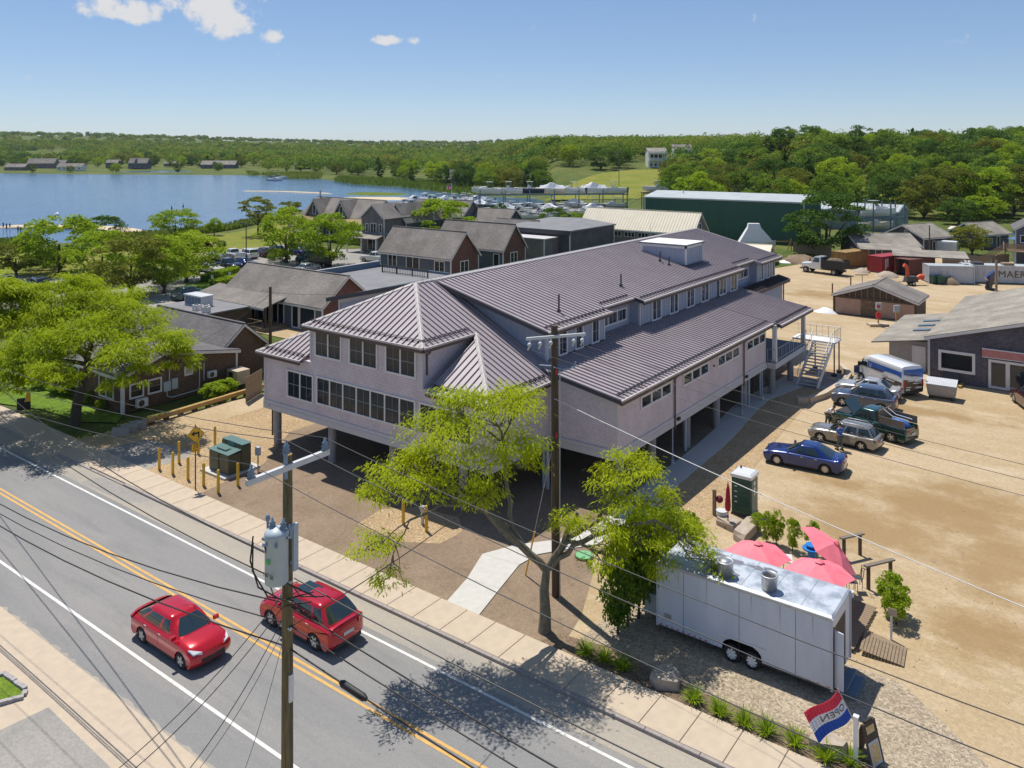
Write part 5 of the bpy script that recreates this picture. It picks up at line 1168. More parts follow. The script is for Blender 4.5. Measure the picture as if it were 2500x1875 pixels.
for (a, b) in (((x0,y0),(x1,y0)), ((x0,y1),(x1,y1))): bar(T, 'edge_rail', (a[0],a[1]-.0,rf+.02), (b[0],b[1],rf+.02), .07, .10, 'steel')
for (x, y) in ((x0,y0),(x1,y0),(x0,y1),(x1,y1)): MB().box(x-.04,y-.04,fl-.05, x+.04,y+.04,rf).build('corner_post', 'arm', T)
for x in (x0+1.15, x0+3.45, x0+5.6): MB().box(x-.008,y0-.004,fl+.02, x+.008,y0+.01,rf-.05).build('panel_seam', 'steel_dark', T)
for i in range(12):
    x = x0+.12+.24*i if i < 9 else x1-.2-.35*(i-9); MB().box(x,y0-.006,fl+.03, x+.12,y0,fl+.07).build('reflector', 'refl', T)
rv = MB()
for i in range(46): rv.cbox((x0+.1+.148*i,y0-.004,rf-.09), (.02,.012,.02))
rv.build('rivet_row', 'steel', T)['kind'] = 'stuff'
for (x, h_) in ((.9,.8), (2.1,1.1), (3.9,.7), (5.0,1.2), (6.2,.9)): MB().ext([(x0+x,y0-.003,rf-.12), (x0+x+.05,y0-.003,rf-.12), (x0+x+.03,y0-.003,rf-.12-h_)], (0,.002,0)).build('rust_streak', mat('faint rust streak', (.40,.40,.42), .6), T)
MB().box(x0+.3,y0-.006,fl+.35, x0+.62,y0,fl+.55).build('wall_vent', 'steel', T)
for x in (x0+3.15, x0+3.95):
    for sg in (-1, 1): wheel_parts(T, x, sg*(TY/2+.0), .34, .2, rim='p_white', spokes=8)
MB().box(x0+2.6,y0-.03,fl+.50, x0+4.5,y0+.02,fl+.56).build('wheel_arch', 'trim', T)
# open back: door frame, door standing open, dark inside
MB().box(x1-.06,y0+.06,fl, x1,y0+.30,rf-.05).box(x1-.06,y1-.62,fl, x1,y1-.06,rf-.05).box(x1-.06,y0+.30,rf-.45, x1,y1-.62,rf-.05).build('rear_wall', 'trailer', T)
MB().box(x1-.06,y0+.33,fl, x1-.03,y1-.64,rf-.45).build('inner_door', 'wood_dark', T)
MB().box(x1+.0,y0+.02,fl+.05, x1+.06,y0+.10,rf-.3).build('door_edge', 'black', T); MB().ext([(x1+.02,y0+.12,fl+.05), (x1+.38,y0+.02,fl+.05), (x1+.38,y0+.02,rf-.42), (x1+.02,y0+.12,rf-.42)], (.01,.05,0)).build('open_door', 'trailer', T)
MB().box(x1+.1,y0+.5,0, x1+.7,y1-.7,.22).box(x1+.1,y0+.5,.22, x1+.4,y1-.7,.40).build('step', 'slate', T)
MB().box(x1-.02,y1-.05,rf-.25, x1+.12,y1+.12,rf-.05).build('corner_lamp', 'trim', T)
MB().tube([(x0,0,.45), (x0-1.3,0,.45)], .06, 6).tube([(x0,-.8,.45), (x0-1.3,0,.45)], .05, 6).tube([(x0,.8,.45), (x0-1.3,0,.45)], .05, 6).build('drawbar', 'steel_dark', T)
MB().box(x0-.75,-.9,.5, x0-.05,.1,1.35).build('generator_box', 'tank', T)
# terrace deck with boards
DK = thing('terrace_deck', 'weathered wooden terrace deck behind the food trailer', 'deck', (11.0,-.4,0))
bd = MB().box(0,.01,.14, 7.6,.145,.18).build('deck_board', 'wood', DK, (0,0,0)); kids_repeat(bd, [(.02*(i % 2), .155*i, 0) for i in range(1, 24)])
MB().box(.05,.05,0, 7.5,3.65,.13).build('deck_frame', 'wood_dark', DK)
RM = thing('wooden_ramp', 'plank ramp going down from the terrace deck to the yard', 'ramp', (0,0,0))
ra, rb, rc, rd = Vector((18.65,1.23,0.20)), Vector((20.23,1.15,0.03)), Vector((20.38,-0.17,0.03)), Vector((18.79,-0.33,0.20)); RM.location = rd; o = Vector(rd)
for i in range(13):
    t0, t1 = i/13+.006, (i+1)/13-.006; q = [ra.lerp(rb, t0)-o, ra.lerp(rb, t1)-o, rd.lerp(rc, t1)-o, rd.lerp(rc, t0)-o]
    MB().ext(q, (0,0,.035)).build('ramp_plank', 'wood', RM)
def patio_umbrella(nm, label, c, top, r, tilt=0, tdir=0, m='pink', z0=.18):
    T = thing(nm, label, 'umbrella', (c[0], c[1], z0), 0, 'terrace umbrellas'); z = top-z0
    mt = Matrix.Translation((0,0,z-.35)) @ Matrix.Rotation(tdir, 4, 'Z') @ Matrix.Rotation(tilt, 4, 'Y') @ Matrix.Rotation(-tdir, 4, 'Z') @ Matrix.Translation((0,0,.35))
    n = 6; rim = [Vector((r*math.cos(2*math.pi*(i+.3)/n), r*math.sin(2*math.pi*(i+.3)/n), -.55)) for i in range(n)]; c0 = Vector((0,0,0))
    mb = MB()
    for i in range(n):
        a, b = rim[i], rim[(i+1) % n]; mid_ = (a+b)/2*.97+Vector((0,0,.04)); am, bm_ = a*.5+Vector((0,0,.05)), b*.5+Vector((0,0,.05)); mm = (am+bm_)/2*.98+Vector((0,0,-.015))
        V_ = [mt @ p for p in (c0, am, mm, bm_, a, mid_, b)]
        mb.add(V_, [(0,1,2), (0,2,3), (1,4,5,2), (2,5,6,3)])
    cp = mb.build('canopy', m, T); sol = cp.modifiers.new('cloth', 'SOLIDIFY'); sol.thickness = .012
    cv = MB(); cv.add([mt @ Vector((.22*math.cos(2*math.pi*i/6), .22*math.sin(2*math.pi*i/6), -.02)) for i in range(6)] + [mt @ Vector((0,0,.10))], [(i, (i+1) % 6, 6) for i in range(6)]); cv.build('vent_flap', m, T)
    MB().tube([(0,0,0), (0,0,z-.35), mt @ Vector((0,0,0))], .022, 8).build('pole', 'wood', T)
    for i in range(n): MB().tube([mt @ Vector((0,0,-.03)), mt @ (rim[i]*.98+Vector((0,0,-.02)))], .010, 4).build('rib', 'wood', T)
    MB().cyl((0,0,0), (0,0,.08), .25, n=14).build('base', 'black', T)
    return T
u1, u2, u3 = (14.24,1.05), (16.87,1.05), (16.80,3.14)
patio_umbrella('patio_umbrella', 'faded red umbrella nearest the leafy tree, left of three', u1, 2.55, 1.42); patio_umbrella('patio_umbrella', 'faded red umbrella standing nearest the trailer roof vents, middle of three', u2, 2.55, 1.42)
patio_umbrella('patio_umbrella', 'faded red umbrella tilted steeply at the yard side', u3, 2.6, 1.45, R(38), R(20))
cu = Vector((10.57,6.81,0.00)); T = thing('closed_umbrella', 'folded dark red umbrella beside the stone slabs', 'umbrella', cu); MB().lathe([(.03,.2),(.03,.9),(.13,.95),(.16,1.2),(.10,2.0),(.03,2.35),(.0001,2.4)], (0,0,0), 9).build('folded_canopy', mat('dark red cloth', (.33,.012,.03), .8), T); MB().cyl((0,0,0), (0,0,2.45), .02).cyl((0,0,0), (0,0,.1), .22).build('pole', 'wood', T)
def table(label, c, s=.75, m='wood'):
    T = thing('terrace_table', label, 'table', (c[0], c[1], .18), R(20), 'terrace tables'); MB().box(-s/2,-s/2,.70, s/2,s/2,.74).build('table_top', m, T)
    lg = MB().box(-.025,-.025,0, .025,.025,.70).build('leg', 'black', T, (-s/2+.06,-s/2+.06,0)); kids_repeat(lg, [(s-.12,0,0), (0,s-.12,0), (s-.12,s-.12,0)]); return T
def chair(label, c, a):
    T = thing('terrace_chair', label, 'chair', (c[0], c[1], .18), a, 'terrace chairs'); MB().box(-.2,-.2,.44, .2,.2,.47).build('seat', 'steel_dark', T)
    MB().tube([(-.19,.2,.46), (-.19,.27,.92), (.19,.27,.92), (.19,.2,.46)], .015, 6).tube([(-.19,.25,.75), (.19,.25,.75)], .012, 5).build('backrest', 'steel_dark', T)
    lg = MB().cyl((0,0,0), (0,0,.45), .014, n=6).build('leg', 'steel_dark', T, (-.18,-.18,0)); kids_repeat(lg, [(.36,0,0), (0,.36,0), (.36,.36,0)])
table('wooden table beneath the left red umbrella', (u1[0]+.5,u1[1]-.1), .9); table('wooden table under the middle red umbrella', (u2[0]+.35,u2[1]-.4), .8); table('grey table at the end of the shrubs', (14.49,3.67), .8, 'arm')
for i, (p, a) in enumerate((((17.53,4.48),R(-60)), ((17.45,3.99),R(120)), ((16.01,2.50),R(30)), ((14.52,2.91),R(10)), ((16.39,4.98),R(80)))):
    chair(('black metal chair at the right end of the terrace','black metal chair next to the rightmost chair','black metal chair under the middle umbrella','black metal chair beneath the left umbrella','black metal chair in the shade of the tilted umbrella')[i], p, a)
T = thing('spool_table', 'bright blue cable drum table beside the tilted umbrella', 'table', (15.18,5.68,0.10)); bl_ = mat('bright blue paint', (.01,.17,.52), .5); MB().cyl((0,0,.62), (0,0,.68), .42, n=18).cyl((0,0,.78), (0,0,.84), .27, n=18).build('table_top', bl_, T); MB().cyl((0,0,0), (0,0,.8), .18, n=12).build('core', bl_, T)
T = thing('wooden_gate_rail', 'short dark wooden handrail at the terrace entrance', 'handrail', (18.26,5.47,0.00), R(58)); [MB().box(x-.06,-.06,0, x+.06,.06,1.05).build('post', 'wood_dark', T) for x in (-.65, .65)]; MB().box(-.85,-.1,1.05, .85,.1,1.12).build('cap_board', 'fence_grey', T); MB().tube([(-.65,.1,.85), (-.75,.3,.85), (-.75,.3,.2)], .02, 5).build('hand_grip', 'black', T)
T = thing('wooden_gate_rail', 'short dark wooden handrail beyond the tilted umbrella', 'handrail', (16.56,7.53,0.00), R(58)); [MB().box(x-.06,-.06,0, x+.06,.06,1.0).build('post', 'wood_dark', T) for x in (-.5, .5)]; MB().box(-.7,-.1,1.0, .7,.1,1.07).build('cap_board', 'fence_grey', T)
def slab_stone(label, pts, h, z0=0.0):
    c = Vector((sum(p[0] for p in pts)/len(pts), sum(p[1] for p in pts)/len(pts), 0)); rnd = random.Random(len(label)); T = MB(); rings = []
    for k, z in ((1.04,0), (1.05,h*.5), (1.0,h*.9), (.90,h)): rings.append([((p[0]-c.x)*k+rnd.uniform(-.05,.05), (p[1]-c.y)*k+rnd.uniform(-.05,.05), z+rnd.uniform(-.04,.04)*(z > 0)) for p in pts])
    o = T.loft(rings).build('boulder', 'stone', None, (c.x, c.y, z0)); sb = o.modifiers.new('soft', 'BEVEL'); sb.width = .05; sb.segments = 2; return tag(o, label, 'boulder')
slab_stone('flat granite boulder beside the pavement plants', [(12.99,-6.75), (13.04,-6.04), (13.44,-5.89), (13.95,-6.16), (14.03,-6.61), (13.31,-6.98)], .42)
slab_stone('flat granite boulder near the open flag', [(18.76,-6.65), (18.89,-6.21), (19.42,-5.98), (19.88,-6.16), (19.81,-6.50), (18.93,-6.80)], .45)
slab_stone('long flat stone slab near the portable toilet', [(11.30,5.80), (11.97,5.50), (11.98,7.29), (11.71,7.94), (11.24,7.65)], .55); slab_stone('low flat stone slab beside the folded umbrella', [(9.89,6.88), (11.00,6.45), (11.17,7.26), (10.14,7.77)], .40)
T = thing('post_with_lanterns', 'wooden post with small white lanterns behind the trailer tree', 'post', (10.15,0.66,0.00)); MB().box(-.09,-.09,0, .09,.09,2.4).build('post', 'wood', T); MB().sphere((.25,-.1,2.3), .14).sphere((.38,.0,2.4), .10).build('lantern', 'p_white', T)
T = thing('post_with_lanterns', 'short wooden post near the portable toilet with a red wreath', 'post', (9.40,7.83,0.00)); MB().box(-.08,-.08,0, .08,.08,1.4).build('post', 'wood', T); MB().sphere((.25,.1,.9), .2).build('wreath', mat('dark red leaves', (.16,.012,.03), .8), T)
T = thing('pot', 'round pale pot standing on the stones near the short post', 'pot', (10.05,7.25,0.30)); MB().lathe([(.18,0),(.26,.1),(.28,.28),(.22,.34),(.30,.36)], (0,0,0), 14).build('bowl', 'arm', T); MB().cyl((0,0,.28), (0,0,.32), .2).build('soil', 'black', T)
# flag and post
fp = Vector((20.18,-6.45,0.00)); T = thing('white_post', 'white square post at the pavement edge', 'post', fp); MB().box(-.07,-.07,0, .07,.07,1.55).build('shaft', 'p_white', T); MB().box(-.085,-.085,1.55, .085,.085,1.60).build('cap', 'p_white', T)
FD = Vector((-.44,-.22,1.0)).normalized()
T = thing('open_flag', 'red white and blue open flag on a leaning staff', 'flag', fp+Vector((-.10,0,1.45))); tip = FD*1.05; MB().tube([FD*-.35, tip], .014, 6).build('staff', 'steel', T)
M['flag_red'] = mat('flag red', (.70,.03,.07), .7); M['flag_white'] = mat('flag white', (.72,.72,.76), .7); M['flag_blue'] = mat('flag blue', (.012,.075,.42), .7)
hx = Vector((-.803,-.595,0))       # the cloth streams to the left
def flag_pt(s, t):                  # s along the fly, t down the hoist
    base = tip*(1-.02) - FD*(.95*t); dr = hx*(s*1.0) + Vector((0,0,-1))*(s*.62 + .25*s*s)
    return base + dr + Vector((.595,-.803,0))*(.13*math.sin(5.5*s+1.3*t)*s) + Vector((.10*math.sin(4*s),0,0))
for k, (t0, t1, m) in enumerate(((0,.34,'flag_red'), (.34,.67,'flag_white'), (.67,1.0,'flag_blue'))):
    mb = MB(); ns, nt = 14, 4
    for i in range(ns):
        for j in range(nt):
            a, b = i/ns, (i+1)/ns; c, d = t0+(t1-t0)*j/nt, t0+(t1-t0)*(j+1)/nt; mb.add([flag_pt(a,c), flag_pt(b,c), flag_pt(b,d), flag_pt(a,d)], [(0,1,2,3)], True)
    so = mb.build('flag_stripe', m, T, fix=False).modifiers.new('cloth', 'SOLIDIFY'); so.thickness = .006
fw = text_mesh('OPEN', .30, 0); vs = [v.co.copy() for v in fw.vertices]
for v, c in zip(fw.vertices, vs):
    s_, t_ = .42+c.x*.90, .505-c.z*1.0/1.0; p = flag_pt(max(0, s_), t_); v.co = p + Vector((.595,-.803,0))*.012
mesh_obj('flag_word', fw, 'p_navy', T)
for v in fw.vertices: pass
# sandwich board
T = thing('sandwich_board', 'black sandwich board with food pictures beside the white post', 'sign board', (20.41,-5.93,0.00), R(-20))
M['food'] = mat('printed food picture', (.62,.36,.06), .5, c2=(.75,.62,.35), scale=9)
for sg in (1, -1):
    q = lambda x, h: (sg*(.36-.36*h/1.22), x, h)
    MB().ext([q(-.34,0), q(.34,0), q(.34,1.22), q(-.34,1.22)], (sg*.03,0,.01)).build('board', 'wood_dark', T)
    if sg == 1:
        for z0, z1, m in ((.12,.62,'food'), (.92,1.12,'food')): MB().ext([(q(-.2,z0)[0]+.034,-.2,z0), (q(.2,z0)[0]+.034,.2,z0), (q(.2,z1)[0]+.034,.2,z1), (q(-.2,z1)[0]+.034,-.2,z1)], (.006,0,.002)).build('picture', m, T)
        MB().ext([(q(-.26,.04)[0]+.032,-.26,.04), (q(.26,.04)[0]+.032,.26,.04), (q(.26,.7)[0]+.032,.26,.7), (q(-.26,.7)[0]+.032,-.26,.7)], (.003,0,.001)).build('picture_border', 'arm', T)
MB().box(-.04,-.2,1.22, .04,.2,1.30).build('hinge', 'black', T)
T = thing('small_sign_post', 'thin white post with a small plate by the ramp', 'post', (19.59,1.47,0.00)); MB().box(-.04,-.04,0, .04,.04,1.25).build('post', 'p_white', T); MB().box(-.12,-.05,1.0, .22,-.04,1.3).build('plate', 'walk', T)
# ---------------------------------------------------------------- the other buildings
def frame_of(p0, p1):
    d = Vector(p1)-Vector(p0); return d.length, math.atan2(d.y, d.x)
def house(name, label, p0, p1=None, L=None, D=6.0, h=3.0, rise=2.0, z0=0.0, ridge='x', wall='shake_grey', gable=None, roof='roof_shingle', ov=.35, wins=(), trim='trim', rf=.5, a=None, chimney=None, cat='house', group=None, thick=.14, corner=True, anchor='p0'):
    """p0 -> p1 is the near long wall; the house lies to its left (away from the viewer). wins: (side, along, sill, w, h, units)"""
    if p1 is not None:
        LL, ang = frame_of(p0, p1); L = L or LL
        if anchor == 'p1': p0 = Vector(p1) - Vector((math.cos(ang), math.sin(ang)))*L
    else: ang = a or 0.0
    if a is not None and p1 is not None and anchor == 'p1': p0 = Vector(p1) - Vector((math.cos(a), math.sin(a)))*L; ang = a
    elif a is not None: ang = a
    T = thing(name, label, cat, (p0[0], p0[1], z0), ang, group)
    gw = gable or wall
    if ridge == 'x':
        yr = D*rf; sec = [(0,0,0), (0,D,0), (0,D,h), (0,yr,h+rise), (0,0,h)]
        MB().ext([(.0,y,z) for _, y, z in sec], (L,0,0)).build('wall', wall, T)
        if gable: MB().ext([(L,y,z) for _, y, z in sec], (.03,0,0)).build('gable_wall', gable, T); MB().ext([(-.03,y,z) for _, y, z in sec], (.03,0,0)).build('gable_wall', gable, T)
        s1 = rise/yr; s2 = rise/(D-yr); n1 = Vector((0,-s1,1)).normalized(); n2 = Vector((0,s2,1)).normalized()
        for (ya, za, yb, zb) in ((-ov, h-ov*s1, yr, h+rise), (D+ov, h-ov*s2, yr, h+rise)):
            q = [(-ov,ya,za+.03), (L+ov,ya,za+.03), (L+ov,yb,zb+.03), (-ov,yb,zb+.03)]; MB().ext(q, (0,0,thick)).build('roof_slope', roof, T)
        for x in (-ov-.03, L+ov): MB().ext([(x,-ov,h-ov*s1-.12), (x,yr,h+rise-.12), (x,D+ov,h-ov*s2-.12), (x,D+ov,h-ov*s2+.10), (x,yr,h+rise+.10), (x,-ov,h-ov*s1+.10)], (.03,0,0)).build('rake_board', trim, T)
        MB().box(-ov,-ov-.03,h-ov*s1-.10, L+ov,-ov,h-ov*s1+.06).build('eave_board', trim, T)
        MB().box(-ov,yr-.12,h+rise+thick-.02, L+ov,yr+.12,h+rise+thick+.06).build('ridge_cap', roof, T)
    else:
        xr = L*rf; sec = [(0,0,0), (L,0,0), (L,0,h), (xr,0,h+rise), (0,0,h)]
        MB().ext(sec, (0,D,0)).build('wall', wall, T)
        s1 = rise/xr; s2 = rise/(L-xr)
        for (xa, za) in ((-ov, h-ov*s1), (L+ov, h-ov*s2)): MB().ext([(xa,-ov,za+.03), (xa,D+ov,za+.03), (xr,D+ov,h+rise+.03), (xr,-ov,h+rise+.03)], (0,0,thick)).build('roof_slope', roof, T)
        for y in (-ov-.03, D+ov): MB().ext([(-ov,y,h-ov*s1-.12), (xr,y,h+rise-.12), (L+ov,y,h-ov*s2-.12), (L+ov,y,h-ov*s2+.10), (xr,y,h+rise+.10), (-ov,y,h-ov*s1+.10)], (0,.03,0)).build('rake_board', trim, T)
    if corner:
        for (x, y) in ((0,0), (L,0), (L,D)): MB().box(x-.07,y-.07,0, x+.07,y+.07,h-.12).build('corner_board', trim, T)
    for w in wins:
        sd, u, z, ww, hh, k = w[:6]; kw = w[6] if len(w) > 6 else {}
        p, aa, nn = {'S': ((u,0,z),(1,0),(0,-1)), 'E': ((L+.03*(gable is not None),u,z),(0,1),(1,0)), 'W': ((-.03*(gable is not None),u+ww,z),(0,-1),(-1,0))}[sd]
        kw = dict(kw); door = kw.pop('door', False); kw.setdefault('trim', .12); kw.setdefault('m', trim); kw.setdefault('grid', (1,2))
        window(T, p, aa, nn, ww, hh, k, name='door' if door else 'window', **kw)
    if chimney: MB().box(chimney[0]-.3,chimney[1]-.3,h, chimney[0]+.3,chimney[1]+.3,h+rise+.8).build('chimney', 'shake_red', T)
    return T
def ribs(T, p, a, n, length, z0, z1, step, m, name='wall_rib', w=.05, d=.04):
    mb = MB(); t = step/2
    while t < length: wall_box(mb, p, a, n, t-w/2, t+w/2, z0, z1, 0, d); t += step
    o = mb.build(name, m, T); o["kind"] = 'stuff'; return o
# --- left: brown shingled house under the big tree
p = Vector((-32.64,-2.51))
T = house('brown_shingle_house', 'low brown shingled house with grey roof behind the guard rail', (p.x-13, p.y), (p.x, p.y), D=9.8, h=2.75, rise=1.15, rf=.33, wall='shake_brown', roof='roof_shingle_dark', wins=(('E',.5,.95,1.15,1.15,1), ('E',1.95,.95,1.15,1.15,1), ('E',5.0,1.7,.75,.75,1,dict(glass='walk')), ('S',9.6,.8,2.2,1.7,2), ('S',4.5,.8,2.0,1.7,2)), ov=.25)
for y, z0_, z1_ in ((3.7,.9,3.3), (6.3,.6,2.6), (6.7,1.0,2.4)): MB().tube([(13.08,y,z1_), (13.08,y,z0_)], .05, 8).build('wall_pipe', 'pvc', T)
MB().tube([(13.08,6.3,.6), (13.08,6.1,.35), (13.08,3.9,.3), (13.08,3.5,.5), (13.08,3.5,1.2)], .05, 8).build('wall_pipe', 'pvc', T)
MB().box(13.0,3.2,.9, 13.2,3.75,1.65).box(13.0,3.85,.95, 13.22,4.35,1.75).build('meter_cabinet', 'tank', T)
MB().box(12.86,-.09,0, 13.1,.12,2.7).build('corner_pilaster', 'trim', T)
def air_unit(label, loc, rz, s=1.0):
    T = thing('air_conditioner', label, 'air conditioner', loc, rz, 'outdoor air units'); MB().box(-.42*s,-.17*s,.05, .42*s,.17*s,.66*s).build('case', 'trim', T); MB().cyl((-.1*s,-.172*s,.35*s), (-.1*s,-.185*s,.35*s), .24*s, n=16).build('fan_grille', 'steel_dark', T); MB().box(-.3*s,-.15*s,0, -.2*s,.15*s,.05).box(.2*s,-.15*s,0, .3*s,.15*s,.05).build('feet', 'black', T)
air_unit('white air conditioner below the paired windows of the brown house', (p.x+.35, p.y+1.3, .25), R(90)); air_unit('small white air conditioner high on the brown wall', (p.x+.3, p.y+7.3, 1.1), R(90), .85)
p1 = (-33.59,6.17)
T = house('rear_shingle_house', 'dark grey roofed wing behind the brown shingled house', None or (p1[0]-13,p1[1]), p1, D=4.8, h=2.6, rise=2.0, wall='shake_brown', roof='roof_shingle_dark', ov=.3)
for i, (pp, hh) in enumerate((((-36.45,9.31),2.3), ((-31.60,6.76),1.5))):
    T = thing('walk_in_cooler', ('tan roof equipment box on legs beside the brown house', 'low tan metal cabinet beside the brown house')[i], 'cabinet', (pp[0], pp[1], 0)); MB().box(-.7,-.6,hh-1.1, .7,.6,hh).build('case', 'walk', T); MB().box(-.72,-.5,hh-.9, -.70,.5,hh-.2).box(-.5,-.62,hh-1.0, .1,-.60,hh-.15).build('grille', 'black', T); lg = MB().box(-.04,-.04,0, .04,.04,hh-1.1).build('leg', 'steel_dark', T, (-.6,-.5,0)); kids_repeat(lg, [(1.2,0,0), (0,1.0,0), (1.2,1.0,0)])
# --- shop with glass front and porch
p1 = (-40.89,23.57)
T = house('glass_front_shop', 'grey roofed shop with a glass front under a deep porch roof', (p1[0]-17.3,p1[1]), p1, D=6.9, h=2.9, rise=2.75, wall='shake_blue', gable='shake_red', roof='roof_shingle', cat='shop', wins=(('S',12.3,.1,1.2,2.5,1,dict(door=True,grid=None)), ('S',13.6,.1,2.6,2.5,1,dict(grid=None,glass='glass_blue')), ('S',1.0,.15,2.2,2.4,2,dict(grid=None)), ('S',3.6,.15,2.2,2.4,2,dict(grid=None)), ('S',6.2,.15,2.2,2.4,2,dict(grid=None)), ('S',8.8,.15,2.2,2.4,2,dict(grid=None))))
MB().ext([(-2.4,-2.9,2.35), (11.2,-2.9,2.35), (11.2,.8,3.25), (-2.4,.8,3.25)], (0,0,.13)).build('porch_roof', 'roof_shingle', T)
MB().box(-2.4,-2.95,2.22, 11.2,-2.88,2.45).build('eave_board', 'trim', T)
pst = MB().box(-.09,-.09,0, .09,.09,2.4).build('porch_post', 'wood_dark', T, (-2.1,-2.6,0)); kids_repeat(pst, [(3.3*i,0,0) for i in range(1, 5)]); MB().box(-2.6,-3.2,.0, 11.6,-.05,.35).build('porch_floor', 'wood', T)
railing(T, [(3,-3.4,.35), (11.6,-3.4,.35), (11.6,-6.5,.35)], .9, 'wood', 'porch_railing', 1.2)
# --- flat roofed building with terrace
c0 = Vector((-56.62,36.17)); 
T = thing('flat_roof_annex', 'flat roofed annex with slate parapet behind the glass fronted shop', 'building', (c0.x, c0.y-4, 0))
MB().box(0,0,0, 13,15,2.95).build('wall', 'shake_blue', T); MB().box(-.05,-.05,2.95, 13.05,15.05,3.0).build('roof_deck', 'roof_flat', T)
MB().box(-.1,0,3.0, .1,15.1,3.75).build('parapet', 'slate', T); MB().box(-.14,0,3.75, .14,15.1,3.82).build('parapet_cap', 'trim_new', T); MB().box(.1,14.9,3.0, 13,15.1,3.3).build('parapet', 'slate', T)
tf = MB()
for i in range(26): tf.box(4.2+.3*i,11.6,3.0, 4.24+.3*i,11.64,4.0)
tf.box(4.1,11.58,3.95, 12.4,11.66,4.02).box(4.1,11.58,3.1, 12.4,11.66,3.16).build('terrace_railing', 'wood_dark', T)
for x in (4.1, 6.8, 9.6, 12.3): MB().box(x-.06,11.55,3.0, x+.06,11.69,4.1).build('railing_post', 'wood_dark', T)
# --- shingled cottages beyond
p0, p1 = (-63.65,54.34), (-49.53,54.03)
house('blue_grey_cottage', 'blue grey shingled cottage with reddish gable beyond the flat terrace', p0, p1, D=6.2, h=4.0, rise=3.3, a=0, wall='shake_blue', gable='shake_red', wins=(('S',1.6,1.7,1.9,1.9,2), ('S',5.4,.9,2.7,2.7,2,dict(door=True,grid=None)), ('S',11.0,1.6,2.0,1.8,2,dict(grid=(2,2))), ('E',2.0,1.6,1.9,1.7,2)))
p1 = (-49.53,66.65)
house('tan_roof_cottage', 'reddish gabled cottage right of the blue grey one', (p1[0]-13.9,p1[1]), p1, D=5.8, h=4.0, rise=3.5, wall='shake_blue', gable='shake_red', wins=(('E',1.8,1.6,1.9,1.7,2), ('S',12.0,1.0,1.2,2.2,1,dict(door=True,grid=None))))
p1 = (-52.31,67.96); T = thing('flat_link', 'low flat roofed link between the two gabled cottages', 'building', (p1[0]-4.5, p1[1], 0)); MB().box(0,0,0, 4.4,4,3.3).build('wall', 'shake_dark', T); MB().box(-.2,-.2,3.3, 4.6,4.2,3.45).build('roof', 'roof_flat', T); window(T, (.4,0,1.0), (1,0), (0,-1), .9, 2.1, 1, grid=None, name='door'); window(T, (2.6,0,1.0), (1,0), (0,-1), .9, 2.1, 1, grid=None, name='door')
# --- dark flat warehouse
p1 = (-49.73,86.08)
T = thing('dark_warehouse', 'low dark roofed warehouse with brown shingled side wall', 'warehouse', (p1[0]-14.1, p1[1], 0))
MB().box(0,0,0, 14.1,15.4,4.9).build('wall', 'shake_dark', T); MB().ext([(-.4,-.4,4.95), (14.4,-.4,4.95), (14.4,15.7,4.95), (7,15.7,5.7), (-.4,15.7,5.5)], (0,0,.25)).build('roof', 'roof_flat', T); MB().box(-.45,-.5,4.45, 14.45,-.4,5.2).build('fascia', 'flash_dark', T)
for y in (0, 15.4): MB().box(14.02,y-.08,0, 14.2,y+.08,4.9).build('corner_board', 'trim', T)
MB().box(3,-4.5,0, 11.8,-.02,3.9).build('annex_wall', 'shake_grey', T); MB().box(2.8,-4.7,3.9, 12.0,-.45,4.05).build('annex_roof', 'trim_new', T); MB().box(11.7,-4.55,0, 11.86,-4.4,3.9).build('corner_board', 'trim', T)
# --- cream roofed shed
p1 = (-35.32,105.06)
T = house('cream_roof_shed', 'long weathered shed with cream corrugated roof', (p1[0]-24,p1[1]), p1, D=6.4, h=4.0, rise=3.4, wall='shake_grey', roof='cream_metal', cat='shed', ov=.3, corner=False, wins=tuple(('S',1.2+2.9*i,2.5,2.2,.95,3,dict(grid=None,trim=.08)) for i in range(8)) + (('E',2.4,4.0,1.1,1.7,1,dict(grid=None)),))
sl_ = Vector((0,3.2+.3,3.4+.3*3.4/3.2)); rb_ = MB().ext([(-.04,-.3,3.68+.18), (.04,-.3,3.68+.18), (.04,3.2,7.58), (-.04,3.2,7.58)], (0,0,.06)).build('roof_rib', 'cream_metal', T, (0,0,0)); kids_repeat(rb_, [(.6*i,0,0) for i in range(1, 41)])
# --- green warehouse
p0, p1 = (-57.89,130.01), (-23.75,132.25)
L_, an = frame_of(p0, p1); T = thing('green_warehouse', 'big dark green ribbed metal boat storage warehouse', 'warehouse', (p0[0], p0[1], 0), an)
MB().ext([(0,0,0), (0,15,0), (0,15,8.6), (0,7.5,9.6), (0,0,8.6)], (L_,0,0)).build('wall', 'green_metal', T); ribs(T, (0,0), (1,0), (0,-1), L_, 0, 8.5, .45, 'green_metal'); ribs(T, (L_,0), (0,1), (1,0), 15, 0, 8.5, .45, 'green_metal')
MB().ext([(-.3,-.35,8.55), (L_+.3,-.35,8.55), (L_+.3,7.5,9.65), (-.3,7.5,9.65)], (0,0,.1)).ext([(-.3,15.3,8.55), (L_+.3,15.3,8.55), (L_+.3,7.5,9.65), (-.3,7.5,9.65)], (0,0,.1)).build('roof', 'pale_metal', T)
for x in (0, L_*.48, L_): MB().box(x-.13,-.10,0, x+.13,.02,8.5).build('corner_trim', 'pale_metal' if x != L_*.48 else 'green_metal', T)
MB().box(-.3,-.42,8.35, L_+.3,-.34,8.62).build('eave_trim', 'pale_metal', T); MB().cyl((7,5,9.2), (7,5,10.0), .12).build('vent_pipe', 'steel', T)
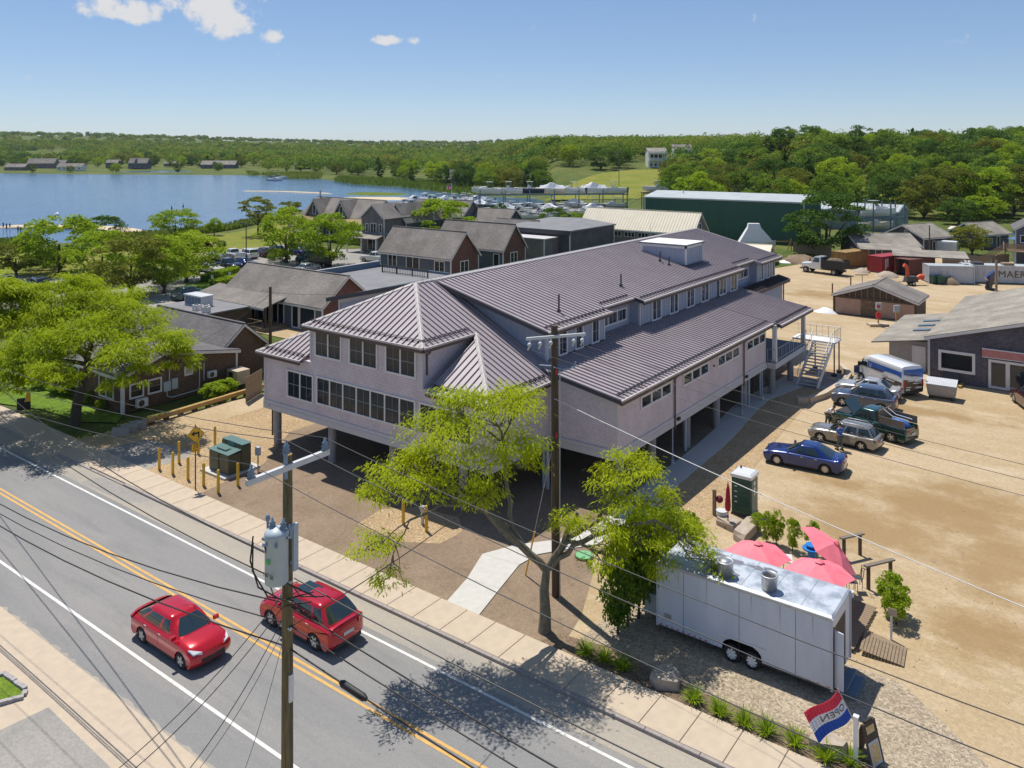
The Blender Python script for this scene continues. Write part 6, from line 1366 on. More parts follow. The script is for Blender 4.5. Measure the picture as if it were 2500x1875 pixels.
# --- grey metal building behind the dark tree
p1 = (-13.85,169.56)
T = house('grey_metal_shed', 'grey green metal shed with pale ribbed roof behind the boat rack', (p1[0]-19,p1[1]), p1, D=11, h=4.6, rise=1.3, wall='grey_metal', roof='pale_metal', cat='shed', ov=.15, corner=False)
rb_ = MB().ext([(-.04,-.15,4.77), (.04,-.15,4.77), (.04,5.5,6.1), (-.04,5.5,6.1)], (0,0,.05)).build('roof_rib', 'pale_metal', T); kids_repeat(rb_, [(1.0*i,0,0) for i in range(1, 20)])
# --- cottages on the right
house('long_cottage', 'low dark cottage with a wide grey roof behind the yard fence', (-9.23,116.08), (-1.06,122.13), D=8.5, h=2.5, rise=1.7, wall='shake_dark', roof='roof_shingle_tan', ov=.5, wins=(('S',.6,.9,.9,1.1,1), ('S',2.6,.8,1.2,1.1,1), ('S',8.2,.8,.9,1.1,1), ('S',6.0,.6,1.6,.9,2), ('W',3,.9,1.0,1.1,1)))
house('gabled_cottage', 'grey shingled cottage with its gable towards the yard, behind the long cottage', (-1.89,131.28), (1.40,137.99), D=8.3, h=3.1, rise=1.9, wall='shake_dark', roof='roof_shingle_tan', ov=.5, wins=(('S',4.2,1.0,.9,1.1,1), ('S',2.4,.2,.9,2.2,1,dict(door=True,grid=None)), ('W',3.4,3.6,.6,.6,1)))
house('far_cottage', 'tan roofed cottage behind the small dark tree at right', (5.85,146.25), (9.45,152.62), D=7.2, h=2.9, rise=1.8, wall='shake_dark', roof='roof_shingle_tan', ov=.5, wins=(('S',1.4,1.0,1.2,1.1,2), ('S',3.8,.2,1.0,2.2,1,dict(door=True,grid=None))))
house('pale_shed', 'pale flat roofed shed between the cottages', (-1.73,158.47), (-0.42,158.40), L=5, D=6, h=2.4, rise=.3, wall='trim_new', roof='cream_metal', cat='shed', corner=False)
pd = Vector((11.99,119.49))
T = house('deck_house', 'blue grey shingled house with raised slatted deck at the right edge', (pd.x+1.2,pd.y+4.2), L=10, a=R(8), D=9, h=6.2, rise=3.0, ridge='y', rf=.5, wall='shake_blue', roof='roof_shingle_dark', wins=(('S',.6,4.0,1.0,1.3,1), ('S',3.2,3.4,2.4,2.4,2,dict(grid=None)), ('S',3.6,6.6,.8,1.0,1)))
T = thing('raised_deck', 'raised wooden deck with slat railings and outside steps', 'deck', (pd.x, pd.y, 0), R(8))
MB().box(0,0,2.85, 9,4.0,3.0).build('deck_floor', 'wood', T); sl2 = MB().box(0,-.03,3.08, 9,.0,3.22).build('railing_slat', 'wood', T); kids_repeat(sl2, [(0,0,.19*i) for i in range(1, 6)])
for x in (.1, 2.9, 5.8, 8.8): MB().box(x-.07,-.12,0, x+.07,-.03,4.1).build('deck_post', 'wood_dark', T)
sd_ = MB().box(-.03,.0,3.08, .0,4.0,3.22).build('railing_slat', 'wood', T); kids_repeat(sd_, [(0,0,.19*i) for i in range(1, 6)])
for i in range(6): MB().ext([(-.1,.3,3.0+.19*i-.0), (-3.6,.3,.6+.19*i), (-3.6,.3,.72+.19*i), (-.1,.3,3.12+.19*i)], (0,.04,0)).build('stair_slat', 'wood', T)
for i in range(12): MB().box(-.3-.29*i-.15,.35,2.75-.22*i, -.3-.29*i+.15,1.5,2.80-.22*i).build('stair_tread', 'wood', T)
um = Vector((13.18,126.10,4.60)); patio_umbrella('deck_umbrella', 'blue umbrella on the raised deck at the right edge', (um.x, um.y), 4.9, 1.5, m=mat('blue cloth', (.05,.13,.30), .8), z0=3.0)
# --- open garage shed in the yard
p0, p1 = (8.50,67.23), (8.80,73.11)
M['plywood'] = mat('pinkish plywood', (.42,.29,.235), .85, c2=(.36,.24,.19), scale=1.5)
T = house('yard_garage', 'low stripped garage with bare framing and plywood panels', p0, p1, D=8.9, h=2.2, rise=1.55, wall='wood_dark', roof='roof_shingle', cat='garage', ov=.3, corner=False, a=R(90))
# its front is the gable end at local x=0
for (y0, y1, m) in ((.15,3.9,'plywood'), (5.9,8.75,'plywood')): MB().box(-.07,y0,.1, -.01,y1,1.95).build('plywood_panel', m, T)
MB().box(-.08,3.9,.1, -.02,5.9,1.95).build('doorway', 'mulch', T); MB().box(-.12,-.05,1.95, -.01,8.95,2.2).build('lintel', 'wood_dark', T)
for i in range(13):
    y = .35+.68*i; zt_ = 2.2+1.55*(1-abs(y-4.45)/4.45)-.1; MB().box(-.10,y-.05,2.2, -.01,y+.05,zt_).build('stud', 'fence_grey', T)
for (y0, y1) in ((-.1,.12), (8.8,9.0)): MB().box(-.12,y0,0, .05,y1,2.2).build('corner_post', 'wood_dark', T)
MB().box(1.6,4.8,3.55, 3.4,5.3,3.62).build('roof_patch', 'pale_metal', T)
# --- grey shop at the right
cl = Vector((13.86,43.26)); WD = 17.0
T = house('grey_shop', 'weathered grey shingled shop with pink sign board and glass doors', (cl.x+WD,cl.y), L=22.5, a=R(90), D=WD, h=3.6, rise=2.45, wall='shake_dark', roof='roof_shingle_tan', cat='shop', ov=.3, corner=False)
# front is local x = 0, local y runs left along it: distance from the left corner s -> y = WD - s
def front(s, z, w, h_, k, **kw): return window(T, (0, WD-s, z), (0,-1), (-1,0), w, h_, k, **kw)
front(.75,.95, 2.75,1.75, 1, grid=None, trim=.22, glass='glass', m='trim'); front(4.45,.08, 2.75,2.35, 2, grid=None, trim=.20, mull=.3, name='door', glass='glass_blue', m='trim')
MB().box(-.14,WD-9.2,2.62, -.01,WD-4.0,3.22).build('sign_board', mat('faded pink board', (.45,.17,.165), .8, c2=(.52,.23,.21), scale=2), T); MB().box(-.16,WD-9.2,3.22, -.01,WD-4.0,3.30).box(-.16,WD-9.2,2.56, -.01,WD-4.0,2.62).build('sign_moulding', 'trim', T)
lv = MB()
for i in range(12): lv.box(-.06,WD-8.05,3.55+.15*i, -.01,WD-7.15,3.55+.15*i+.11)
lv.build('louvre', 'arm', T); MB().box(-.05,WD-8.15,3.45, -.005,WD-7.05,5.4).build('louvre_frame', 'trim', T)
MB().sphere((-.2,WD-8.3,4.1), .14).sphere((-.2,WD-7.6,3.45), .12).build('lamp', 'trim', T); MB().box(-.10,WD-.12,0, .02,WD+.05,3.5).build('corner_board', 'trim_new', T)
for y in (3.5, 9.0): MB().box(.4,WD-y-.2,0, .7,WD-y+.2,.01).build('floor_mark', 'trim', T)
T = thing('lean_to', 'low grey lean-to with three skylights against the shop', 'building', (cl.x-3.6, cl.y+2.2, 0))
MB().ext([(0,0,0), (3.55,0,0), (3.55,0,2.75), (0,0,2.3)], (0,13.5,0)).build('wall', 'concrete', T); MB().ext([(-1.4,-.5,2.10), (3.6,-.5,2.95), (3.6,14,2.95), (-1.4,14,2.10)], (0,0,.12)).build('roof', 'roof_shingle_tan', T)
for i in range(3): MB().ext([(1.2,4.0+2.5*i,2.70), (2.6,4.0+2.5*i,2.94), (2.6,4.7+2.5*i,2.94), (1.2,4.7+2.5*i,2.70)], (0,0,.06)).build('skylight', 'slate', T)
window(T, (1.9,0,.05), (1,0), (0,-1), 1.1, 2.2, 1, grid=None, glass='trim', name='door', trim=.08)
# --- fences
def fence(name, label, a, b, h, m, bw=.14, rail=True, z0=0):
    a, b = Vector(a), Vector(b); L_, an = frame_of(a, b); T = thing(name, label, 'fence', (a.x, a.y, z0), an); n = int(L_/bw)
    bd = MB().ext([(.006,0,.03), (bw-.006,0,.03), (bw-.006,0,h-.03), (bw/2,0,h), (.006,0,h-.03)], (0,.025,0)).build('board', m, T); kids_repeat(bd, [(bw*i,.004*((i*7) % 3),0) for i in range(1, n)])
    for z in (.35, h-.35): MB().box(0,.03,z, L_,.07,z+.09).build('rail', m, T)
    return T
fence('board_fence', 'tan board fence below the big dark tree', (-22.34,120.92), (-14.49,118.27), 2.0, 'fence_wood', .3); fence('board_fence', 'tan board fence in front of the long cottage', (-5.63,124.17), (-1.94,129.62), 2.0, 'fence_wood', .3)
fence('board_fence', 'grey brown board fence behind the white car', (2.93,119.80), (10.16,119.43), 1.9, 'fence_grey', .3); fence('board_fence', 'grey board fence below the raised deck', (10.16,119.43), (12.48,122.82), 2.2, 'fence_grey', .3)
fence('board_fence', 'bamboo screen fence beside the brown house', (-27.42,4.49), (-28.74,7.06), 2.0, 'fence_wood', .25)
# ---------------------------------------------------------------- vegetation
def quads_mesh(name, C, N, S, asp=.6, seed=1, flop=.6):
    """leaf faces: centres C, leaning normals N, sizes S; each face a slightly folded leaf clump of two triangles pairs"""
    rng = np.random.default_rng(seed); n = len(C)
    nr = N*(1-flop) + rng.normal(size=(n, 3))*flop; nr /= np.linalg.norm(nr, axis=1)[:, None]+1e-9
    t = rng.normal(size=(n, 3)); t -= nr*(t*nr).sum(1)[:, None]; t /= np.linalg.norm(t, axis=1)[:, None]+1e-9
    b = np.cross(nr, t); s = S[:, None]
    v = np.stack([C - t*s*.5, C - b*s*asp*.5 + nr*s*.08, C + t*s*.5, C + b*s*asp*.5 + nr*s*.08], 1).reshape(-1, 3)
    return raw_quads(name, v)
def raw_quads(name, v):
    n = len(v)//4; me = bpy.data.meshes.new(name)
    me.vertices.add(4*n); me.vertices.foreach_set("co", np.ascontiguousarray(v, dtype=np.float32).ravel())
    me.loops.add(4*n); me.loops.foreach_set("vertex_index", np.arange(4*n, dtype=np.int32))
    me.polygons.add(n); me.polygons.foreach_set("loop_start", np.arange(0, 4*n, 4, dtype=np.int32)); me.polygons.foreach_set("loop_total", np.full(n, 4, np.int32))
    me.update(); me.validate(); return me
def crown_pts(seed, W, H, z0, clumps, per, r0, leaf, drop=.0, flat=.75):
    """clumps of leaves spread through an uneven crown; returns centres, normals, sizes"""
    rng = np.random.default_rng(seed); C = []; N = []; S = []
    for k in range(clumps):
        while True:
            p = rng.uniform(-1, 1, 3)
            q = np.linalg.norm(p)
            if q < 1 and q > .3: break
        p = p/q*(.45+.5*q); p[:2] *= (1.0 if p[2] > -.2 else 1.0+.25*(p[2]+.2))
        c = np.array([p[0]*W/2, p[1]*W/2, z0 + (p[2]*.5+.5)*(H-z0)])*np.array([1, 1, 1.0]); r = r0*rng.uniform(.6, 1.25)
        d = rng.normal(size=(per, 3)); d /= np.linalg.norm(d, axis=1)[:, None]; d[:, 2] = np.abs(d[:, 2])*1.1 - .35
        rad = r*rng.uniform(.55, 1.05, per)[:, None]
        pts = c + d*rad*np.array([1, 1, flat]); pts[:, 2] -= drop*rng.random(per)**2*r*2
        C.append(pts); N.append(d*.8+np.array([0, 0, .5])); S.append(leaf*rng.uniform(.6, 1.3, per))
    return np.concatenate(C), np.concatenate(N), np.concatenate(S)
def trunk_mb(H, z0, r, seed, W):
    rnd = random.Random(seed); mb = MB(); lean = (rnd.uniform(-.2,.2), rnd.uniform(-.2,.2)); top = z0+(H-z0)*.45
    mb.tube([(0,0,-.5), (0,0,.3), (lean[0]*.5,lean[1]*.5,z0*.7), (lean[0],lean[1],top)], [r*1.5, r, r*.8, r*.4], 8)
    for k in range(6):
        a = 2*math.pi*(k+rnd.random()*.7)/6; l = W*.36*rnd.uniform(.7,1.1); zb_ = z0*rnd.uniform(.65,1.1)
        mb.tube([(lean[0]*.5,lean[1]*.5,zb_), (math.cos(a)*l*.5,math.sin(a)*l*.5,zb_+(H-z0)*.28), (math.cos(a)*l,math.sin(a)*l,zb_+(H-z0)*.5)], [r*.5, r*.32, r*.12], 6)
    return mb
PROTO = {}
def proto(kind, var):
    """shared crown and trunk meshes, unit height 1 scaled at planting"""
    key = (kind, var)
    if key in PROTO: return PROTO[key]
    K = {  # H, W, z0, clumps, per, clump radius, leaf size, crown material, trunk radius, drop, flat
     'round': (10, 9.0, .9, 64, 110, 1.35, .40, 'leaf_mid', .28, 0, .8), 'dark': (10, 9.0, .7, 64, 115, 1.35, .38, 'leaf_dark', .30, 0, .8), 'olive': (10, 9.0, 1.0, 62, 110, 1.35, .38, 'leaf_olive', .28, 0, .75),
     'lime': (8, 8.8, 1.9, 60, 170, 1.2, .25, 'leaf_light', .20, .15, .62), 'light': (10, 9.0, 1.0, 62, 110, 1.35, .38, 'leaf_light', .26, 0, .8), 'willow': (10, 10.0, .5, 60, 170, 1.35, .32, 'leaf_willow', .35, .9, .9),
     'pine': (8, 7.5, 3.0, 34, 110, 1.0, .34, 'leaf_olive', .22, 0, .45), 'conifer': (8, 3.6, .4, 40, 80, .7, .34, 'leaf_dark', .18, .2, .8), 'bush': (3, 4.4, .1, 30, 100, .75, .28, 'leaf_mid', .08, 0, .8), 'shrub': (2.2, 1.6, .25, 30, 120, .36, .13, 'leaf_light', .05, 0, .9)}[kind]
    H, W, z0, cl, per, r0, leaf, cm, tr, drop, flat = K; sd = hash((kind, var)) % 1000 if False else sum(map(ord, kind))*7+var*13
    C, N, S = crown_pts(sd, W, H, z0, cl, per, r0, leaf, drop, flat)
    if kind == 'conifer':
        f = 1-np.clip((C[:, 2]-z0)/(H-z0), 0, 1)*.85; C[:, 0] *= f; C[:, 1] *= f
    me = quads_mesh('crown', C, N, S, .62, sd); me.materials.append(M[cm])
    tm = trunk_mb(H, max(z0, .6), tr, sd, W).mesh('trunk'); tm.materials.append(M['bark_dark'])
    PROTO[key] = (me, tm, H, W); return PROTO[key]
_tree_n = [0]
def plant(name, label, xy, H, W, kind, group=None, z=None, cat='tree'):
    _tree_n[0] += 1; me, tm, h0, w0 = proto(kind, _tree_n[0] % 4); k = _tree_n[0]
    x, y = xy[0], xy[1]; z = 0.0 if z is None else z
    T = thing(name, label, cat, (x, y, z), (k*2.399) % 6.283, group); T.scale = (W/w0, W/w0, H/h0)
    mesh_obj('crown', me, None, T); mesh_obj('trunk', tm, None, T); return T
# ---- honey locusts built limb by limb
def frond_verts(base, dirs, L, rng, wid=.11, segs=2, droop=.4):
    """drooping compound leaf: a short run of narrow faces"""
    n = len(base); out = []; p = base.copy(); d = dirs/ (np.linalg.norm(dirs, axis=1)[:, None]+1e-9); up = np.array([0, 0, 1.0])
    side = np.cross(d, up); side /= np.linalg.norm(side, axis=1)[:, None]+1e-9; side += rng.normal(size=(n, 3))*.35
    w = wid*rng.uniform(.6, 1.2, n)[:, None]
    for s in range(segs):
        w2 = w*(.9 if s == 0 else .55 if s == segs-1 else 1.0); nd = d + up*(-droop); nd /= np.linalg.norm(nd, axis=1)[:, None]
        q = p + nd*(L/segs)[:, None]; w0 = w*(.35 if s == 0 else 1.0)
        out.append(np.stack([p-side*w0*.5, p+side*w0*.5, q+side*w2*.5, q-side*w2*.5], 1)); p, d, w = q, nd, w2
    return np.concatenate(out).reshape(-1, 3)
def locust(name, label, base, fork, pads, trunk_r, seed, limbs, leaf='leaf_lime', dens=1.0, L0=.42, wid=.11, bark='bark'):
    """base: trunk foot; fork: list of points up the trunk; pads: (x, y, z, rx, rz) crown layers; limbs: list of (pad ids, via points)"""
    rnd = random.Random(seed); rng = np.random.default_rng(seed); T = thing(name, label, 'tree', base); o = Vector(base)
    tk = MB(); pts = [Vector(p)-o for p in fork]; n = len(pts); tk.tube([Vector((0,0,-.4)), Vector((0,0,.15))]+pts, [trunk_r*1.5, trunk_r*1.12]+[trunk_r*(1-.35*i/max(1, n-1)) for i in range(n)], 12)
    tk.build('trunk', bark, T); top = pts[-1]; V = []
    for ids, via, r in limbs:
        br = MB(); path = [top] + [Vector(v)-o for v in via]
        rr = [r*(1-.55*i/max(1, len(path)-1)) for i in range(len(path))]
        def wig(a, b, ra, rb, k=4, amp=.12):
            out = []
            for i in range(1, k+1):
                p = a.lerp(b, i/k); 
                if i < k: p = p+Vector((rnd.uniform(-1,1), rnd.uniform(-1,1), rnd.uniform(-1,1)))*amp*(b-a).length*.35
                out.append((p, ra+(rb-ra)*i/k))
            return out
        line = [(path[0], rr[0])]
        for i in range(len(path)-1): line += wig(path[i], path[i+1], rr[i], rr[i+1])
        br.tube([p for p, _ in line], [q for _, q in line], 8)
        end, er = line[-1]
        for i in ids:
            x, y, z, rx, rz = pads[i]; c = Vector((x, y, z))-o; start, sr = min(line, key=lambda t: (t[0]-c).length+ .6*max(0, t[0].z-c.z))
            l2 = [(start, sr*.75)] + wig(start, c-Vector((0,0,rz*.5)), sr*.7, max(.022, sr*.35), 4, .2)
            br.tube([p for p, _ in l2], [q for _, q in l2], 6)
            for k in range(int(5+rx*4)):
                a = rnd.uniform(0, 6.283); e = c+Vector((math.cos(a)*rx*rnd.uniform(.5,.95), math.sin(a)*rx*rnd.uniform(.5,.95), rz*rnd.uniform(-.6,.5))); s0, sr0 = l2[rnd.randint(2, len(l2)-1)]
                l3 = [(s0, min(sr0, .035))] + wig(s0, e, min(sr0, .03), .008, 4, .25); br.tube([p for p, _ in l3], [q for _, q in l3], 5, cap=False)
        br.build('limb', bark, T)
    for (x, y, z, rx, rz) in pads:
        m = int(dens*(520*rx*rx*.75+260*rx)); c = np.array([x, y, z])-np.array(base)
        # leaves gather in twig tufts inside the layer
        k = max(7, int(10*rx*rx+5)); ang = rng.uniform(0, 6.283, k); rad = np.sqrt(rng.random(k))*rx*.95
        tc_ = np.stack([np.cos(ang)*rad, np.sin(ang)*rad, rng.normal(0, rz*.38, k)+rz*.25*(1-(rad/rx)**2)*2-rz*.3*(rad/rx)**2], 1)
        pick = rng.integers(0, k, m); p = tc_[pick] + rng.normal(size=(m, 3))*np.array([.24, .24, .12])*min(1.4, .55+.35*rx) + c
        dirs = (p-c)*np.array([1, 1, .3]) + rng.normal(size=(m, 3))*rx*.8; dirs[:, 2] = dirs[:, 2]*.3
        V.append(frond_verts(p, dirs, L0*rng.uniform(.55, 1.2, m), rng, wid))
    mesh_obj('crown', raw_quads('crown', np.concatenate(V)), leaf, T); return T
def P3(*a): return a
PADS = [(6.60,-8.16,9.56)+(1.9,.5), (7.20,-7.72,8.15)+(1.5,.45), (5.47,-9.75,8.78)+(1.8,.5), (6.38,-9.32,7.55)+(1.6,.45), (4.17,-10.96,7.23)+(1.4,.45), (3.62,-11.86,6.35)+(.8,.32), (6.76,-9.28,6.50)+(1.0,.4), (7.86,-7.22,7.24)+(.7,.35), (5.42,-10.78,6.83)+(1.1,.38), (4.72,-12.92,5.16)+(.95,.36), (7.35,-7.36,9.67)+(1.0,.4), (5.14,-8.74,9.69)+(.9,.4),
        (10.81,-4.04,6.77)+(1.5,.5), (10.36,-5.13,6.33)+(.8,.4), (11.63,-3.44,5.41)+(1.0,.4), (10.24,-6.21,4.87)+(1.25,.34), (11.58,-4.97,4.45)+(1.25,.42), (12.48,-3.30,4.32)+(1.2,.42), (13.32,-3.18,3.76)+(.75,.36), (11.02,-6.13,4.01)+(1.0,.36), (14.09,-3.36,3.24)+(.6,.36), (12.24,-4.48,3.31)+(.6,.3), (9.17,-6.50,5.01)+(.65,.25), (5.28,-12.63,4.15)+(.6,.32), (4.20,-9.44,7.51)+(1.0,.35), (10.96,-5.18,5.67)+(.9,.35)]
locust('honey_locust', 'forked honey locust with lime green layered crown before the building', (8.01,-6.41,.02), [(8.01,-6.37,0.69), (7.97,-6.40,1.70), (8.05,-6.34,2.51)], PADS, .235, 11,
       [((6,3,8), [(7.41,-7.31,3.75), (6.92,-8.17,4.93), (6.51,-8.97,6.01)], .17), ((0,1,7,10,11), [(7.36,-7.10,3.65), (7.15,-7.51,4.50), (6.97,-7.64,6.25), (6.81,-7.75,7.92)], .14), ((2,4,5,24), [(6.72,-8.32,5.01), (6.05,-9.31,6.25), (5.14,-9.99,7.39)], .12), ((9,23), [(7.08,-9.30,5.87), (6.20,-10.70,6.29), (5.47,-11.74,5.85)], .09),
        ((15,22,19), [(8.82,-6.27,3.83), (9.50,-6.26,5.26)], .15), ((12,13,14,25), [(9.02,-6.12,4.08), (10.06,-5.60,4.84), (10.43,-5.08,6.08)], .13), ((16,17,18,20,21), [(9.26,-6.19,3.85), (10.79,-5.55,4.70), (12.02,-4.40,4.93)], .13)], dens=1.5, L0=.19, wid=.044)
b2 = Vector((-33.09,-5.75,0.00))
PADL = [(-37.10,-7.44,7.02)+(2.6,1.2), (-36.49,-5.12,7.76)+(3.0,1.2), (-34.41,-2.96,8.28)+(2.8,1.2), (-30.62,-2.64,7.17)+(2.6,1.2), (-26.49,-2.69,6.42)+(1.8,0.9), (-31.99,-8.01,6.23)+(2.6,1.2), (-30.12,-6.00,6.96)+(2.8,1.2), (-26.46,-5.78,6.05)+(1.9,1.0), (-25.23,-2.37,5.40)+(1.1,0.9), (-32.83,-9.87,5.65)+(2.1,1.0), (-28.74,-9.33,5.11)+(1.6,1.0), (-40.82,-6.46,8.25)+(2.5,1.0), (-24.89,-5.23,5.10)+(0.9,0.8), (-37.29,-3.85,9.19)+(2.1,0.9), (-31.53,-10.77,4.43)+(1.4,0.9), (-25.21,-6.72,4.44)+(0.9,0.8)]
locust('honey_locust', 'broad honey locust spreading over the brown shingled house', b2, [(-33.21,-5.55,1.45), (-33.01,-5.16,3.16), (-33.00,-4.90,4.14)], PADL, .33, 23,
       [((1,11,13,0), [(-35.45,-4.72,5.54), (-37.99,-4.74,6.59)], .2), ((2,6), [(-34.42,-3.96,5.24), (-35.48,-2.88,6.75)], .2), ((3,4,8), [(-32.22,-3.32,4.83), (-31.54,-1.82,5.54)], .18), ((7,12,15), [(-31.75,-4.47,4.10), (-30.56,-3.59,4.54)], .14), ((5,9,10,14), [(-34.08,-5.95,4.49), (-36.06,-7.04,4.86)], .18)], leaf='leaf_lime', dens=1.55, L0=.30, wid=.072, bark='bark_dark')
PADM = [(-39.72,-9.13,9.67)+(2.5,.7), (-39.12,-7.44,9.35)+(1.6,.5), (-38.42,-10.66,7.70)+(2.5,.8), (-38.38,-6.90,8.74)+(1.0,.4)]
locust('honey_locust', 'honey locust branches reaching in at the left edge', Vector((-43.00,-10.08,0.00)), [(-42.79,-10.16,3.41), (-42.54,-9.98,5.54)], PADM, .28, 29, [((0,1,3,2), [(-41.56,-9.25,7.06), (-39.85,-7.98,8.43)], .16)], dens=1.5, L0=.40, wid=.095, bark='bark_dark')
# ---- single trees and shrubs in the middle distance
SP = [('leafy_tree','large light green tree between the car park and the water','light',(-106.25,26.78),8.2,10.8), ('dark_tree','round dark green tree at the sandy spit','dark',(-140.03,50.57),5.2,7.4), ('pale_tree','pale green bushy tree on the shore lawn','light',(-130.70,61.04),6.4,9.0),
      ('pine_tree','dark flat topped pine on the shore lawn','pine',(-125.32,77.46),8.0,7.6), ('pine_tree','dark pine behind the shore lawn, right of the flat topped one','pine',(-138.46,96.24),6.0,5.6), ('lime_tree','lime green street tree left of the parked dump truck','light',(-86.90,55.04),8.6,8.6), ('lime_tree','lime green street tree before the parked dump truck','light',(-77.68,56.59),8.2,9.0),
      ('lime_tree','wide lime green tree behind the blue grey cottage','light',(-81.51,88.83),8.6,12.5), ('small_conifer','small dark conifer at the marina, left of the docks','dark',(-99.26,130.53),5.0,4.2), ('dark_shrub','dark green shrubs left of the cream roofed shed','dark',(-78.43,123.91),5.2,6.0), ('dark_shrub','green shrubs nearest the cream roofed shed','round',(-72.36,124.01),4.4,7.0),
      ('maple_tree','big dark maple beside the green warehouse','dark',(-16.11,120.51),10.6,12.6), ('small_tree','small olive tree right of the white work van','olive',(5.25,136.34),5.0,5.8), ('willow_tree','pale drooping willow on the right hillside','willow',(-21.59,255.65),11.2,13.4), ('hedge_tree','dark tree before the willow lawn','dark',(-5.85,199.74),6.2,9.0), ('hedge_tree','yellow green tree behind the far cottage','light',(-2.49,213.40),6.2,10.0),
      ('olive_tree','dense olive green tree in the car park island','olive',(-78.21,22.85),7.6,8.8), ('olive_tree','olive green tree right of the dense one in the car park','light',(-76.90,26.82),7.0,7.6), ('leafy_tree','light green tree over the beige car','light',(-82.32,33.53),7.0,9.6), ('leafy_tree','light green tree left of the dense olive tree','light',(-92.16,26.24),7.0,9.0), ('leafy_bush','dusty green bush at the left edge of the car park','olive',(-109.57,21.79),4.8,6.6), ('leafy_bush','green bush by the left shore','bush',(-113.56,27.75),2.6,5.5),
      ('pale_tree','thin pale bare tree by the shore pine','shrub',(-134.52,72.68),3.4,3.0), ('purple_shrub','purple leaved shrub on the shore lawn, left one','bush',(-115.51,54.12),2.0,2.6), ('purple_shrub','purple leaved shrub on the shore lawn, right one','bush',(-115.34,58.89),2.2,2.2), ('round_shrub','round green shrub between the purple ones','bush',(-115.73,57.03),1.8,3.2), ('round_shrub','small round shrub at the car park edge','bush',(-113.48,60.27),1.4,1.6)]
for nm, lb, kd, xy, H, W in SP:
    t = plant(nm, lb, xy, H*1.1, W*1.1, kd, cat='shrub' if 'shrub' in nm or 'bush' in nm else 'tree')
    if nm == 'purple_shrub':
        c = [q for q in t.children if q.name.startswith('crown')][0]; c.data = c.data.copy(); c.data.materials.clear(); c.data.materials.append(M['leaf_red'])
# flank of the stair, marina hedge, house planting
for i, (x, y, h, w) in enumerate([(*(-47.72,-2.98),1.2,1.8), (*(-44.59,-2.87),1.3,2.0), (*(-41.75,-2.86),1.2,1.8), (*(-40.32,-2.48),1.1,1.6), (*(-37.24,-2.79),.9,1.2), (*(-35.00,-2.97),.7,.8), (*(-30.37,3.58),1.3,1.8), (*(-30.87,5.21),1.2,1.5)]):
    plant('garden_shrub', ('leftmost','second','third','fourth','fifth','sixth','seventh','eighth')[i]+' garden shrub from the left along the brown shingled house', (x, y), h, w, 'shrub', 'shrubs along the brown house', cat='shrub')
for i, (px_, H, W) in enumerate((((10.51,-4.77),3.4,1.5), ((10.58,-4.08),4.0,1.7), ((10.68,-3.27),4.3,1.9), ((10.79,-2.42),4.3,2.0), ((10.86,-1.38),4.0,2.0), ((10.99,-0.25),3.6,2.2))):
    t = plant('upright_shrub', ('nearest','second','third','fourth','fifth','farthest')[i]+' upright shrub in the screen left of the food trailer', px_, H, W, 'shrub', 'screen of upright shrubs', cat='shrub')
    c = [q for q in t.children if q.name.startswith('crown')][0]; c.data = proto('shrub', i % 4)[0].copy(); c.data.materials.clear(); c.data.materials.append(M['leaf_mid'])
for i, (px_, H, W) in enumerate((((12.74,6.49),1.5,.7), ((13.22,6.48),1.7,.7), ((14.05,6.42),1.6,.7), ((14.94,6.73),1.5,.7), ((19.24,3.45),1.7,1.2), ((19.52,2.73),1.6,1.0), ((11.98,7.29),1.0,.6))):
    plant('terrace_shrub', ('first slender yellow green shrub behind the terrace','second slender yellow green shrub behind the terrace','third slender yellow green shrub behind the terrace','fourth slender shrub by the blue drum table','tall feathery bush by the ramp handrail','feathery bush nearest the thin white post','low shrub at the stone slab')[i], px_, H, W, 'shrub', 'slender terrace shrubs', cat='shrub')
# grass tufts in the planting bed
def tuft(label, xy, r=.32, h=.55, seed=1):
    rng = np.random.default_rng(seed); n = 170; a = rng.uniform(0, 6.283, n); d = np.stack([np.cos(a), np.sin(a), np.full(n, 1.5)], 1); d[:, :2] *= rng.uniform(.3, 1.2, n)[:, None]
    base = np.stack([np.cos(a)*.08*rng.random(n), np.sin(a)*.08*rng.random(n), np.zeros(n)], 1); v = frond_verts(base, d, h*rng.uniform(.6, 1.2, n), rng, .022, 3, .30)
    return tag(mesh_obj('grass_tuft', raw_quads('grass_tuft', v), 'leaf_light', None, (xy[0], xy[1], .03)), label, 'grass', 'grass tufts by the pavement')
for i, xy in enumerate(((10.21,-6.74), (11.01,-6.68), (11.85,-6.71), (14.72,-6.76), (15.73,-6.85), (16.62,-6.85), (17.39,-6.80), (18.33,-6.78), (19.33,-6.86), (20.01,-6.53))):
    tuft(('first','second','third','fourth','fifth','sixth','seventh','eighth','ninth','tenth')[i]+' ornamental grass tuft along the pavement counting from the locust trunk', xy, seed=i+3)
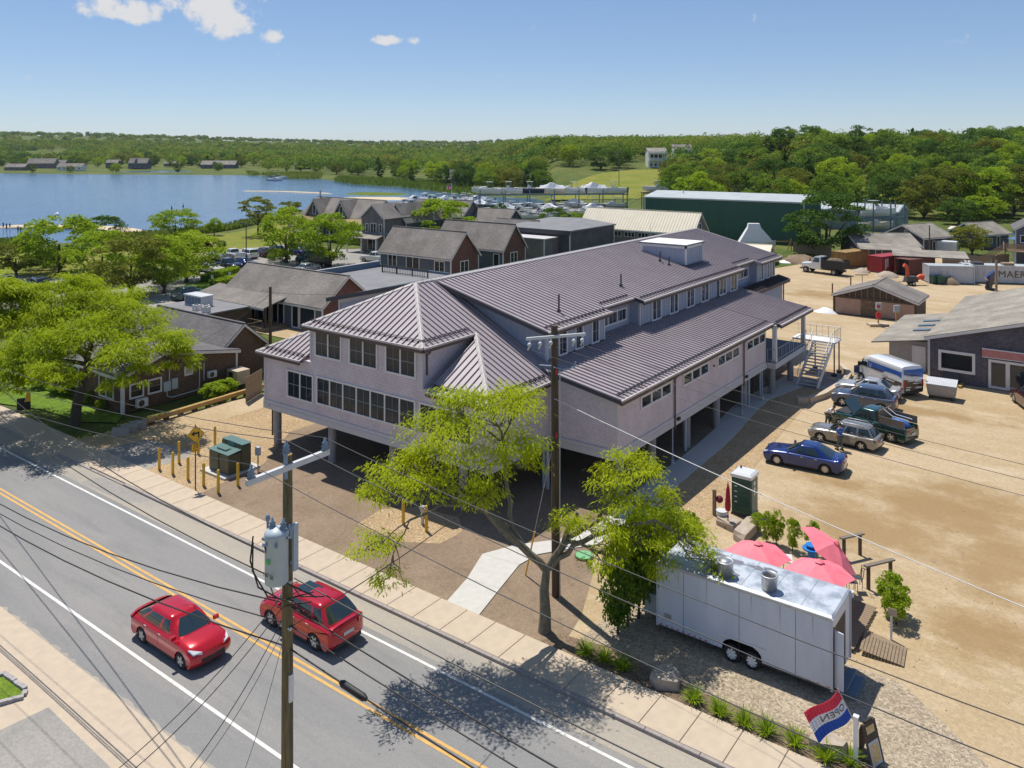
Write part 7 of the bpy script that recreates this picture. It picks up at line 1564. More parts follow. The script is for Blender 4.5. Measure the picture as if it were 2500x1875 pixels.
# ---------------------------------------------------------------- woods on the hills and across the water
def cam_of(x, y): dx, dy = x-CAMX, y-CAMY; return dx*math.cos(CTH)+dy*math.sin(CTH), -dx*math.sin(CTH)+dy*math.cos(CTH)
rnd = random.Random(77)
def free(a, D):
    """no tree on the hill lawn, the marina, roofs, gardens; a = sideways over distance"""
    if 0.040 < a < 0.145 and D < 405: return False
    if 0.140 < a < 0.195 and D < 445: return False
    if 0.247 < a < 0.314 and D < 285: return False
    if 0.409 < a < 0.449 and D < 285: return False
    if 0.514 < a < 0.614 and D < 225: return False
    return True
def wood(n, a0, a1, d0, d1, kinds, where, hmin, hmax, minsep, keep=None):
    done = []; tries = 0
    while len(done) < n and tries < 6000:
        tries += 1; a = rnd.uniform(a0, a1); D = d0+(d1-d0)*rnd.random()**1.3
        if not free(a, D) or (keep and not keep(a, D)): continue
        x, y = cam_xy(a*D, D)
        if sdist(np.array([x]), np.array([y]), SHORE)[0] < 7: continue
        if any((x-q[0])**2+(y-q[1])**2 < minsep**2 for q in done): continue
        done.append((x, y))
    return done
KN = {'round': 'mid green broadleaf', 'dark': 'dark green broadleaf', 'light': 'light green broadleaf', 'olive': 'olive green broadleaf', 'conifer': 'dark pointed evergreen'}
def nth(i): return '%d%s' % (i, 'th' if 10 < i % 100 < 14 else {1: 'st', 2: 'nd', 3: 'rd'}.get(i % 10, 'th'))
def plant_wood(pts, where, group, kinds, hmin, hmax):
    count = {}
    for x, y in sorted(pts, key=lambda p: cam_of(*p)[0]/cam_of(*p)[1]):          # from left to right
        k = rnd.choice(kinds); H = rnd.uniform(hmin, hmax)*(1.0 if k != 'conifer' else 1.05); count[k] = count.get(k, 0)+1
        plant(('broadleaf_tree' if k != 'conifer' else 'evergreen_tree'), nth(count[k])+' '+KN[k]+' from the left '+where, (x, y), H, H*rnd.uniform(.85, 1.15)*(.55 if k == 'conifer' else 1), k, group, z=ground_h(x, y)-.3)
kk = ['round','round','dark','dark','light','olive','conifer']
plant_wood(wood(128, .15, .70, 222, 380, kk, '', 0, 0, 7.5), 'in the wood on the right hillside', 'trees on the right hillside', kk, 10.5, 15)
plant_wood(wood(66, -.26, .17, 385, 640, kk, '', 0, 0, 9.5), 'in the wood behind the marsh reeds', 'trees behind the marsh', kk, 8, 12.5)
plant_wood(wood(26, -.06, .045, 305, 440, kk, '', 0, 0, 8.5), 'behind the boat racks', 'trees behind the boat racks', kk, 8, 12)
plant_wood(wood(10, -.66, -.26, 612, 680, kk, '', 0, 0, 30), 'on the shore among the far houses', 'shore trees', kk, 5, 8)
plant_wood(wood(64, -.66, -.26, 735, 860, kk+['conifer'], '', 0, 0, 11), 'on the far shore behind the houses', 'trees on the far shore', kk+['conifer'], 8, 13)
# beyond them the woods read as one mass
def far_mass():
    rng = np.random.default_rng(5); V = []; VC = []
    def batch(n, a0, a1, d0, d1, pw, leafs, size):
        a = rng.uniform(a0, a1, n); D = d0+(d1-d0)*rng.random(n)**pw; X = a*D
        x = CAMX + X*math.cos(CTH) - D*math.sin(CTH); y = CAMY + X*math.sin(CTH) + D*math.cos(CTH)
        ok = np.minimum(sdist(x, y, SHORE), sdist(x, y, INLET)) > 9
        ok &= ~((a > 0.040) & (a < 0.147) & (D < 430)) & ~((a > 0.140) & (a < 0.197) & (D < 460))
        x, y, X, D = x[ok], y[ok], X[ok], D[ok]; z = land_z(X, D); n = len(x)
        H = rng.uniform(8.5, 13.5, n); W = H*rng.uniform(.5, .62, n)*(1+D/6000)
        for s in range(leafs):
            d = rng.normal(size=(n, 3)); d /= np.linalg.norm(d, axis=1)[:, None]; d[:, 2] = np.abs(d[:, 2])*1.2-.35
            lump = 1+.22*np.sin(7*d[:, 0]+x)*np.sin(6*d[:, 1]+y); c = np.stack([x+d[:, 0]*W*.85*lump, y+d[:, 1]*W*.85*lump, z+H*.5+d[:, 2]*H*.5*lump], 1); nr = d+rng.normal(size=(n, 3))*.45; nr /= np.linalg.norm(nr, axis=1)[:, None]
            t = rng.normal(size=(n, 3)); t -= nr*(t*nr).sum(1)[:, None]; t /= np.linalg.norm(t, axis=1)[:, None]; b = np.cross(nr, t); sz = (size*(1+D/1800)*rng.uniform(.6, 1.3, n))[:, None]
            V.append(np.stack([c-t*sz, c-b*sz*.7, c+t*sz, c+b*sz*.7], 1).reshape(-1, 3))
    batch(300, -.04, .22, 408, 620, 1.0, 170, .42); batch(620, .10, .85, 300, 620, 1.0, 170, .42); batch(1100, -.30, .30, 560, 1200, 1.2, 110, .55); batch(1100, -.80, -.2, 830, 1600, 1.2, 110, .6); batch(2600, -.9, .95, 1000, 3300, 1.3, 60, 1.0)
    return np.concatenate(V)
V_ = far_mass(); k3 = len(V_)//12*4
rgn = np.random.default_rng(9); q = V_.reshape(-1, 12); cc = np.round(q[:, 0:2]/9).sum(1)
sel = (np.sin(q[:, 0]*.051)+np.sin(q[:, 1]*.043+1.7)+rgn.normal(0, .55, len(q)))
for nm, lo, hi, m in (('far_woodland', -9, -.55, 'leaf_dark'), ('far_woodland', -.55, .7, 'leaf_mid'), ('far_woodland', .7, 9, 'leaf_olive')):
    w = q[(sel > lo) & (sel <= hi)].reshape(-1, 3); tag(mesh_obj(nm, raw_quads(nm, w), m), {'leaf_dark': 'dark green patches of the distant woodland on the hills', 'leaf_mid': 'mid green canopy of the distant woodland on the hills', 'leaf_olive': 'olive green patches of the distant woodland on the hills'}[m], 'woodland', kind='stuff')
# reeds and shore growth
def reeds(name, label, poly, n, h, m='reed', seed=3, z=-.6):
    rng = np.random.default_rng(seed); P = np.array(poly); lo, hi = P.min(0), P.max(0); pts = np.zeros((0, 2))
    while len(pts) < n:
        c = rng.uniform(lo, hi, (n*2, 2)); pts = np.concatenate([pts, c[sdist(c[:, 0], c[:, 1], poly) < 0]])
    pts = pts[:n]; base = np.concatenate([pts, np.full((n, 1), z)], 1); d = rng.normal(size=(n, 3))*.25; d[:, 2] = 1
    v = frond_verts(base, d, h*rng.uniform(.6, 1.2, n), rng, h*.16, 2, .06); return tag(mesh_obj(name, raw_quads(name, v), m), label, 'reeds', kind='stuff')
reeds('reeds', 'belt of green reeds along the marsh shore', [(-205.61,233.39), (-258.80,257.46), (-298.73,264.21), (-332.88,280.91), (-364.90,313.95), (-337.18,311.95), (-294.62,302.86), (-231.93,297.51), (-183.48,265.10), (-186.89,226.14)], 9000, 2.4, seed=4)
reeds('reeds', 'reeds on the point at the end of the water', [(-391.65,294.13), (-370.35,302.22), (-410.48,339.79), (-438.65,338.05), (-457.43,314.44), (-494.98,337.90)], 4000, 2.6, seed=5)
reeds('shore_grass', 'tall green grass along the near shore', [(-154.35,56.04), (-151.25,60.29), (-149.55,67.59), (-147.48,76.60), (-151.96,88.51), (-158.72,99.39), (-170.11,113.82), (-162.01,108.68), (-151.16,94.19), (-145.24,83.90), (-142.05,73.15), (-143.49,64.09), (-146.19,52.84)], 6000, 1.6, seed=6, z=-.7)
reeds('shore_grass', 'tall grass on the left near shore', [(-156.45,33.49), (-156.80,38.10), (-156.61,45.12), (-149.35,41.98), (-148.41,34.80), (-146.97,29.99)], 3000, 1.8, seed=7, z=-.7)
# lawns and car park
sheet('lawn', [(-138.44,18.07), (-136.39,34.22), (-135.89,44.46), (-135.31,52.34), (-131.19,66.24), (-138.69,83.83), (-150.58,103.68), (-102.49,73.28), (-99.99,59.76), (-103.48,43.97), (-96.32,27.74), (-95.46,4.46)], .01, 'lawn')
sheet('car_park', [(-98.73,5.49), (-113.37,20.99), (-102.25,23.34), (-99.94,28.93), (-84.00,32.28), (-95.59,49.82), (-110.73,53.24), (-108.19,70.73), (-94.89,70.92), (-88.51,78.77), (-73.04,66.53), (-64.34,46.85), (-66.07,33.33), (-60.84,23.71), (-58.00,14.74), (-77.41,16.17), (-75.33,1.90)], .016, 'lot')
sheet('house_lawn', [(-50.40,-5.71), (-46.04,-1.74), (-36.60,-2.32), (-32.25,-2.69), (-31.12,-3.75), (-33.31,-5.16), (-38.61,-5.64), (-42.72,-6.85), (-45.92,-7.94)], .02, 'lawn_bright'); sheet('car_park_island', [(-79.85,31.04), (-85.65,41.53), (-85.03,44.05), (-78.70,38.93), (-72.72,30.30), (-76.71,28.51)], .03, 'lawn_bright')
def hedge(label, a, b, w, h, seed):
    L_, an = frame_of(a, b); rng = np.random.default_rng(seed); n = int(220*L_*.6+300); C = rng.uniform([0, -w/2, .1], [L_, w/2, h], (n, 3)); f = rng.integers(0, 4, n)
    C[f == 0, 2] = h; C[f == 1, 1] = -w/2; C[f == 2, 1] = w/2; C += rng.normal(0, .05, C.shape)
    T = thing('hedge', label, 'hedge', (a[0], a[1], 0), an); MB().box(.1,-w/2+.1,0, L_-.1,w/2-.1,h-.1).build('inner_growth', 'leaf_dark', T); mesh_obj('leaves', quads_mesh('leaves', C, np.tile([0, -.3, .8], (n, 1)), np.full(n, .28), .7, seed), 'leaf_light', T)
hedge('clipped hedge along the car park walk', (-80.17,35.12), (-83.85,42.86), 1.6, 1.1, 1); hedge('second clipped hedge nearer the glass fronted shop', (-76.13,33.80), (-78.04,39.87), 1.4, .9, 2); hedge('low clipped hedge left of the teal car', (-89.11,18.54), (-86.76,22.64), 1.4, .9, 3)
for i, (xy, lb) in enumerate((((-91.33,55.47),'round clipped bush below the left street tree'), ((-92.34,57.28),'round clipped bush right of the first one below the street tree'), ((-79.45,55.84),'round bush below the parked dump truck'), ((-78.63,56.45),'round bush right of the one below the dump truck'), ((-87.98,55.46),'small round bush beside the street tree trunk'))): plant('round_bush', lb, xy, 1.3, 1.9, 'bush', cat='shrub')
# ---- houses across the water and on the hill
def small_house(label, xy, L, D, h, rise, a, wall, roof, wins, z=None, dormer=False):
    X, Dm = cam_of(*xy); T = house('shore_house', label, xy, L=L, D=D, h=h, rise=rise, a=a+CTH, wall=wall, roof=roof, ov=.3, wins=tuple(('S', L*(i+.35)/wins, 1.0, min(1.3, L/wins*.5), 1.4, 1, dict(grid=None)) for i in range(wins)), corner=False, z0=(ground_h(*xy)-.2 if z is None else z))
    if dormer: MB().ext([(L*.3,.2,h), (L*.5,.2,h), (L*.4,.2,h+rise*.9)], (0,D*.5,0)).build('dormer', wall, T)
    return T
FH = [('low grey house at the left end of the far shore',(-679.16,246.90),16,9,3,2.5,0,'shake_grey','roof_shingle',3), ('dark boathouse with tall roof on the far shore',(-712.63,277.59),22,10,5,4,.1,'shake_grey','roof_shingle',2), ('grey shingled house right of the dark boathouse',(-709.54,294.96),12,9,4,3.5,.1,'shake_blue','roof_shingle',2),
      ('low house with pale porch on the far shore',(-657.02,276.49),20,8,3,2.6,0,'white_wall','roof_shingle',5), ('dark blue shingled house among far trees',(-683.67,329.76),10,8,5,2.5,.1,'shake_blue','roof_shingle',2), ('two storey blue house with long dormer on the far shore',(-655.70,334.86),16,9,5,4,0,'shake_blue','roof_shingle',4),
      ('low grey roofed house behind the far shore trees',(-680.85,382.27),15,9,3.4,3,0,'shake_grey','roof_shingle_tan',3), ('long grey house with a gabled centre on the far shore',(-617.10,379.08),30,9,3.4,3.2,0,'shake_blue','roof_shingle_tan',7), ('white trimmed house right of the long grey one',(-597.22,426.81),13,8,3.4,2.6,0,'white_wall','roof_shingle',4), ('blue grey house hidden in trees by the reed point',(-503.72,390.09),11,8,5,3,0,'shake_blue','roof_shingle',3)]
for i, (lb, xy, L, D, h, r, a, w, rf_, k) in enumerate(FH): small_house(lb, xy, L, D, h, r, a, w, rf_, k, z=0, dormer=i in (5, 7))
small_house('small grey gabled house behind the marsh trees', (-235.14,269.20), 7, 7, 4.5, 4, .1, 'shake_grey', 'roof_shingle', 2); small_house('white two storey house above the boat racks', (-205.25,272.68), 9.5, 8, 4.5, 3, .05, 'white_wall', 'roof_shingle', 4); small_house('brown shingled house with dormers right of the white house', (-196.76,278.97), 8, 8, 4.2, 3.2, .05, 'shake_red', 'roof_shingle_dark', 3, dormer=True)
xy = (-170.62,351.85); X, Dm = cam_of(*xy); T = small_house('big white columned house on the hill lawn', xy, 9.5, 10, 8.6, 1.8, .0, 'white_wall', 'roof_shingle_tan', 4)
for i in range(5): MB().cyl((.3+2.2*i,-2.2,0), (.3+2.2*i,-2.2,7.6), .22, n=8).build('column', 'white_wall', T)
MB().box(-.2,-2.6,3.8, 9.7,.0,4.1).box(-.2,-2.6,7.6, 9.7,.0,8.0).build('gallery', 'white_wall', T); window(T, (1,0,5.2), (1,0), (0,-1), 7, 1.9, 4, grid=None)
small_house('pale roofed wing behind the big white house', (-169.60,379.99), 10, 8, 8, 3, 0, 'white_wall', 'roof_shingle_tan', 3); small_house('low grey deck house below the hillside trees', (-84.36,237.81), 17, 8, 3.2, 2, .1, 'shake_grey', 'roof_shingle', 5); small_house('small blue house in the right hillside trees', (-16.84,262.95), 3.6, 6, 3.4, 1.8, .1, 'shake_blue', 'slate', 2); small_house('dark roofed house hidden on the right hillside', (-62.81,284.88), 6, 7, 4, 1.8, .1, 'wood_dark', 'roof_shingle', 2); small_house('grey house with brick chimney in the right woods', (-17.46,306.05), 6, 7, 6, 3, .3, 'shake_grey', 'roof_shingle', 2)
def drape(name, poly, m, dz=.05, n=14):
    """patch of ground laid on the hill"""
    P = np.array(poly); lo, hi = P.min(0), P.max(0); gx = np.linspace(lo[0], hi[0], n*2); gy = np.linspace(lo[1], hi[1], n*2); mb = MB(); idx = {}
    for i, x in enumerate(gx):
        for j, y in enumerate(gy): mb.v.append((x, y, ground_h(x, y)+dz))
    k = len(gy); inside = lambda x, y: sdist(np.array([x]), np.array([y]), poly)[0] < 0
    for i in range(len(gx)-1):
        for j in range(k-1):
            if inside((gx[i]+gx[i+1])/2, (gy[j]+gy[j+1])/2): mb.f.append((i*k+j, (i+1)*k+j, (i+1)*k+j+1, i*k+j+1)); mb.sm.append(True)
    o = mb.build(name, m, fix=False); o["kind"] = 'structure'; return o
drape('hill_lawn', [(-141.94,213.81), (-114.28,234.31), (-153.96,354.24), (-168.44,337.29), (-175.81,313.16), (-167.07,269.86)], 'lawn', .2, 30); drape('hill_lawn', [(-36.55,211.00), (-25.25,219.38), (-40.91,288.67), (-54.14,278.86)], 'lawn', .15)
# ---------------------------------------------------------------- waterside houses
p1 = (-96.44,83.17)
T = house('dormer_inn', 'long shingled waterside inn with two peaked dormers and balconies', (p1[0]-20.8,p1[1]), p1, D=9, h=5.0, rise=3.4, wall='shake_dark', gable='shake_red', roof='roof_shingle', ov=.4, wins=tuple(('S',1.2+3.3*i,1.0,2.2,2.2,2,dict(grid=None)) for i in range(6)))
for x in (4.2, 12.8):
    MB().ext([(x-2.3,-.3,5.0), (x+2.3,-.3,5.0), (x,-.3,8.2)], (0,4.6,0)).build('dormer', 'shake_blue', T)
    for sg in (-1, 1): MB().ext([(x,-.7,8.35), (x,4.4,8.35), (x+sg*2.75,4.4,4.75), (x+sg*2.75,-.7,4.75)], (0,0,.14)).build('dormer_roof', 'roof_shingle', T); MB().ext([(x,-.74,8.3), (x+sg*2.75,-.74,4.7), (x+sg*2.75,-.74,4.45), (x,-.74,8.0)], (0,.05,0)).build('rake_board', 'trim', T)
    window(T, (x-.5,-.3,5.1), (1,0), (0,-1), 1.0, 2.1, 1, grid=None, name='door'); railing(T, [(x-2.4,-2.4,4.5), (x+2.4,-2.4,4.5)], 1.0, 'wood_dark', 'balcony_railing', .6)
MB().ext([(-1,-3.4,4.0), (22,-3.4,4.0), (22,.2,4.75), (-1,.2,4.75)], (0,0,.15)).build('porch_roof', mat('mossy shingles', (.30,.20,.07), .9, c2=(.20,.16,.08), scale=1.5), T); pst = MB().box(-.1,-.1,0, .1,.1,4.0).build('porch_post', 'trim', T, (-.5,-3.1,0)); kids_repeat(pst, [(3.2*i,0,0) for i in range(1, 8)])
MB().cyl((.5,4.5,7.5), (.5,4.5,10), .2).build('flue', 'steel', T)
p = Vector((-88.75,73.95)); T = house('grey_gable_house', 'grey two storey gabled house with a small entrance porch', (p.x,p.y), L=5.6, a=R(4), D=7, h=6.4, rise=2.4, ridge='y', wall='shake_grey', roof='roof_shingle', wins=(('S',1.0,3.6,.7,1.7,1), ('S',2.2,3.4,1.5,2.0,2), ('S',4.4,3.6,.7,1.7,1), ('S',1.5,.2,2.6,2.3,2,dict(grid=None)))); MB().ext([(-1.5,-3,2.7), (6.3,-3,2.7), (6.3,0,3.5), (-1.5,0,3.5)], (0,0,.14)).build('porch_roof', 'roof_shingle_tan', T); pst = MB().box(-.1,-.1,0, .1,.1,2.7).build('porch_post', 'trim', T, (-1.2,-2.7,0)); kids_repeat(pst, [(3.6,0,0), (7.2,0,0)])
p = Vector((-87.55,79.48)); house('blue_gable_house', 'blue gabled house adjoining the grey gabled one', (p.x,p.y), L=4.8, a=R(4), D=14, h=5.4, rise=3.2, ridge='y', wall='shake_blue', roof='roof_shingle', wins=(('S',1.2,3.0,1.6,1.6,2), ('S',1.6,5.4,1.2,1.2,1)))
house('far_dock_house', 'grey roofed building at the docks behind the lime tree', (-101.64,100.55), L=14, a=R(8), D=8, h=4.6, rise=3.0, wall='shake_grey', roof='roof_shingle'); house('far_dock_house', 'grey roofed dock building right of the lime tree', (-87.34,104.92), L=9, a=R(6), D=7, h=3.4, rise=2.6, wall='shake_dark', roof='roof_shingle'); house('far_dock_house', 'low grey roof left of the dark warehouse', (-70.70,89.87), L=9, a=R(4), D=7, h=3.6, rise=2.0, wall='shake_dark', roof='roof_shingle_dark')
# ---------------------------------------------------------------- boats
M['hull_white'] = mat('white gelcoat', (.72,.72,.70), .25, coat=.5); M['hull_navy'] = mat('navy gelcoat', (.012,.022,.06), .25, coat=.5); M['hull_cream'] = mat('cream gelcoat', (.66,.60,.48), .3, coat=.5); M['hull_blue'] = mat('blue gelcoat', (.03,.13,.30), .25, coat=.5); M['shrink'] = mat('white shrink wrap', (.78,.78,.80), .45, c2=(.72,.72,.75), scale=2, bump=.4)
def hull_rings(L, W, H, sheer=.3):
    rings = []
    for i in range(9):
        t = i/8; x = -L/2+L*t; w = W/2*(1 if t < .45 else max(.02, 1-((t-.45)/.55)**2.2)); top = H+sheer*t*t; k = H*.75*(t-.55)**2*2.2 if t > .55 else 0
        rings.append([(x, -w, top), (x, -w*.96, H*.55+k*.4), (x, -w*.6, H*.12+k), (x, 0, 0+k*1.15), (x, w*.6, H*.12+k), (x, w*.96, H*.55+k*.4), (x, w, top)])
    return rings
def boat(name, label, loc, rz, kind='console', hull='hull_white', L=6.6, W=2.4, group=None):
    T = thing(name, label, 'boat', loc, rz, group); H = 1.15*L/6.6; r = hull_rings(L, W, H); MB().loft(r, closed=False, cap=True).build('hull', hull, T)
    mb = MB(); d = [[(p[0], p[1]*.93, p[2]-.12) for p in (q[0], q[-1])] for q in r]; mb.add([p for q in d for p in q], [(2*i, 2*i+1, 2*i+3, 2*i+2) for i in range(8)]); mb.build('deck', 'hull_cream' if kind != 'wrapped' else 'shrink', T)
    for sg in (0, -1): MB().tube([(q[sg][0], q[sg][1], q[sg][2]+.02) for q in r], .05, 5).build('gunwale', 'hull_white', T)
    if kind == 'console':
        MB().loft([[(-.6,-.5,H-.1),(.5,-.5,H-.1),(.5,.5,H-.1),(-.6,.5,H-.1)], [(-.5,-.45,H+.85),(.2,-.45,H+.85),(.2,.45,H+.85),(-.5,.45,H+.85)]]).build('console', 'hull_white', T); MB().ext([(.22,-.45,H+.85), (.22,.45,H+.85), (-.05,.4,H+1.3), (-.05,-.4,H+1.3)], (.03,0,0)).build('windshield', 'glass_blue', T)
        MB().cbox((-.25,0,H+2.0), (1.9,1.7,.09)).build('hard_top', 'hull_white', T)
        for x in (-.9, .45):
            for y in (-.7, .7): MB().cyl((x,y,H), (x*.9,y*.95,H+2.0), .03, n=6).build('top_leg', 'steel', T)
        MB().box(-1.5,-.5,H-.1, -.95,.5,H+.35).build('seat', 'hull_cream', T)
    elif kind == 'cabin':
        MB().loft([[(-.4,-.95,H),(L*.30,-.6,H+.1),(L*.30,.6,H+.1),(-.4,.95,H)], [(-.2,-.85,H+.75),(L*.20,-.5,H+.55),(L*.20,.5,H+.55),(-.2,.85,H+.75)]]).build('cabin', 'hull_white', T); MB().ext([(.0,-.85,H+.75), (.0,.85,H+.75), (-.45,.8,H+1.4), (-.45,-.8,H+1.4)], (.03,0,0)).build('windshield', 'glass_blue', T); MB().cbox((-.9,0,H+1.95), (1.9,1.8,.08)).build('hard_top', 'hull_white', T)
        for y in (-.8, .8): MB().cyl((-.4,y,H+.6), (-.4,y,H+1.95), .03, n=6).build('top_leg', 'steel', T); MB().cyl((-1.7,y,H), (-1.7,y,H+1.95), .03, n=6).build('top_leg', 'steel', T)
        MB().tube([(L*.46,0,H+.75), (L*.30,-.75,H+.70), (.6,-.95,H+.65)], .025, 5).tube([(L*.46,0,H+.75), (L*.30,.75,H+.70), (.6,.95,H+.65)], .025, 5).build('bow_rail', 'steel', T)
    elif kind == 'wrapped':
        rr = [[(q[0][0], q[0][1]*1.02, q[0][2]), (q[0][0]*.9, q[0][1]*.5, H+.9+.9*math.exp(-((q[0][0]+.4)/1.3)**2)), (q[0][0]*.9, -q[0][1]*.5, H+.9+.9*math.exp(-((q[0][0]+.4)/1.3)**2)), (q[0][0], -q[0][1]*1.02, q[0][2])] for q in r[:8]]; MB().loft(rr, closed=False, cap=True).build('wrap', 'shrink', T)
    if kind != 'wrapped':
        for y in (-.35, .35): MB().cbox((-L/2-.25,y,H*.9), (.5,.35,.75)).cbox((-L/2-.3,y,H*.35), (.25,.18,.8)).build('outboard', 'hull_white' if hull != 'hull_white' else 'trim_black', T)
    return T
RK = thing('boat_rack', 'long two level steel rack full of boats behind the cream shed', 'rack', (-106.22,165.61,0.00), CTH+R(6))
for z in (1.5, 5.9):
    for y in (-2.6, 2.6): MB().box(-22,y-.12,z-.3, 22,y+.12,z).build('rack_beam', 'slate', RK)
for x in (-21.5, -14.3, -7.2, 0, 7.2, 14.3, 21.5):
    for y in (-2.6, 2.6): MB().box(x-.13,y-.13,0, x+.13,y+.13,7.2).build('rack_post', 'slate', RK)
    MB().tube([(x,-2.6,1.6), (x+3.2,-2.6,5.6)], .07, 5).build('rack_brace', 'trim_new', RK)
RK2 = thing('boat_rack', 'steel boat rack beside the grey metal shed', 'rack', (-16.03,158.44,0.00), CTH+R(4))
for z in (1.6, 4.4): MB().box(-5.5,-2,z-.25, 5.5,-1.7,z).box(-5.5,1.7,z-.25, 5.5,2,z).build('rack_beam', 'slate', RK2)
for x in (-5.3, -1.7, 2.2, 5.3):
    for y in (-1.85, 1.85): MB().box(x-.12,y-.12,0, x+.12,y+.12,7.6).build('rack_post', 'slate', RK2)
def rack_pt(x, z, y=0, rk=RK): m = rk.matrix_basis; v = m @ Vector((x, y, z)); return v
om = ['first','second','third','fourth','fifth','sixth','seventh','eighth','ninth','tenth']
ka = [('cabin','hull_white'), ('console','hull_white'), ('console','hull_navy'), ('wrapped','hull_cream'), ('cabin','hull_white'), ('wrapped','hull_white'), ('console','hull_white')]
for i in range(7):
    x = -19.5+6.2*i; k, h = ka[i]; boat('motor_boat', om[i]+' boat from the left on the upper level of the long rack', rack_pt(x, 5.95, rnd.uniform(-.4,.4)), CTH+R(180+rnd.uniform(-14,14)), k, h, 8.6, 3.0, 'boats on the long rack')
kb_ = [('console','hull_navy'), ('console','hull_white'), ('cabin','hull_white'), ('console','hull_blue'), ('wrapped','hull_cream'), ('console','hull_navy'), ('cabin','hull_white')]
for i in range(7):
    x = -19+6.2*i; k, h = kb_[i]; boat('motor_boat', om[i]+' boat from the left on the lower level of the long rack', rack_pt(x, 1.55, rnd.uniform(-.4,.4)), CTH+R(180+rnd.uniform(-14,14)), k, h, 6.9, 2.5, 'boats on the long rack')
RK3 = (-86.52,192.65); boat('motor_boat', 'white console boat on a high cradle left of the green warehouse', (RK3[0], RK3[1], 5.9), CTH+R(176), 'console', 'hull_white', 8.2, 2.6); T = thing('boat_cradle', 'tall timber cradle below the white console boat', 'cradle', (RK3[0], RK3[1], 0), CTH+R(6)); MB().box(-4.5,-1.4,5.4, 4.5,1.4,5.9).build('platform', 'wood', T); cp_ = MB().box(-.12,-.12,0, .12,.12,5.4).build('post', 'slate', T, (-4.2,-1.2,0)); kids_repeat(cp_, [(4.2,0,0), (8.4,0,0), (0,2.4,0), (4.2,2.4,0), (8.4,2.4,0)])
boat('motor_boat', 'boat on the upper level of the rack by the grey metal shed', rack_pt(.2, 4.45, 0, RK2), CTH+R(4), 'cabin', 'hull_white', 8.5, 2.7); boat('motor_boat', 'boat on the lower level of the rack by the grey metal shed', rack_pt(0, 1.65, 0, RK2), CTH+R(4), 'console', 'hull_cream', 7.5, 2.5)
boat('cabin_cruiser', 'white cabin cruiser parked on the right hillside lawn', (*(-34.60,231.12), ground_h(*(-34.60,231.12))+.3), CTH+R(172), 'cabin', 'hull_white', 8.5, 2.8)
for i in range(12):
    b = Vector((-172.91,172.19)).lerp(Vector((-151.54,188.03)), i/11) + Vector((-8.3,11.2))*(i % 3); boat('moored_boat', ('leftmost' if i == 0 else 'rightmost' if i == 11 else (om+['eleventh','twelfth'])[i])+' boat from the left moored at the marina docks', (b[0], b[1], -1.3), CTH+R(75+rnd.uniform(-25,25)), ('console','cabin','console')[i % 3], ('hull_white','hull_white','hull_navy','hull_white')[i % 4], 7.2, 2.5, 'boats at the marina docks')
for i in range(8):
    b = Vector((-108.43,136.59)).lerp(Vector((-92.52,148.38)), i/7) + Vector((-4.2,5.6))*(i % 2); boat('docked_boat', (om)[i]+' boat from the left on the ground before the long rack', (b[0], b[1], .3), CTH+R(165+rnd.uniform(-30,30)), ('console','cabin')[i % 2], ('hull_white','hull_navy','hull_white','hull_blue')[i % 4], 6.6, 2.4, 'boats standing before the rack')
for row, (n_, pa_, pb_, z_, lb) in enumerate(((11, (-147.24,157.61), (-124.49,174.47), -1.2, 'in the middle marina row'), (11, (-113.42,146.58), (-88.64,164.94), .4, 'on stands just before the long rack'), (10, (-180.42,185.29), (-159.86,200.53), -1.2, 'in the far marina row'), (9, (-160.76,162.53), (-139.98,177.93), -1.2, 'in the near marina row'))):
    for i in range(n_):
        b = Vector(pa_).lerp(Vector(pb_), i/(n_-1)) + Vector((-3.6,4.8))*(i % 2); boat('motor_boat', ('leftmost' if i == 0 else 'rightmost' if i == n_-1 else (om+['eleventh'])[i])+' boat '+lb, (b[0], b[1], z_), CTH+R(rnd.uniform(140,220)), ('cabin','console','wrapped','console')[(i+row) % 4], ('hull_white','hull_white','hull_cream','hull_navy','hull_white')[(i+row) % 5], 7.6, 2.7, 'boats '+lb)
for i, b in enumerate(((-377.67,274.78), (-395.15,291.54), (-430.03,316.11), (-432.98,323.12))): boat('anchored_boat', ('nearest','second','third','farthest')[i]+' white boat anchored at the end of the water', (b[0], b[1], -1.35), CTH+R(20*i), 'cabin', 'hull_white', 9, 3, 'anchored boats')
# wrapped boat by the new building
wb_ = Vector((-27.78,116.89,0.00)); T = thing('wrapped_boat', 'tall boat wrapped in white plastic behind the new building', 'boat', wb_, CTH+R(-8)); T.scale = (.8, .8, .85); r = hull_rings(8.5, 3.0, 1.5, .4); MB().loft(r, closed=False).build('hull', 'hull_white', T, (0,0,.7))
MB().loft([[(-4.2,-1.5,2.2),(3.4,-1.2,2.4),(3.4,1.2,2.4),(-4.2,1.5,2.2)], [(-3.5,-1.4,3.3),(2.7,-1.1,3.4),(2.7,1.1,3.4),(-3.5,1.4,3.3)], [(-2.2,-1.1,5.4),(.8,-.9,5.4),(.8,.9,5.4),(-2.2,1.1,5.4)], [(-2.0,-.8,6.3),(.5,-.7,6.3),(.5,.7,6.3),(-2.0,.8,6.3)]]).build('wrap', 'shrink', T); MB().box(-3,-.2,0, -2.6,.2,1).box(2,-.2,0, 2.4,.2,1.2).build('stand', 'wood', T)
T = thing('sawhorse_frame', 'rough timber frame beside the wrapped boat', 'frame', (-24.86,121.30,0.00), CTH); MB().box(-2.2,0,0, -2.05,.15,2.6).box(2.0,0,0, 2.15,.15,2.3).box(-2.2,.16,1.6, 2.2,.26,1.8).build('post', 'timber', T); MB().tube([(1.4,.3,0), (2.0,.2,1.7)], .08, 5).build('brace', 'timber', T)
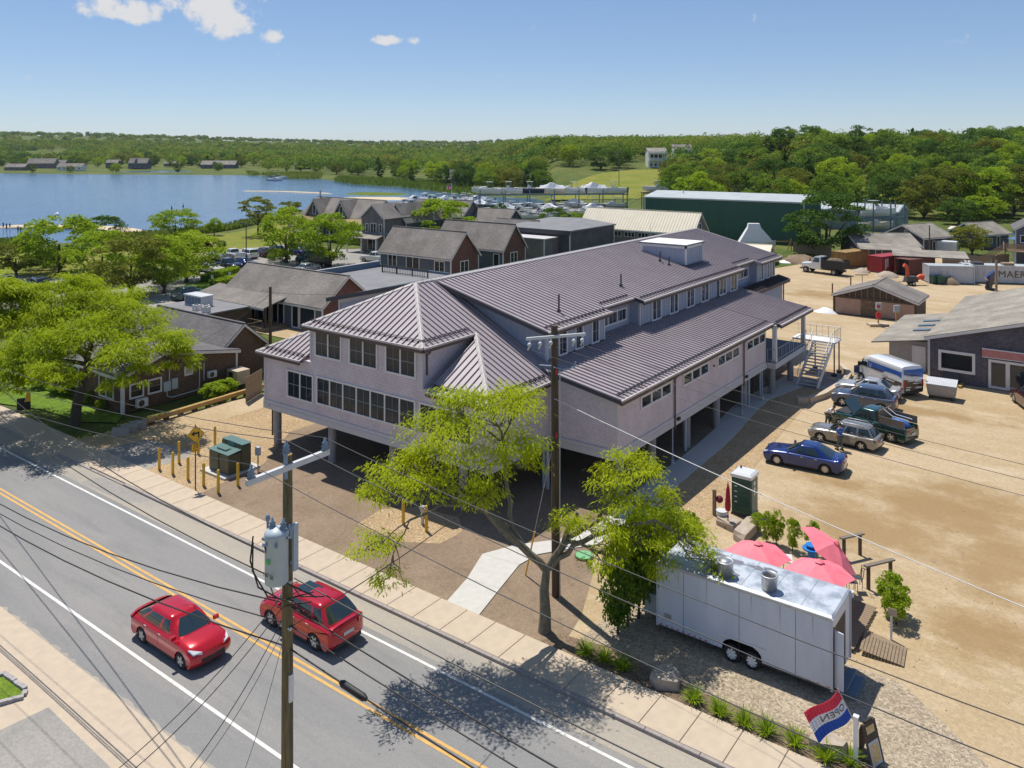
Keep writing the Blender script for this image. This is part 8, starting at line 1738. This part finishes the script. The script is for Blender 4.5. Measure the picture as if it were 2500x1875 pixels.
house('tent_shelter', 'cream roofed lean-to shelter behind the new building', (-27.97,99.14), L=8, a=R(10), D=6, h=1.8, rise=1.2, wall='shake_grey', roof='cream_metal', cat='shelter', corner=False)
for b, m, lb in (((-208.35,106.75),'refl','red channel marker in the water'), ((-212.72,113.31),'box_green','green channel marker in the water')): T = thing('channel_marker', lb, 'marker', (b[0], b[1], -1.2)); MB().cyl((0,0,0), (0,0,2.2), .12, n=8).build('post', 'steel_dark', T); MB().ext([(-.5,0,1.6), (.5,0,1.6), (0,0,2.7)], (0,.05,0)).build('board', m, T)
b = (-230.60,82.84); tag(MB().sphere((0,0,.2), .7, 12, 6, (1,1,.8)).build('mooring_buoy', 'hull_white', None, (b[0], b[1], -1.1)), 'round white mooring buoy on the water at left', 'buoy')
b = Vector((-156.63,178.73)); T = thing('flag_pole', 'white pole with the national flag at the marina', 'flag pole', (b.x, b.y, -1)); MB().cyl((0,0,0), (0,0,8), .07, n=8).build('pole', 'hull_white', T)
fl_ = MB(); [fl_.add([(-2.1*i/6,.12*math.sin(i*1.3),6.3-.10*i), (-2.1*(i+1)/6,.12*math.sin(i*1.3+1.3),6.3-.10*(i+1)), (-2.1*(i+1)/6,.12*math.sin(i*1.3+1.3),7.6-.10*(i+1)), (-2.1*i/6,.12*math.sin(i*1.3),7.6-.10*i)], [(0,1,2,3)]) for i in range(6)]; fl_.build('flag', 'flag_red', T)
for k in range(3): MB().ext([(-.05,-.1,6.45+.36*k), (-2.1,.0,5.9+.36*k), (-2.1,.0,6.07+.36*k), (-.05,-.1,6.62+.36*k)], (0,-.03,0)).build('white_stripe', 'flag_white', T)
MB().ext([(-.05,-.14,6.95), (-.9,-.1,6.75), (-.9,-.1,7.42), (-.05,-.14,7.6)], (0,-.02,0)).build('canton', 'flag_blue', T)
b = (-144.70,273.99); T = thing('flag_mast', 'tall slender mast on the hill lawn', 'mast', (b[0], b[1], ground_h(*b))); MB().tube([(0,0,0), (0,0,17)], [.16,.06], 8).build('pole', 'box_green_top', T); MB().add([(-.02,0,16.6), (-.8,.2,13.2), (-.3,0,13.0), (0,0,14)], [(0,1,2,3)]).build('furled_flag', 'p_navy', T)
# ---------------------------------------------------------------- containers and yard gear
def corr(p0, p1, z0, z1, n, d):
    """corrugated sheet between two points"""
    a, b = Vector(p0), Vector(p1); t = (b-a)/n; nn = Vector((t.y, -t.x)).normalized()*d; pts = []
    for i in range(n):
        s = a+t*i; pts += [s, s+t*.35, s+t*.5+nn, s+t*.85+nn]
    pts.append(b); mb = MB(); mb.add([(p.x, p.y, z) for p in pts for z in (z0, z1)], [(2*i, 2*i+2, 2*i+3, 2*i+1) for i in range(len(pts)-1)]); return mb
def container(name, label, p0, a, L, m, W=2.44, H=2.6, open_end=False):
    T = thing(name, label, 'container', (p0[0], p0[1], 0), a); n = int(L/.28)
    corr((0,0), (L,0), .12, H-.1, n, -.04).build('side_wall', m, T); corr((L,W), (0,W), .12, H-.1, n, -.04).build('side_wall', m, T); corr((L,0), (L,W), .12, H-.1, 9, -.04).build('end_wall', m, T)
    if not open_end: corr((0,W), (0,0), .12, H-.1, 9, -.04).build('end_wall', m, T)
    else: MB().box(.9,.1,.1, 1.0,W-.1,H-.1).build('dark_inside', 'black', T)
    MB().box(0,0,H-.06, L,W,H).build('roof', m if m != 'c_white' else 'pale_metal', T); MB().box(0,0,0, L,W,.14).build('floor', 'steel_dark', T)
    for x in (0, L):
        for y in (0, W): MB().box(x-.08,y-.08,0, x+.08,y+.08,H+.02).build('corner_post', m, T)
    for y in (0, W): MB().box(0,y-.06,H-.14, L,y+.06,H+.01).build('top_rail', m, T)
    return T
M['c_white'] = mat('faded white container', (.50,.52,.55), .6, c2=(.36,.34,.33), scale=1.3, contrast=(.5,.8), stretch=(1,1,.3)); M['c_red'] = mat('red container', (.36,.018,.025), .55, c2=(.26,.03,.03), scale=1.5); M['c_rust'] = mat('rusty container', (.17,.05,.035), .7, c2=(.11,.04,.03), scale=2); M['c_tan'] = mat('tan container', (.32,.20,.055), .7, c2=(.22,.13,.05), scale=1.5)
q = Vector((-8.78,104.84)); container('tan_container', 'tan shipping container beside the dump truck', (q.x,q.y), R(70), 6.1, 'c_tan')
q = Vector((-2.89,102.85)); TC = container('red_container', 'red shipping container with its end towards the yard', (q.x,q.y), R(68), 6.1, 'c_red'); TC2 = container('rust_container', 'rusty red container right of the red one', (q.x+4.2,q.y-1.0), R(66), 6.1, 'c_rust', open_end=True)
MB().box(.9,-.05,.6, 1.2,-.01,2.2).box(1.4,-.05,.9, 1.7,-.01,2.3).build('white_marking', 'p_white', TC)
q = Vector((4.77,97.18)); container('white_container', 'weathered white container behind the green bin', (q.x,q.y), R(28), 6.1, 'c_white')
q = Vector((8.86,101.09)); T = container('lettered_container', 'long weathered white container lettered in black', (q.x,q.y), CTH-R(12), 12.2, 'c_white')
mesh_obj('lettering', text_mesh('MAERSK', 1.35, .004, spacing=1.1), 'p_black', T, (7.0,-.06,1.35))
for i in range(3): MB().box(1.2+4*i,.3,2.62, 2.6+4*i,1.6,2.95).build('roof_scrap', ('steel_dark','wood','wood_dark')[i], T)
for i, (pa, L_, W_, a_, lb) in enumerate((((-7.55,109.12),9.5,5,20,'grey sheet roof spanning between the tan and red containers'), ((-1.46,103.91),10.5,5.5,14,'grey sheet roof over the rusty container'))):
    T = thing('shed_roof', lb, 'roof', (pa[0], pa[1], 0), R(a_)); MB().ext([(0,0,2.75), (L_,0,2.75), (L_,W_,3.2), (0,W_,3.2)], (0,0,.10)).build('roof_sheet', 'roof_shingle_tan', T); pst = MB().box(-.06,-.06,0, .06,.06,2.8).build('post', 'wood_dark', T, (.3,.3,0)); kids_repeat(pst, [(L_-.6,0,0), (L_-.6,W_-.6,.2)])
T = thing('covered_dinghy', 'white covered boat hull behind the sheet roofs', 'boat', (-6.51,123.51,0.00), CTH); MB().loft([[(-4,-1.4,1.8),(4,-1.4,1.8),(4,1.4,1.8),(-4,1.4,1.8)], [(-3.6,-1.2,3.4),(3.4,-1.2,3.2),(3.4,1.2,3.2),(-3.6,1.2,3.4)], [(-1.5,-.6,4.1),(1.4,-.6,4.1),(1.4,.6,4.1),(-1.5,.6,4.1)]]).build('cover', 'shrink', T); MB().box(-3,-1,0, 3,1,1.8).build('stand', 'wood_dark', T)
# dump truck
def dump_truck(label, loc, rz, cab, box, fill=True):
    T = thing('dump_truck', label, 'truck', loc, rz); MB().loft([[(1.6,-1.0,.75),(3.5,-.85,.75),(3.5,.85,.75),(1.6,1.0,.75)], [(1.6,-1.0,1.6),(3.5,-.82,1.4),(3.5,.82,1.4),(1.6,1.0,1.6)], [(1.6,-.8,1.85),(3.35,-.6,1.55),(3.35,.6,1.55),(1.6,.8,1.85)]]).build('hood', cab, T)
    MB().loft([[(.2,-1.15,.75),(1.7,-1.15,.75),(1.7,1.15,.75),(.2,1.15,.75)], [(.2,-1.15,1.75),(1.75,-1.12,1.75),(1.75,1.12,1.75),(.2,1.15,1.75)], [(.3,-1.02,2.65),(1.25,-1.0,2.65),(1.25,1.0,2.65),(.3,1.02,2.65)]]).build('cab', cab, T)
    MB().ext([(1.76,-1.0,1.82), (1.76,1.0,1.82), (1.32,.9,2.55), (1.32,-.9,2.55)], (.03,0,.02)).build('windscreen', 'glass_blue', T)
    for s in (-1, 1): MB().ext([(.45,s*1.13,1.8), (1.55,s*1.12,1.8), (1.2,s*1.03,2.5), (.45,s*1.03,2.5)], (0,s*.03,0)).build('side_window', 'glass_car', T); MB().cbox((1.8,s*1.4,2.1), (.1,.2,.5)).build('mirror', 'black', T); MB().cbox((3.48,s*.7,1.15), (.1,.3,.22)).build('headlight', 'light_clear', T); wheel_parts(T, 2.7, s*1.15, .5, .3, rim='rim'); wheel_parts(T, -1.9, s*1.15, .5, .5, rim='rim'); MB().ext([(2.1,s*1.0,1.0), (3.3,s*1.0,1.0), (3.1,s*1.0,1.3), (2.3,s*1.0,1.3)], (0,s*.22,0)).build('fender', cab, T)
    MB().box(3.42,-.55,.85, 3.52,.55,1.4).build('grille', 'trim_black', T); MB().box(3.5,-1.1,.5, 3.75,1.1,.8).build('bumper', 'steel', T); MB().box(-3.2,-.4,.6, 1.8,.4,.85).build('chassis', 'steel_dark', T)
    b = MB().box(-3.3,-1.2,1.0, .0,1.2,1.1); [b.box(-3.3,s*1.2-.05,1.1, .0,s*1.2+.05,2.3) for s in (-1, 1)]; b.box(-.06,-1.2,1.1, .0,1.2,2.6).box(-3.3,-1.2,1.1, -3.22,1.2,2.2).build('dump_body', box, T)
    for i in range(5): MB().box(-3.0+.65*i,-1.28,1.1, -2.9+.65*i,-1.25,2.3).build('body_rib', box, T)
    if fill: MB().sphere((-1.6,0,1.9), 1.2, 10, 5, (1.3,.85,.6)).build('load', 'mulch', T)
    return T
q = (-9.93,97.64); dump_truck('white cabbed dump truck with a black body full of debris', (q[0], q[1], 0), R(168), 'p_white', 'trim_black'); q = (-80.10,55.36); dump_truck('old dark green dump truck behind the street trees', (q[0], q[1], 0), R(186), 'p_green', 'box_green', False)
# chipper, bins, piles
q = (3.14,94.24); T = thing('wood_chipper', 'orange wood chipper with a curved chute', 'machine', (q[0], q[1], 0), R(40)); M['orange'] = mat('orange red machine', (.55,.07,.02), .5); MB().loft([[(-1.2,-.5,.5),(.6,-.5,.5),(.6,.5,.5),(-1.2,.5,.5)], [(-1.0,-.45,1.2),(.4,-.45,1.3),(.4,.45,1.3),(-1.0,.45,1.2)]]).build('engine_box', 'steel_dark', T); MB().tube([(-.8,0,1.1), (-.8,0,2.2), (-.9,0,2.7), (-1.3,0,2.9)], [.22,.22,.25,.28], 8).tube([(.5,0,.9), (1.1,0,1.2), (1.5,0,1.1)], [.3,.4,.5], 8).build('chute', 'orange', T); wheel_parts(T, -.2, .7, .32); wheel_parts(T, -.2, -.7, .32); MB().tube([(-1.2,0,.5), (-2.2,0,.45)], .05, 6).build('drawbar', 'black', T)
for i, q in enumerate(((5.45,97.24), (6.13,97.31))): T = thing('wheeled_bin', ('left green wheeled bin before the white container','right green wheeled bin before the white container')[i], 'bin', (q[0], q[1], 0), CTH, 'green bins'); MB().loft([[(-.45,-.4,.1),(.45,-.4,.1),(.45,.4,.1),(-.45,.4,.1)], [(-.55,-.5,1.15),(.55,-.5,1.15),(.55,.5,1.15),(-.55,.5,1.15)]]).build('body', 'toilet', T); MB().box(-.58,-.53,1.15, .58,.53,1.24).build('lid', 'toilet', T)
def mound(label, xy, r, h, m, seed):
    rg = random.Random(seed); rings = []
    for k, z in ((1,0), (.8,.35), (.5,.75), (.18,1)): rings.append([(r*k*math.cos(2*math.pi*j/14)*rg.uniform(.8,1.15), r*k*.8*math.sin(2*math.pi*j/14)*rg.uniform(.8,1.15), h*z*rg.uniform(.9,1.1)) for j in range(14)])
    return tag(MB().loft(rings, smooth=True).build('mound', m, None, (xy[0], xy[1], -.02)), label, 'mound')
mound('pile of rubble in front of the red container', (-1.45,99.95), 1.9, .9, 'stone', 1); mound('pile of dark earth behind the dump truck', (-16.94,108.10), 3.6, 1.3, 'dirt', 2); mound('small rubble pile under the sheet roof', (-5.62,102.37), 1.4, .7, 'stone', 3); mound('pale crumpled tarpaulin heap beside the garage', (-1.31,67.21), 1.4, .55, 'shrink', 4); mound('crumpled white sheet on the earth near the wrapped boat', (-18.86,106.67), 1.5, .4, 'shrink', 5); mound('heap of sticks and scrap right of the green bins', (7.36,98.23), 1.3, 1.1, 'wood', 6)
q = (12.60,96.27); T = thing('outboard_motor', 'blue outboard motor standing by the lettered container', 'outboard motor', (q[0], q[1], 0), CTH); MB().cbox((0,0,2.0), (1.5,.7,.6), 0, 0, R(-35)).build('cowl', 'p_blue', T); MB().cbox((-.1,0,1.0), (.7,.5,1.7), 0, 0, R(15)).build('leg', 'p_navy', T); MB().box(-.5,-.4,0, .5,.4,.25).build('stand', 'steel_dark', T)
tag(MB().box(-.12,-.12,0, .12,.12,4.3).build('timber_post', 'wood', None, (13.40,95.28,0.00), CTH), 'thick timber post before the lettered container', 'post')
q = (-2.83,90.67); T = thing('sign_frame', 'small flat frame on a post in the open yard', 'frame', (q[0], q[1], 0), CTH); MB().cyl((0,0,0), (0,0,1.3), .04).build('post', 'steel_dark', T); MB().box(-.9,-.05,1.3, .9,.35,1.38).build('panel', 'wood_dark', T)
for q, lb in (((-4.34,80.97),'rusty iron post left of the garage'), ((-3.79,88.24),'short post behind the garage')): tag(MB().box(-.07,-.07,0, .07,.07,1.3).build('iron_post', 'c_rust', None, (q[0], q[1], 0)), lb, 'post')
for i, (q, h) in enumerate((((5.50,62.81),2.6), ((7.41,62.46),2.6))):
    T = thing('meter_stand', ('electric meter stand with red tags before the garage','electric meter stand right of the tagged one')[i], 'meter', (q[0], q[1], 0), CTH); MB().box(-1.1,-.5,0, 1.0,.5,.3 if i == 0 else .12).build('footing', 'walk', T); MB().box(-.06,-.06,0, .06,.06,h).build('post', 'timber', T); MB().box(-.3,-.2,h-.75, .3,.0,h).build('meter_case', 'tank', T)
    if i == 0: MB().box(-.22,-.24,h-.55, .1,-.2,h-.25).box(-.3,-.22,.9, .2,-.06,1.5).build('red_tag', 'refl', T)
q = (15.29,37.80); T = thing('dumpster', 'grey slant sided dumpster with a slatted lid by the shop', 'dumpster', (q[0]+.4, q[1]+.3, 0), R(4)); MB().loft([[(-.95,-.45,.25),(.95,-.45,.25),(.95,.65,.25),(-.95,.65,.25)], [(-1.05,-.75,1.05),(1.05,-.75,1.05),(1.05,.75,1.05),(-1.05,.75,1.05)], [(-1.05,-.75,1.15),(1.05,-.75,1.15),(1.05,.75,1.35),(-1.05,.75,1.35)]]).build('bin', 'concrete', T); sl3 = MB().ext([(-1.08,-.78,1.17), (-.96,-.78,1.17), (-.96,.76,1.38), (-1.08,.76,1.38)], (0,0,.04)).build('lid_slat', 'arm', T); kids_repeat(sl3, [(.135*i,0,0) for i in range(1, 16)]); MB().box(-.9,-.5,0, -.75,.6,.25).box(.75,-.5,0, .9,.6,.25).build('skid', 'steel_dark', T)
q = (17.18,42.19); T = thing('leaning_panel', 'dark panel leaning against the shop wall', 'panel', (q[0]-1.6, q[1]+.6, 0)); MB().ext([(-.6,0,0), (.6,0,0), (.6,.4,1.0), (-.6,.4,1.0)], (0,.05,0)).build('panel', 'steel_dark', T); MB().box(.7,-.9,0, .95,.4,.18).build('timber', 'timber', T)
for i, (q, m, h) in enumerate((((10.84,50.89),'black',1.0), ((10.84,52.43),'steel_dark',1.5), ((11.28,50.47),'toilet',.6))): tag(bev_box(MB(), -.45,-.4,0, .45,.4,h,.05).build('stacked_crate', m, None, (q[0], q[1], 0), .3*i), ('black crate stacked beside the lean-to','tall dark crate beside the lean-to','green crate below the lean-to eave')[i], 'crate')
MB().prism([(11.94,41.23), (13.88,42.97), (12.61,49.62), (11.42,49.10)], 0, .05).build('shop_apron', 'walk')["kind"] = 'structure'
# ---------------------------------------------------------------- people
def skin_mesh(name, m, parent, verts, edges, radii, root=0):
    me = bpy.data.meshes.new(name); me.from_pydata(verts, edges, []); o = mesh_obj(name, me, m, parent); sk = o.modifiers.new('body', 'SKIN'); sk.use_smooth_shade = True
    for d, r in zip(me.skin_vertices[0].data, radii): d.radius = (r, r) if not isinstance(r, tuple) else r
    me.skin_vertices[0].data[root].use_root = True; sb = o.modifiers.new('smooth', 'SUBSURF'); sb.levels = 1; sb.render_levels = 1; return o
def person(label, loc, rz, shirt, trousers, hip=.93, bend=0.0, reach=0.0, hair='hair', cap_m=None, stride=.10):
    """standing figure facing +x; bend tips the upper body forward, reach lifts the arms"""
    T = thing('person', label, 'person', loc, rz); c, s = math.cos(bend), math.sin(bend); H = lambda x, y, z: (x*c+(z-hip)*s, y, hip+(z-hip)*c-x*s)
    arm = lambda y, k: [H(.0,.19*y,1.42), H(.05+.25*reach,.27*y,1.16+.12*reach), H(.18+.42*reach,.24*y,.96+.30*reach)]
    L = lambda y, f: [(0,.10*y,hip-.05), (.03+f*.4,.11*y,.50), (f,.11*y,.09), (f+.15,.12*y,.04)]
    vs = [(0,0,hip), H(0,0,1.15), H(0,0,1.40), H(.01,0,1.50), H(.02,0,1.60), H(.03,0,1.74)]; es = [(i, i+1) for i in range(5)]; rr = [.14,.13,.13,.055,.095,.085]
    for y in (-1, 1):
        b = len(vs); vs += arm(y, 0); es += [(2, b), (b, b+1), (b+1, b+2)]; rr += [.065,.048,.036]; b = len(vs); vs += L(y, stride*y); es += [(0, b), (b, b+1), (b+1, b+2), (b+2, b+3)]; rr += [.095,.065,.05,.04]
    skin_mesh('body', 'skin', T, vs, es, rr)
    sv = [H(0,0,hip-.02), H(0,0,1.15), H(0,0,1.40)]; se = [(0,1), (1,2)]; sr = [.165,.158,.155]
    for y in (-1, 1):
        a = arm(y, 0); b = len(sv); sv += [a[0], tuple(Vector(a[0]).lerp(Vector(a[1]), .8))]; se += [(2, b), (b, b+1)]; sr += [.085,.07]
    skin_mesh('shirt', shirt, T, sv, se, sr); tv = [(0,0,hip+.02)]; te = []; tr = [.155]
    for y in (-1, 1):
        l = L(y, stride*y); b = len(tv); tv += l[:3]; te += [(0, b), (b, b+1), (b+1, b+2)]; tr += [.112,.085,.07]; MB().cbox((l[2][0]+.06,l[2][1],.05), (.28,.10,.10)).build('shoe', 'black', T)
        h = Vector(arm(y, 0)[2]); d = (h-Vector(arm(y, 0)[1])).normalized(); MB().sphere(h+d*.05, .05, 8, 5, (1,.6,1.1)).build('palm', 'skin', T)
        for k in range(4): MB().tube([h+d*.08+Vector((.02*(k-1.5),0,0)), h+d*(.15-.008*abs(k-1.4))+Vector((.022*(k-1.5)+.01,0,0)), h+d*(.175-.01*abs(k-1.4))+Vector((.02*(k-1.5)+.025,0,0))], [.010,.009,.006], 5).build('finger', 'skin', T)
        MB().tube([h+d*.03+Vector((.03,-.03*y,0)), h+d*.09+Vector((.06,-.05*y,0))], [.012,.008], 5).build('thumb', 'skin', T)
    skin_mesh('trousers', trousers, T, tv, te, tr); hd = Vector(H(.02,0,1.68)); MB().sphere(hd+Vector((-.02,0,.03)), .108, 10, 6, (1,.95,1)).build('hair', hair if cap_m is None else cap_m, T)
    MB().sphere(hd+Vector((.10*c,0,-.02)), .022).build('nose', 'skin', T); return T
M['shirt_blue'] = mat('bright blue shirt', (.012,.12,.50), .8); M['shirt_white'] = mat('white shirt', (.66,.66,.68), .8); M['trouser'] = mat('grey green trousers', (.10,.105,.085), .85); M['shirt_pink'] = mat('pale pink shirt', (.62,.40,.42), .8)
q = (12.28,21.68); person('person in a bright blue shirt standing by the grey estate car', (q[0], q[1], .01), R(150), 'shirt_blue', 'trouser'); q = (10.26,26.05); person('person in a white shirt bending over the open pickup engine', (q[0], q[1], .01), R(-12), 'shirt_white', 'trouser', bend=.75, reach=.8, cap_m='p_navy'); q = (6.64,116.27); person('person in a pale pink shirt beside the white parked car', (q[0], q[1], .01), R(200), 'shirt_pink', 'shirt_white')

# bottom left corner: grass plot inside a stone edging
gp = [(-6.61,-21.90), (-7.02,-21.20), (-6.76,-20.86), (-5.19,-20.79), (-4.83,-21.00), (-5.12,-21.67), (-5.40,-22.35)]
sheet('grass_plot', gp, .05, 'lawn_bright'); T = thing('stone_edging', 'row of grey stones edging the small grass plot at the corner', 'edging', (gp[3][0], gp[3][1], 0))
for a, b in zip(gp[1:], gp[2:]):
    a, b = Vector(a), Vector(b); k = max(1, round((b-a).length/.28))
    for i in range(k): c = a.lerp(b, (i+.5)/k)-Vector(gp[3]); MB().cbox((c.x,c.y,.05), (.24,.17,.16+.02*(i % 3)), math.atan2((b-a).y, (b-a).x)+.1*((i*5) % 3-1)).build('edging_stone', 'concrete', T)
# loose stones over the yard
rg_ = np.random.default_rng(31); n = 1300; px_ = rg_.uniform(9, 48, n); py_ = rg_.uniform(-6.5, 46, n); s_ = rg_.uniform(.015, .045, n); oct_ = np.array([[1,0,0],[0,1,0],[-1,0,0],[0,-1,0],[0,0,.7],[0,0,-.5]]); fo_ = [(0,1,4),(1,2,4),(2,3,4),(3,0,4)]
vv = (oct_[None]*s_[:, None, None]*rg_.uniform(.7, 1.3, (n, 6, 3)) + np.stack([px_, py_, s_*.3+.01], 1)[:, None]).reshape(-1, 3)
me = bpy.data.meshes.new('loose_stones'); me.from_pydata(vv.tolist(), [], [tuple(6*i+j for j in q) for i in range(n) for q in fo_]); tag(mesh_obj('loose_stones', me, 'stone'), 'loose stones scattered over the sandy yard', 'stones', kind='stuff')
# small things round the left house and the car park
q = (-39.25,-6.59); T = thing('garden_sign', 'small black garden sign with a yellow top on the house lawn', 'sign', (q[0], q[1], 0), R(60)); MB().box(-.45,-.03,.1, .45,.03,1.0).build('board', 'black', T); MB().ext([(.05,-.04,.7), (.45,-.04,.7), (.45,-.04,1.35), (.2,-.04,1.45)], (0,.03,0)).build('yellow_figure', 'sign_yellow', T); MB().box(-.42,-.04,0, -.36,.04,.2).box(.36,-.04,0, .42,.04,.2).build('foot', 'black', T)
for q, lb in (((-77.06,31.45),'left small white parking sign by the hedge'), ((-76.82,34.13),'middle small white parking sign by the hedge'), ((-77.24,37.29),'right small white parking sign by the hedge')): T = thing('parking_sign', lb, 'sign', (q[0], q[1], 0), R(30), 'parking signs'); MB().cyl((0,0,0), (0,0,1.5), .03, n=6).build('post', 'steel', T); MB().box(-.18,-.05,1.05, .18,-.03,1.55).build('plate', 'p_white', T)
q = Vector((-57.57,15.06)); T = thing('kitchen_shed', 'low flat roofed kitchen shed between the brown house and the porch', 'shed', (q.x, q.y, 0)); MB().box(0,0,0, 8,6,2.3).build('wall', 'shake_brown', T); MB().box(-.2,-.2,2.3, 8.2,6.2,2.45).build('roof', 'roof_flat', T)
T = thing('air_handler', 'white louvred air handler on the kitchen shed roof', 'air handler', (q.x+3.2, q.y+2.6, 2.45)); MB().box(-1.6,-.7,0, 1.6,.7,1.1).build('case', 'arm', T); MB().box(-1.7,-.8,1.1, 1.7,.8,1.2).build('top', 'p_white', T); lo_ = MB().box(-1.45,-.73,.12, -.95,-.70,1.0).build('louvre_panel', 'slate', T); kids_repeat(lo_, [(.6*i,0,0) for i in range(1, 5)])
for i in range(3): T = thing('roof_unit', ('left','middle','right')[i]+' small white vent box on the kitchen shed roof', 'vent box', (q.x+5.6+.9*i, q.y+.8+.5*(i % 2), 2.45), .2*i, 'small vent boxes'); MB().box(-.35,-.3,0, .35,.3,.6).build('case', 'trim', T); MB().cyl((0,0,.6), (0,0,.66), .24, n=12).build('fan', 'steel_dark', T)
for i, q in enumerate(((-201.86,56.62), (-200.06,56.67), (-200.52,57.62), (-192.29,56.16), (-190.75,56.09))): tag(MB().cyl((0,0,-1), (0,0,1.3-.1*i), .16, n=7).build('old_pile', 'wood_dark', None, (q[0], q[1], -1)), ('first','second','third','fourth','fifth')[i]+' old dock pile at the left sandbar counting from the left', 'pile', 'old dock piles')

# ---------------------------------------------------------------- thin sea haze over the whole place
hz_m = bpy.data.materials.new('haze'); hz_m.use_nodes = True; hn = hz_m.node_tree; hn.nodes.remove(hn.nodes["Principled BSDF"]); pv = hn.nodes.new("ShaderNodeVolumePrincipled"); pv.inputs["Color"].default_value = (.80, .88, 1.0, 1); pv.inputs["Density"].default_value = .000045; pv.inputs["Anisotropy"].default_value = .2
hn.links.new(pv.outputs[0], hn.nodes["Material Output"].inputs["Volume"])
hx_, hy_ = cam_xy(0, 3900)
tag(MB().box(-6500,-4600,-6, 6500,4600,90).build('haze', hz_m, None, (hx_, hy_, 0), CTH), kind='stuff')
SC.render.resolution_x = 1024; SC.render.resolution_y = 768
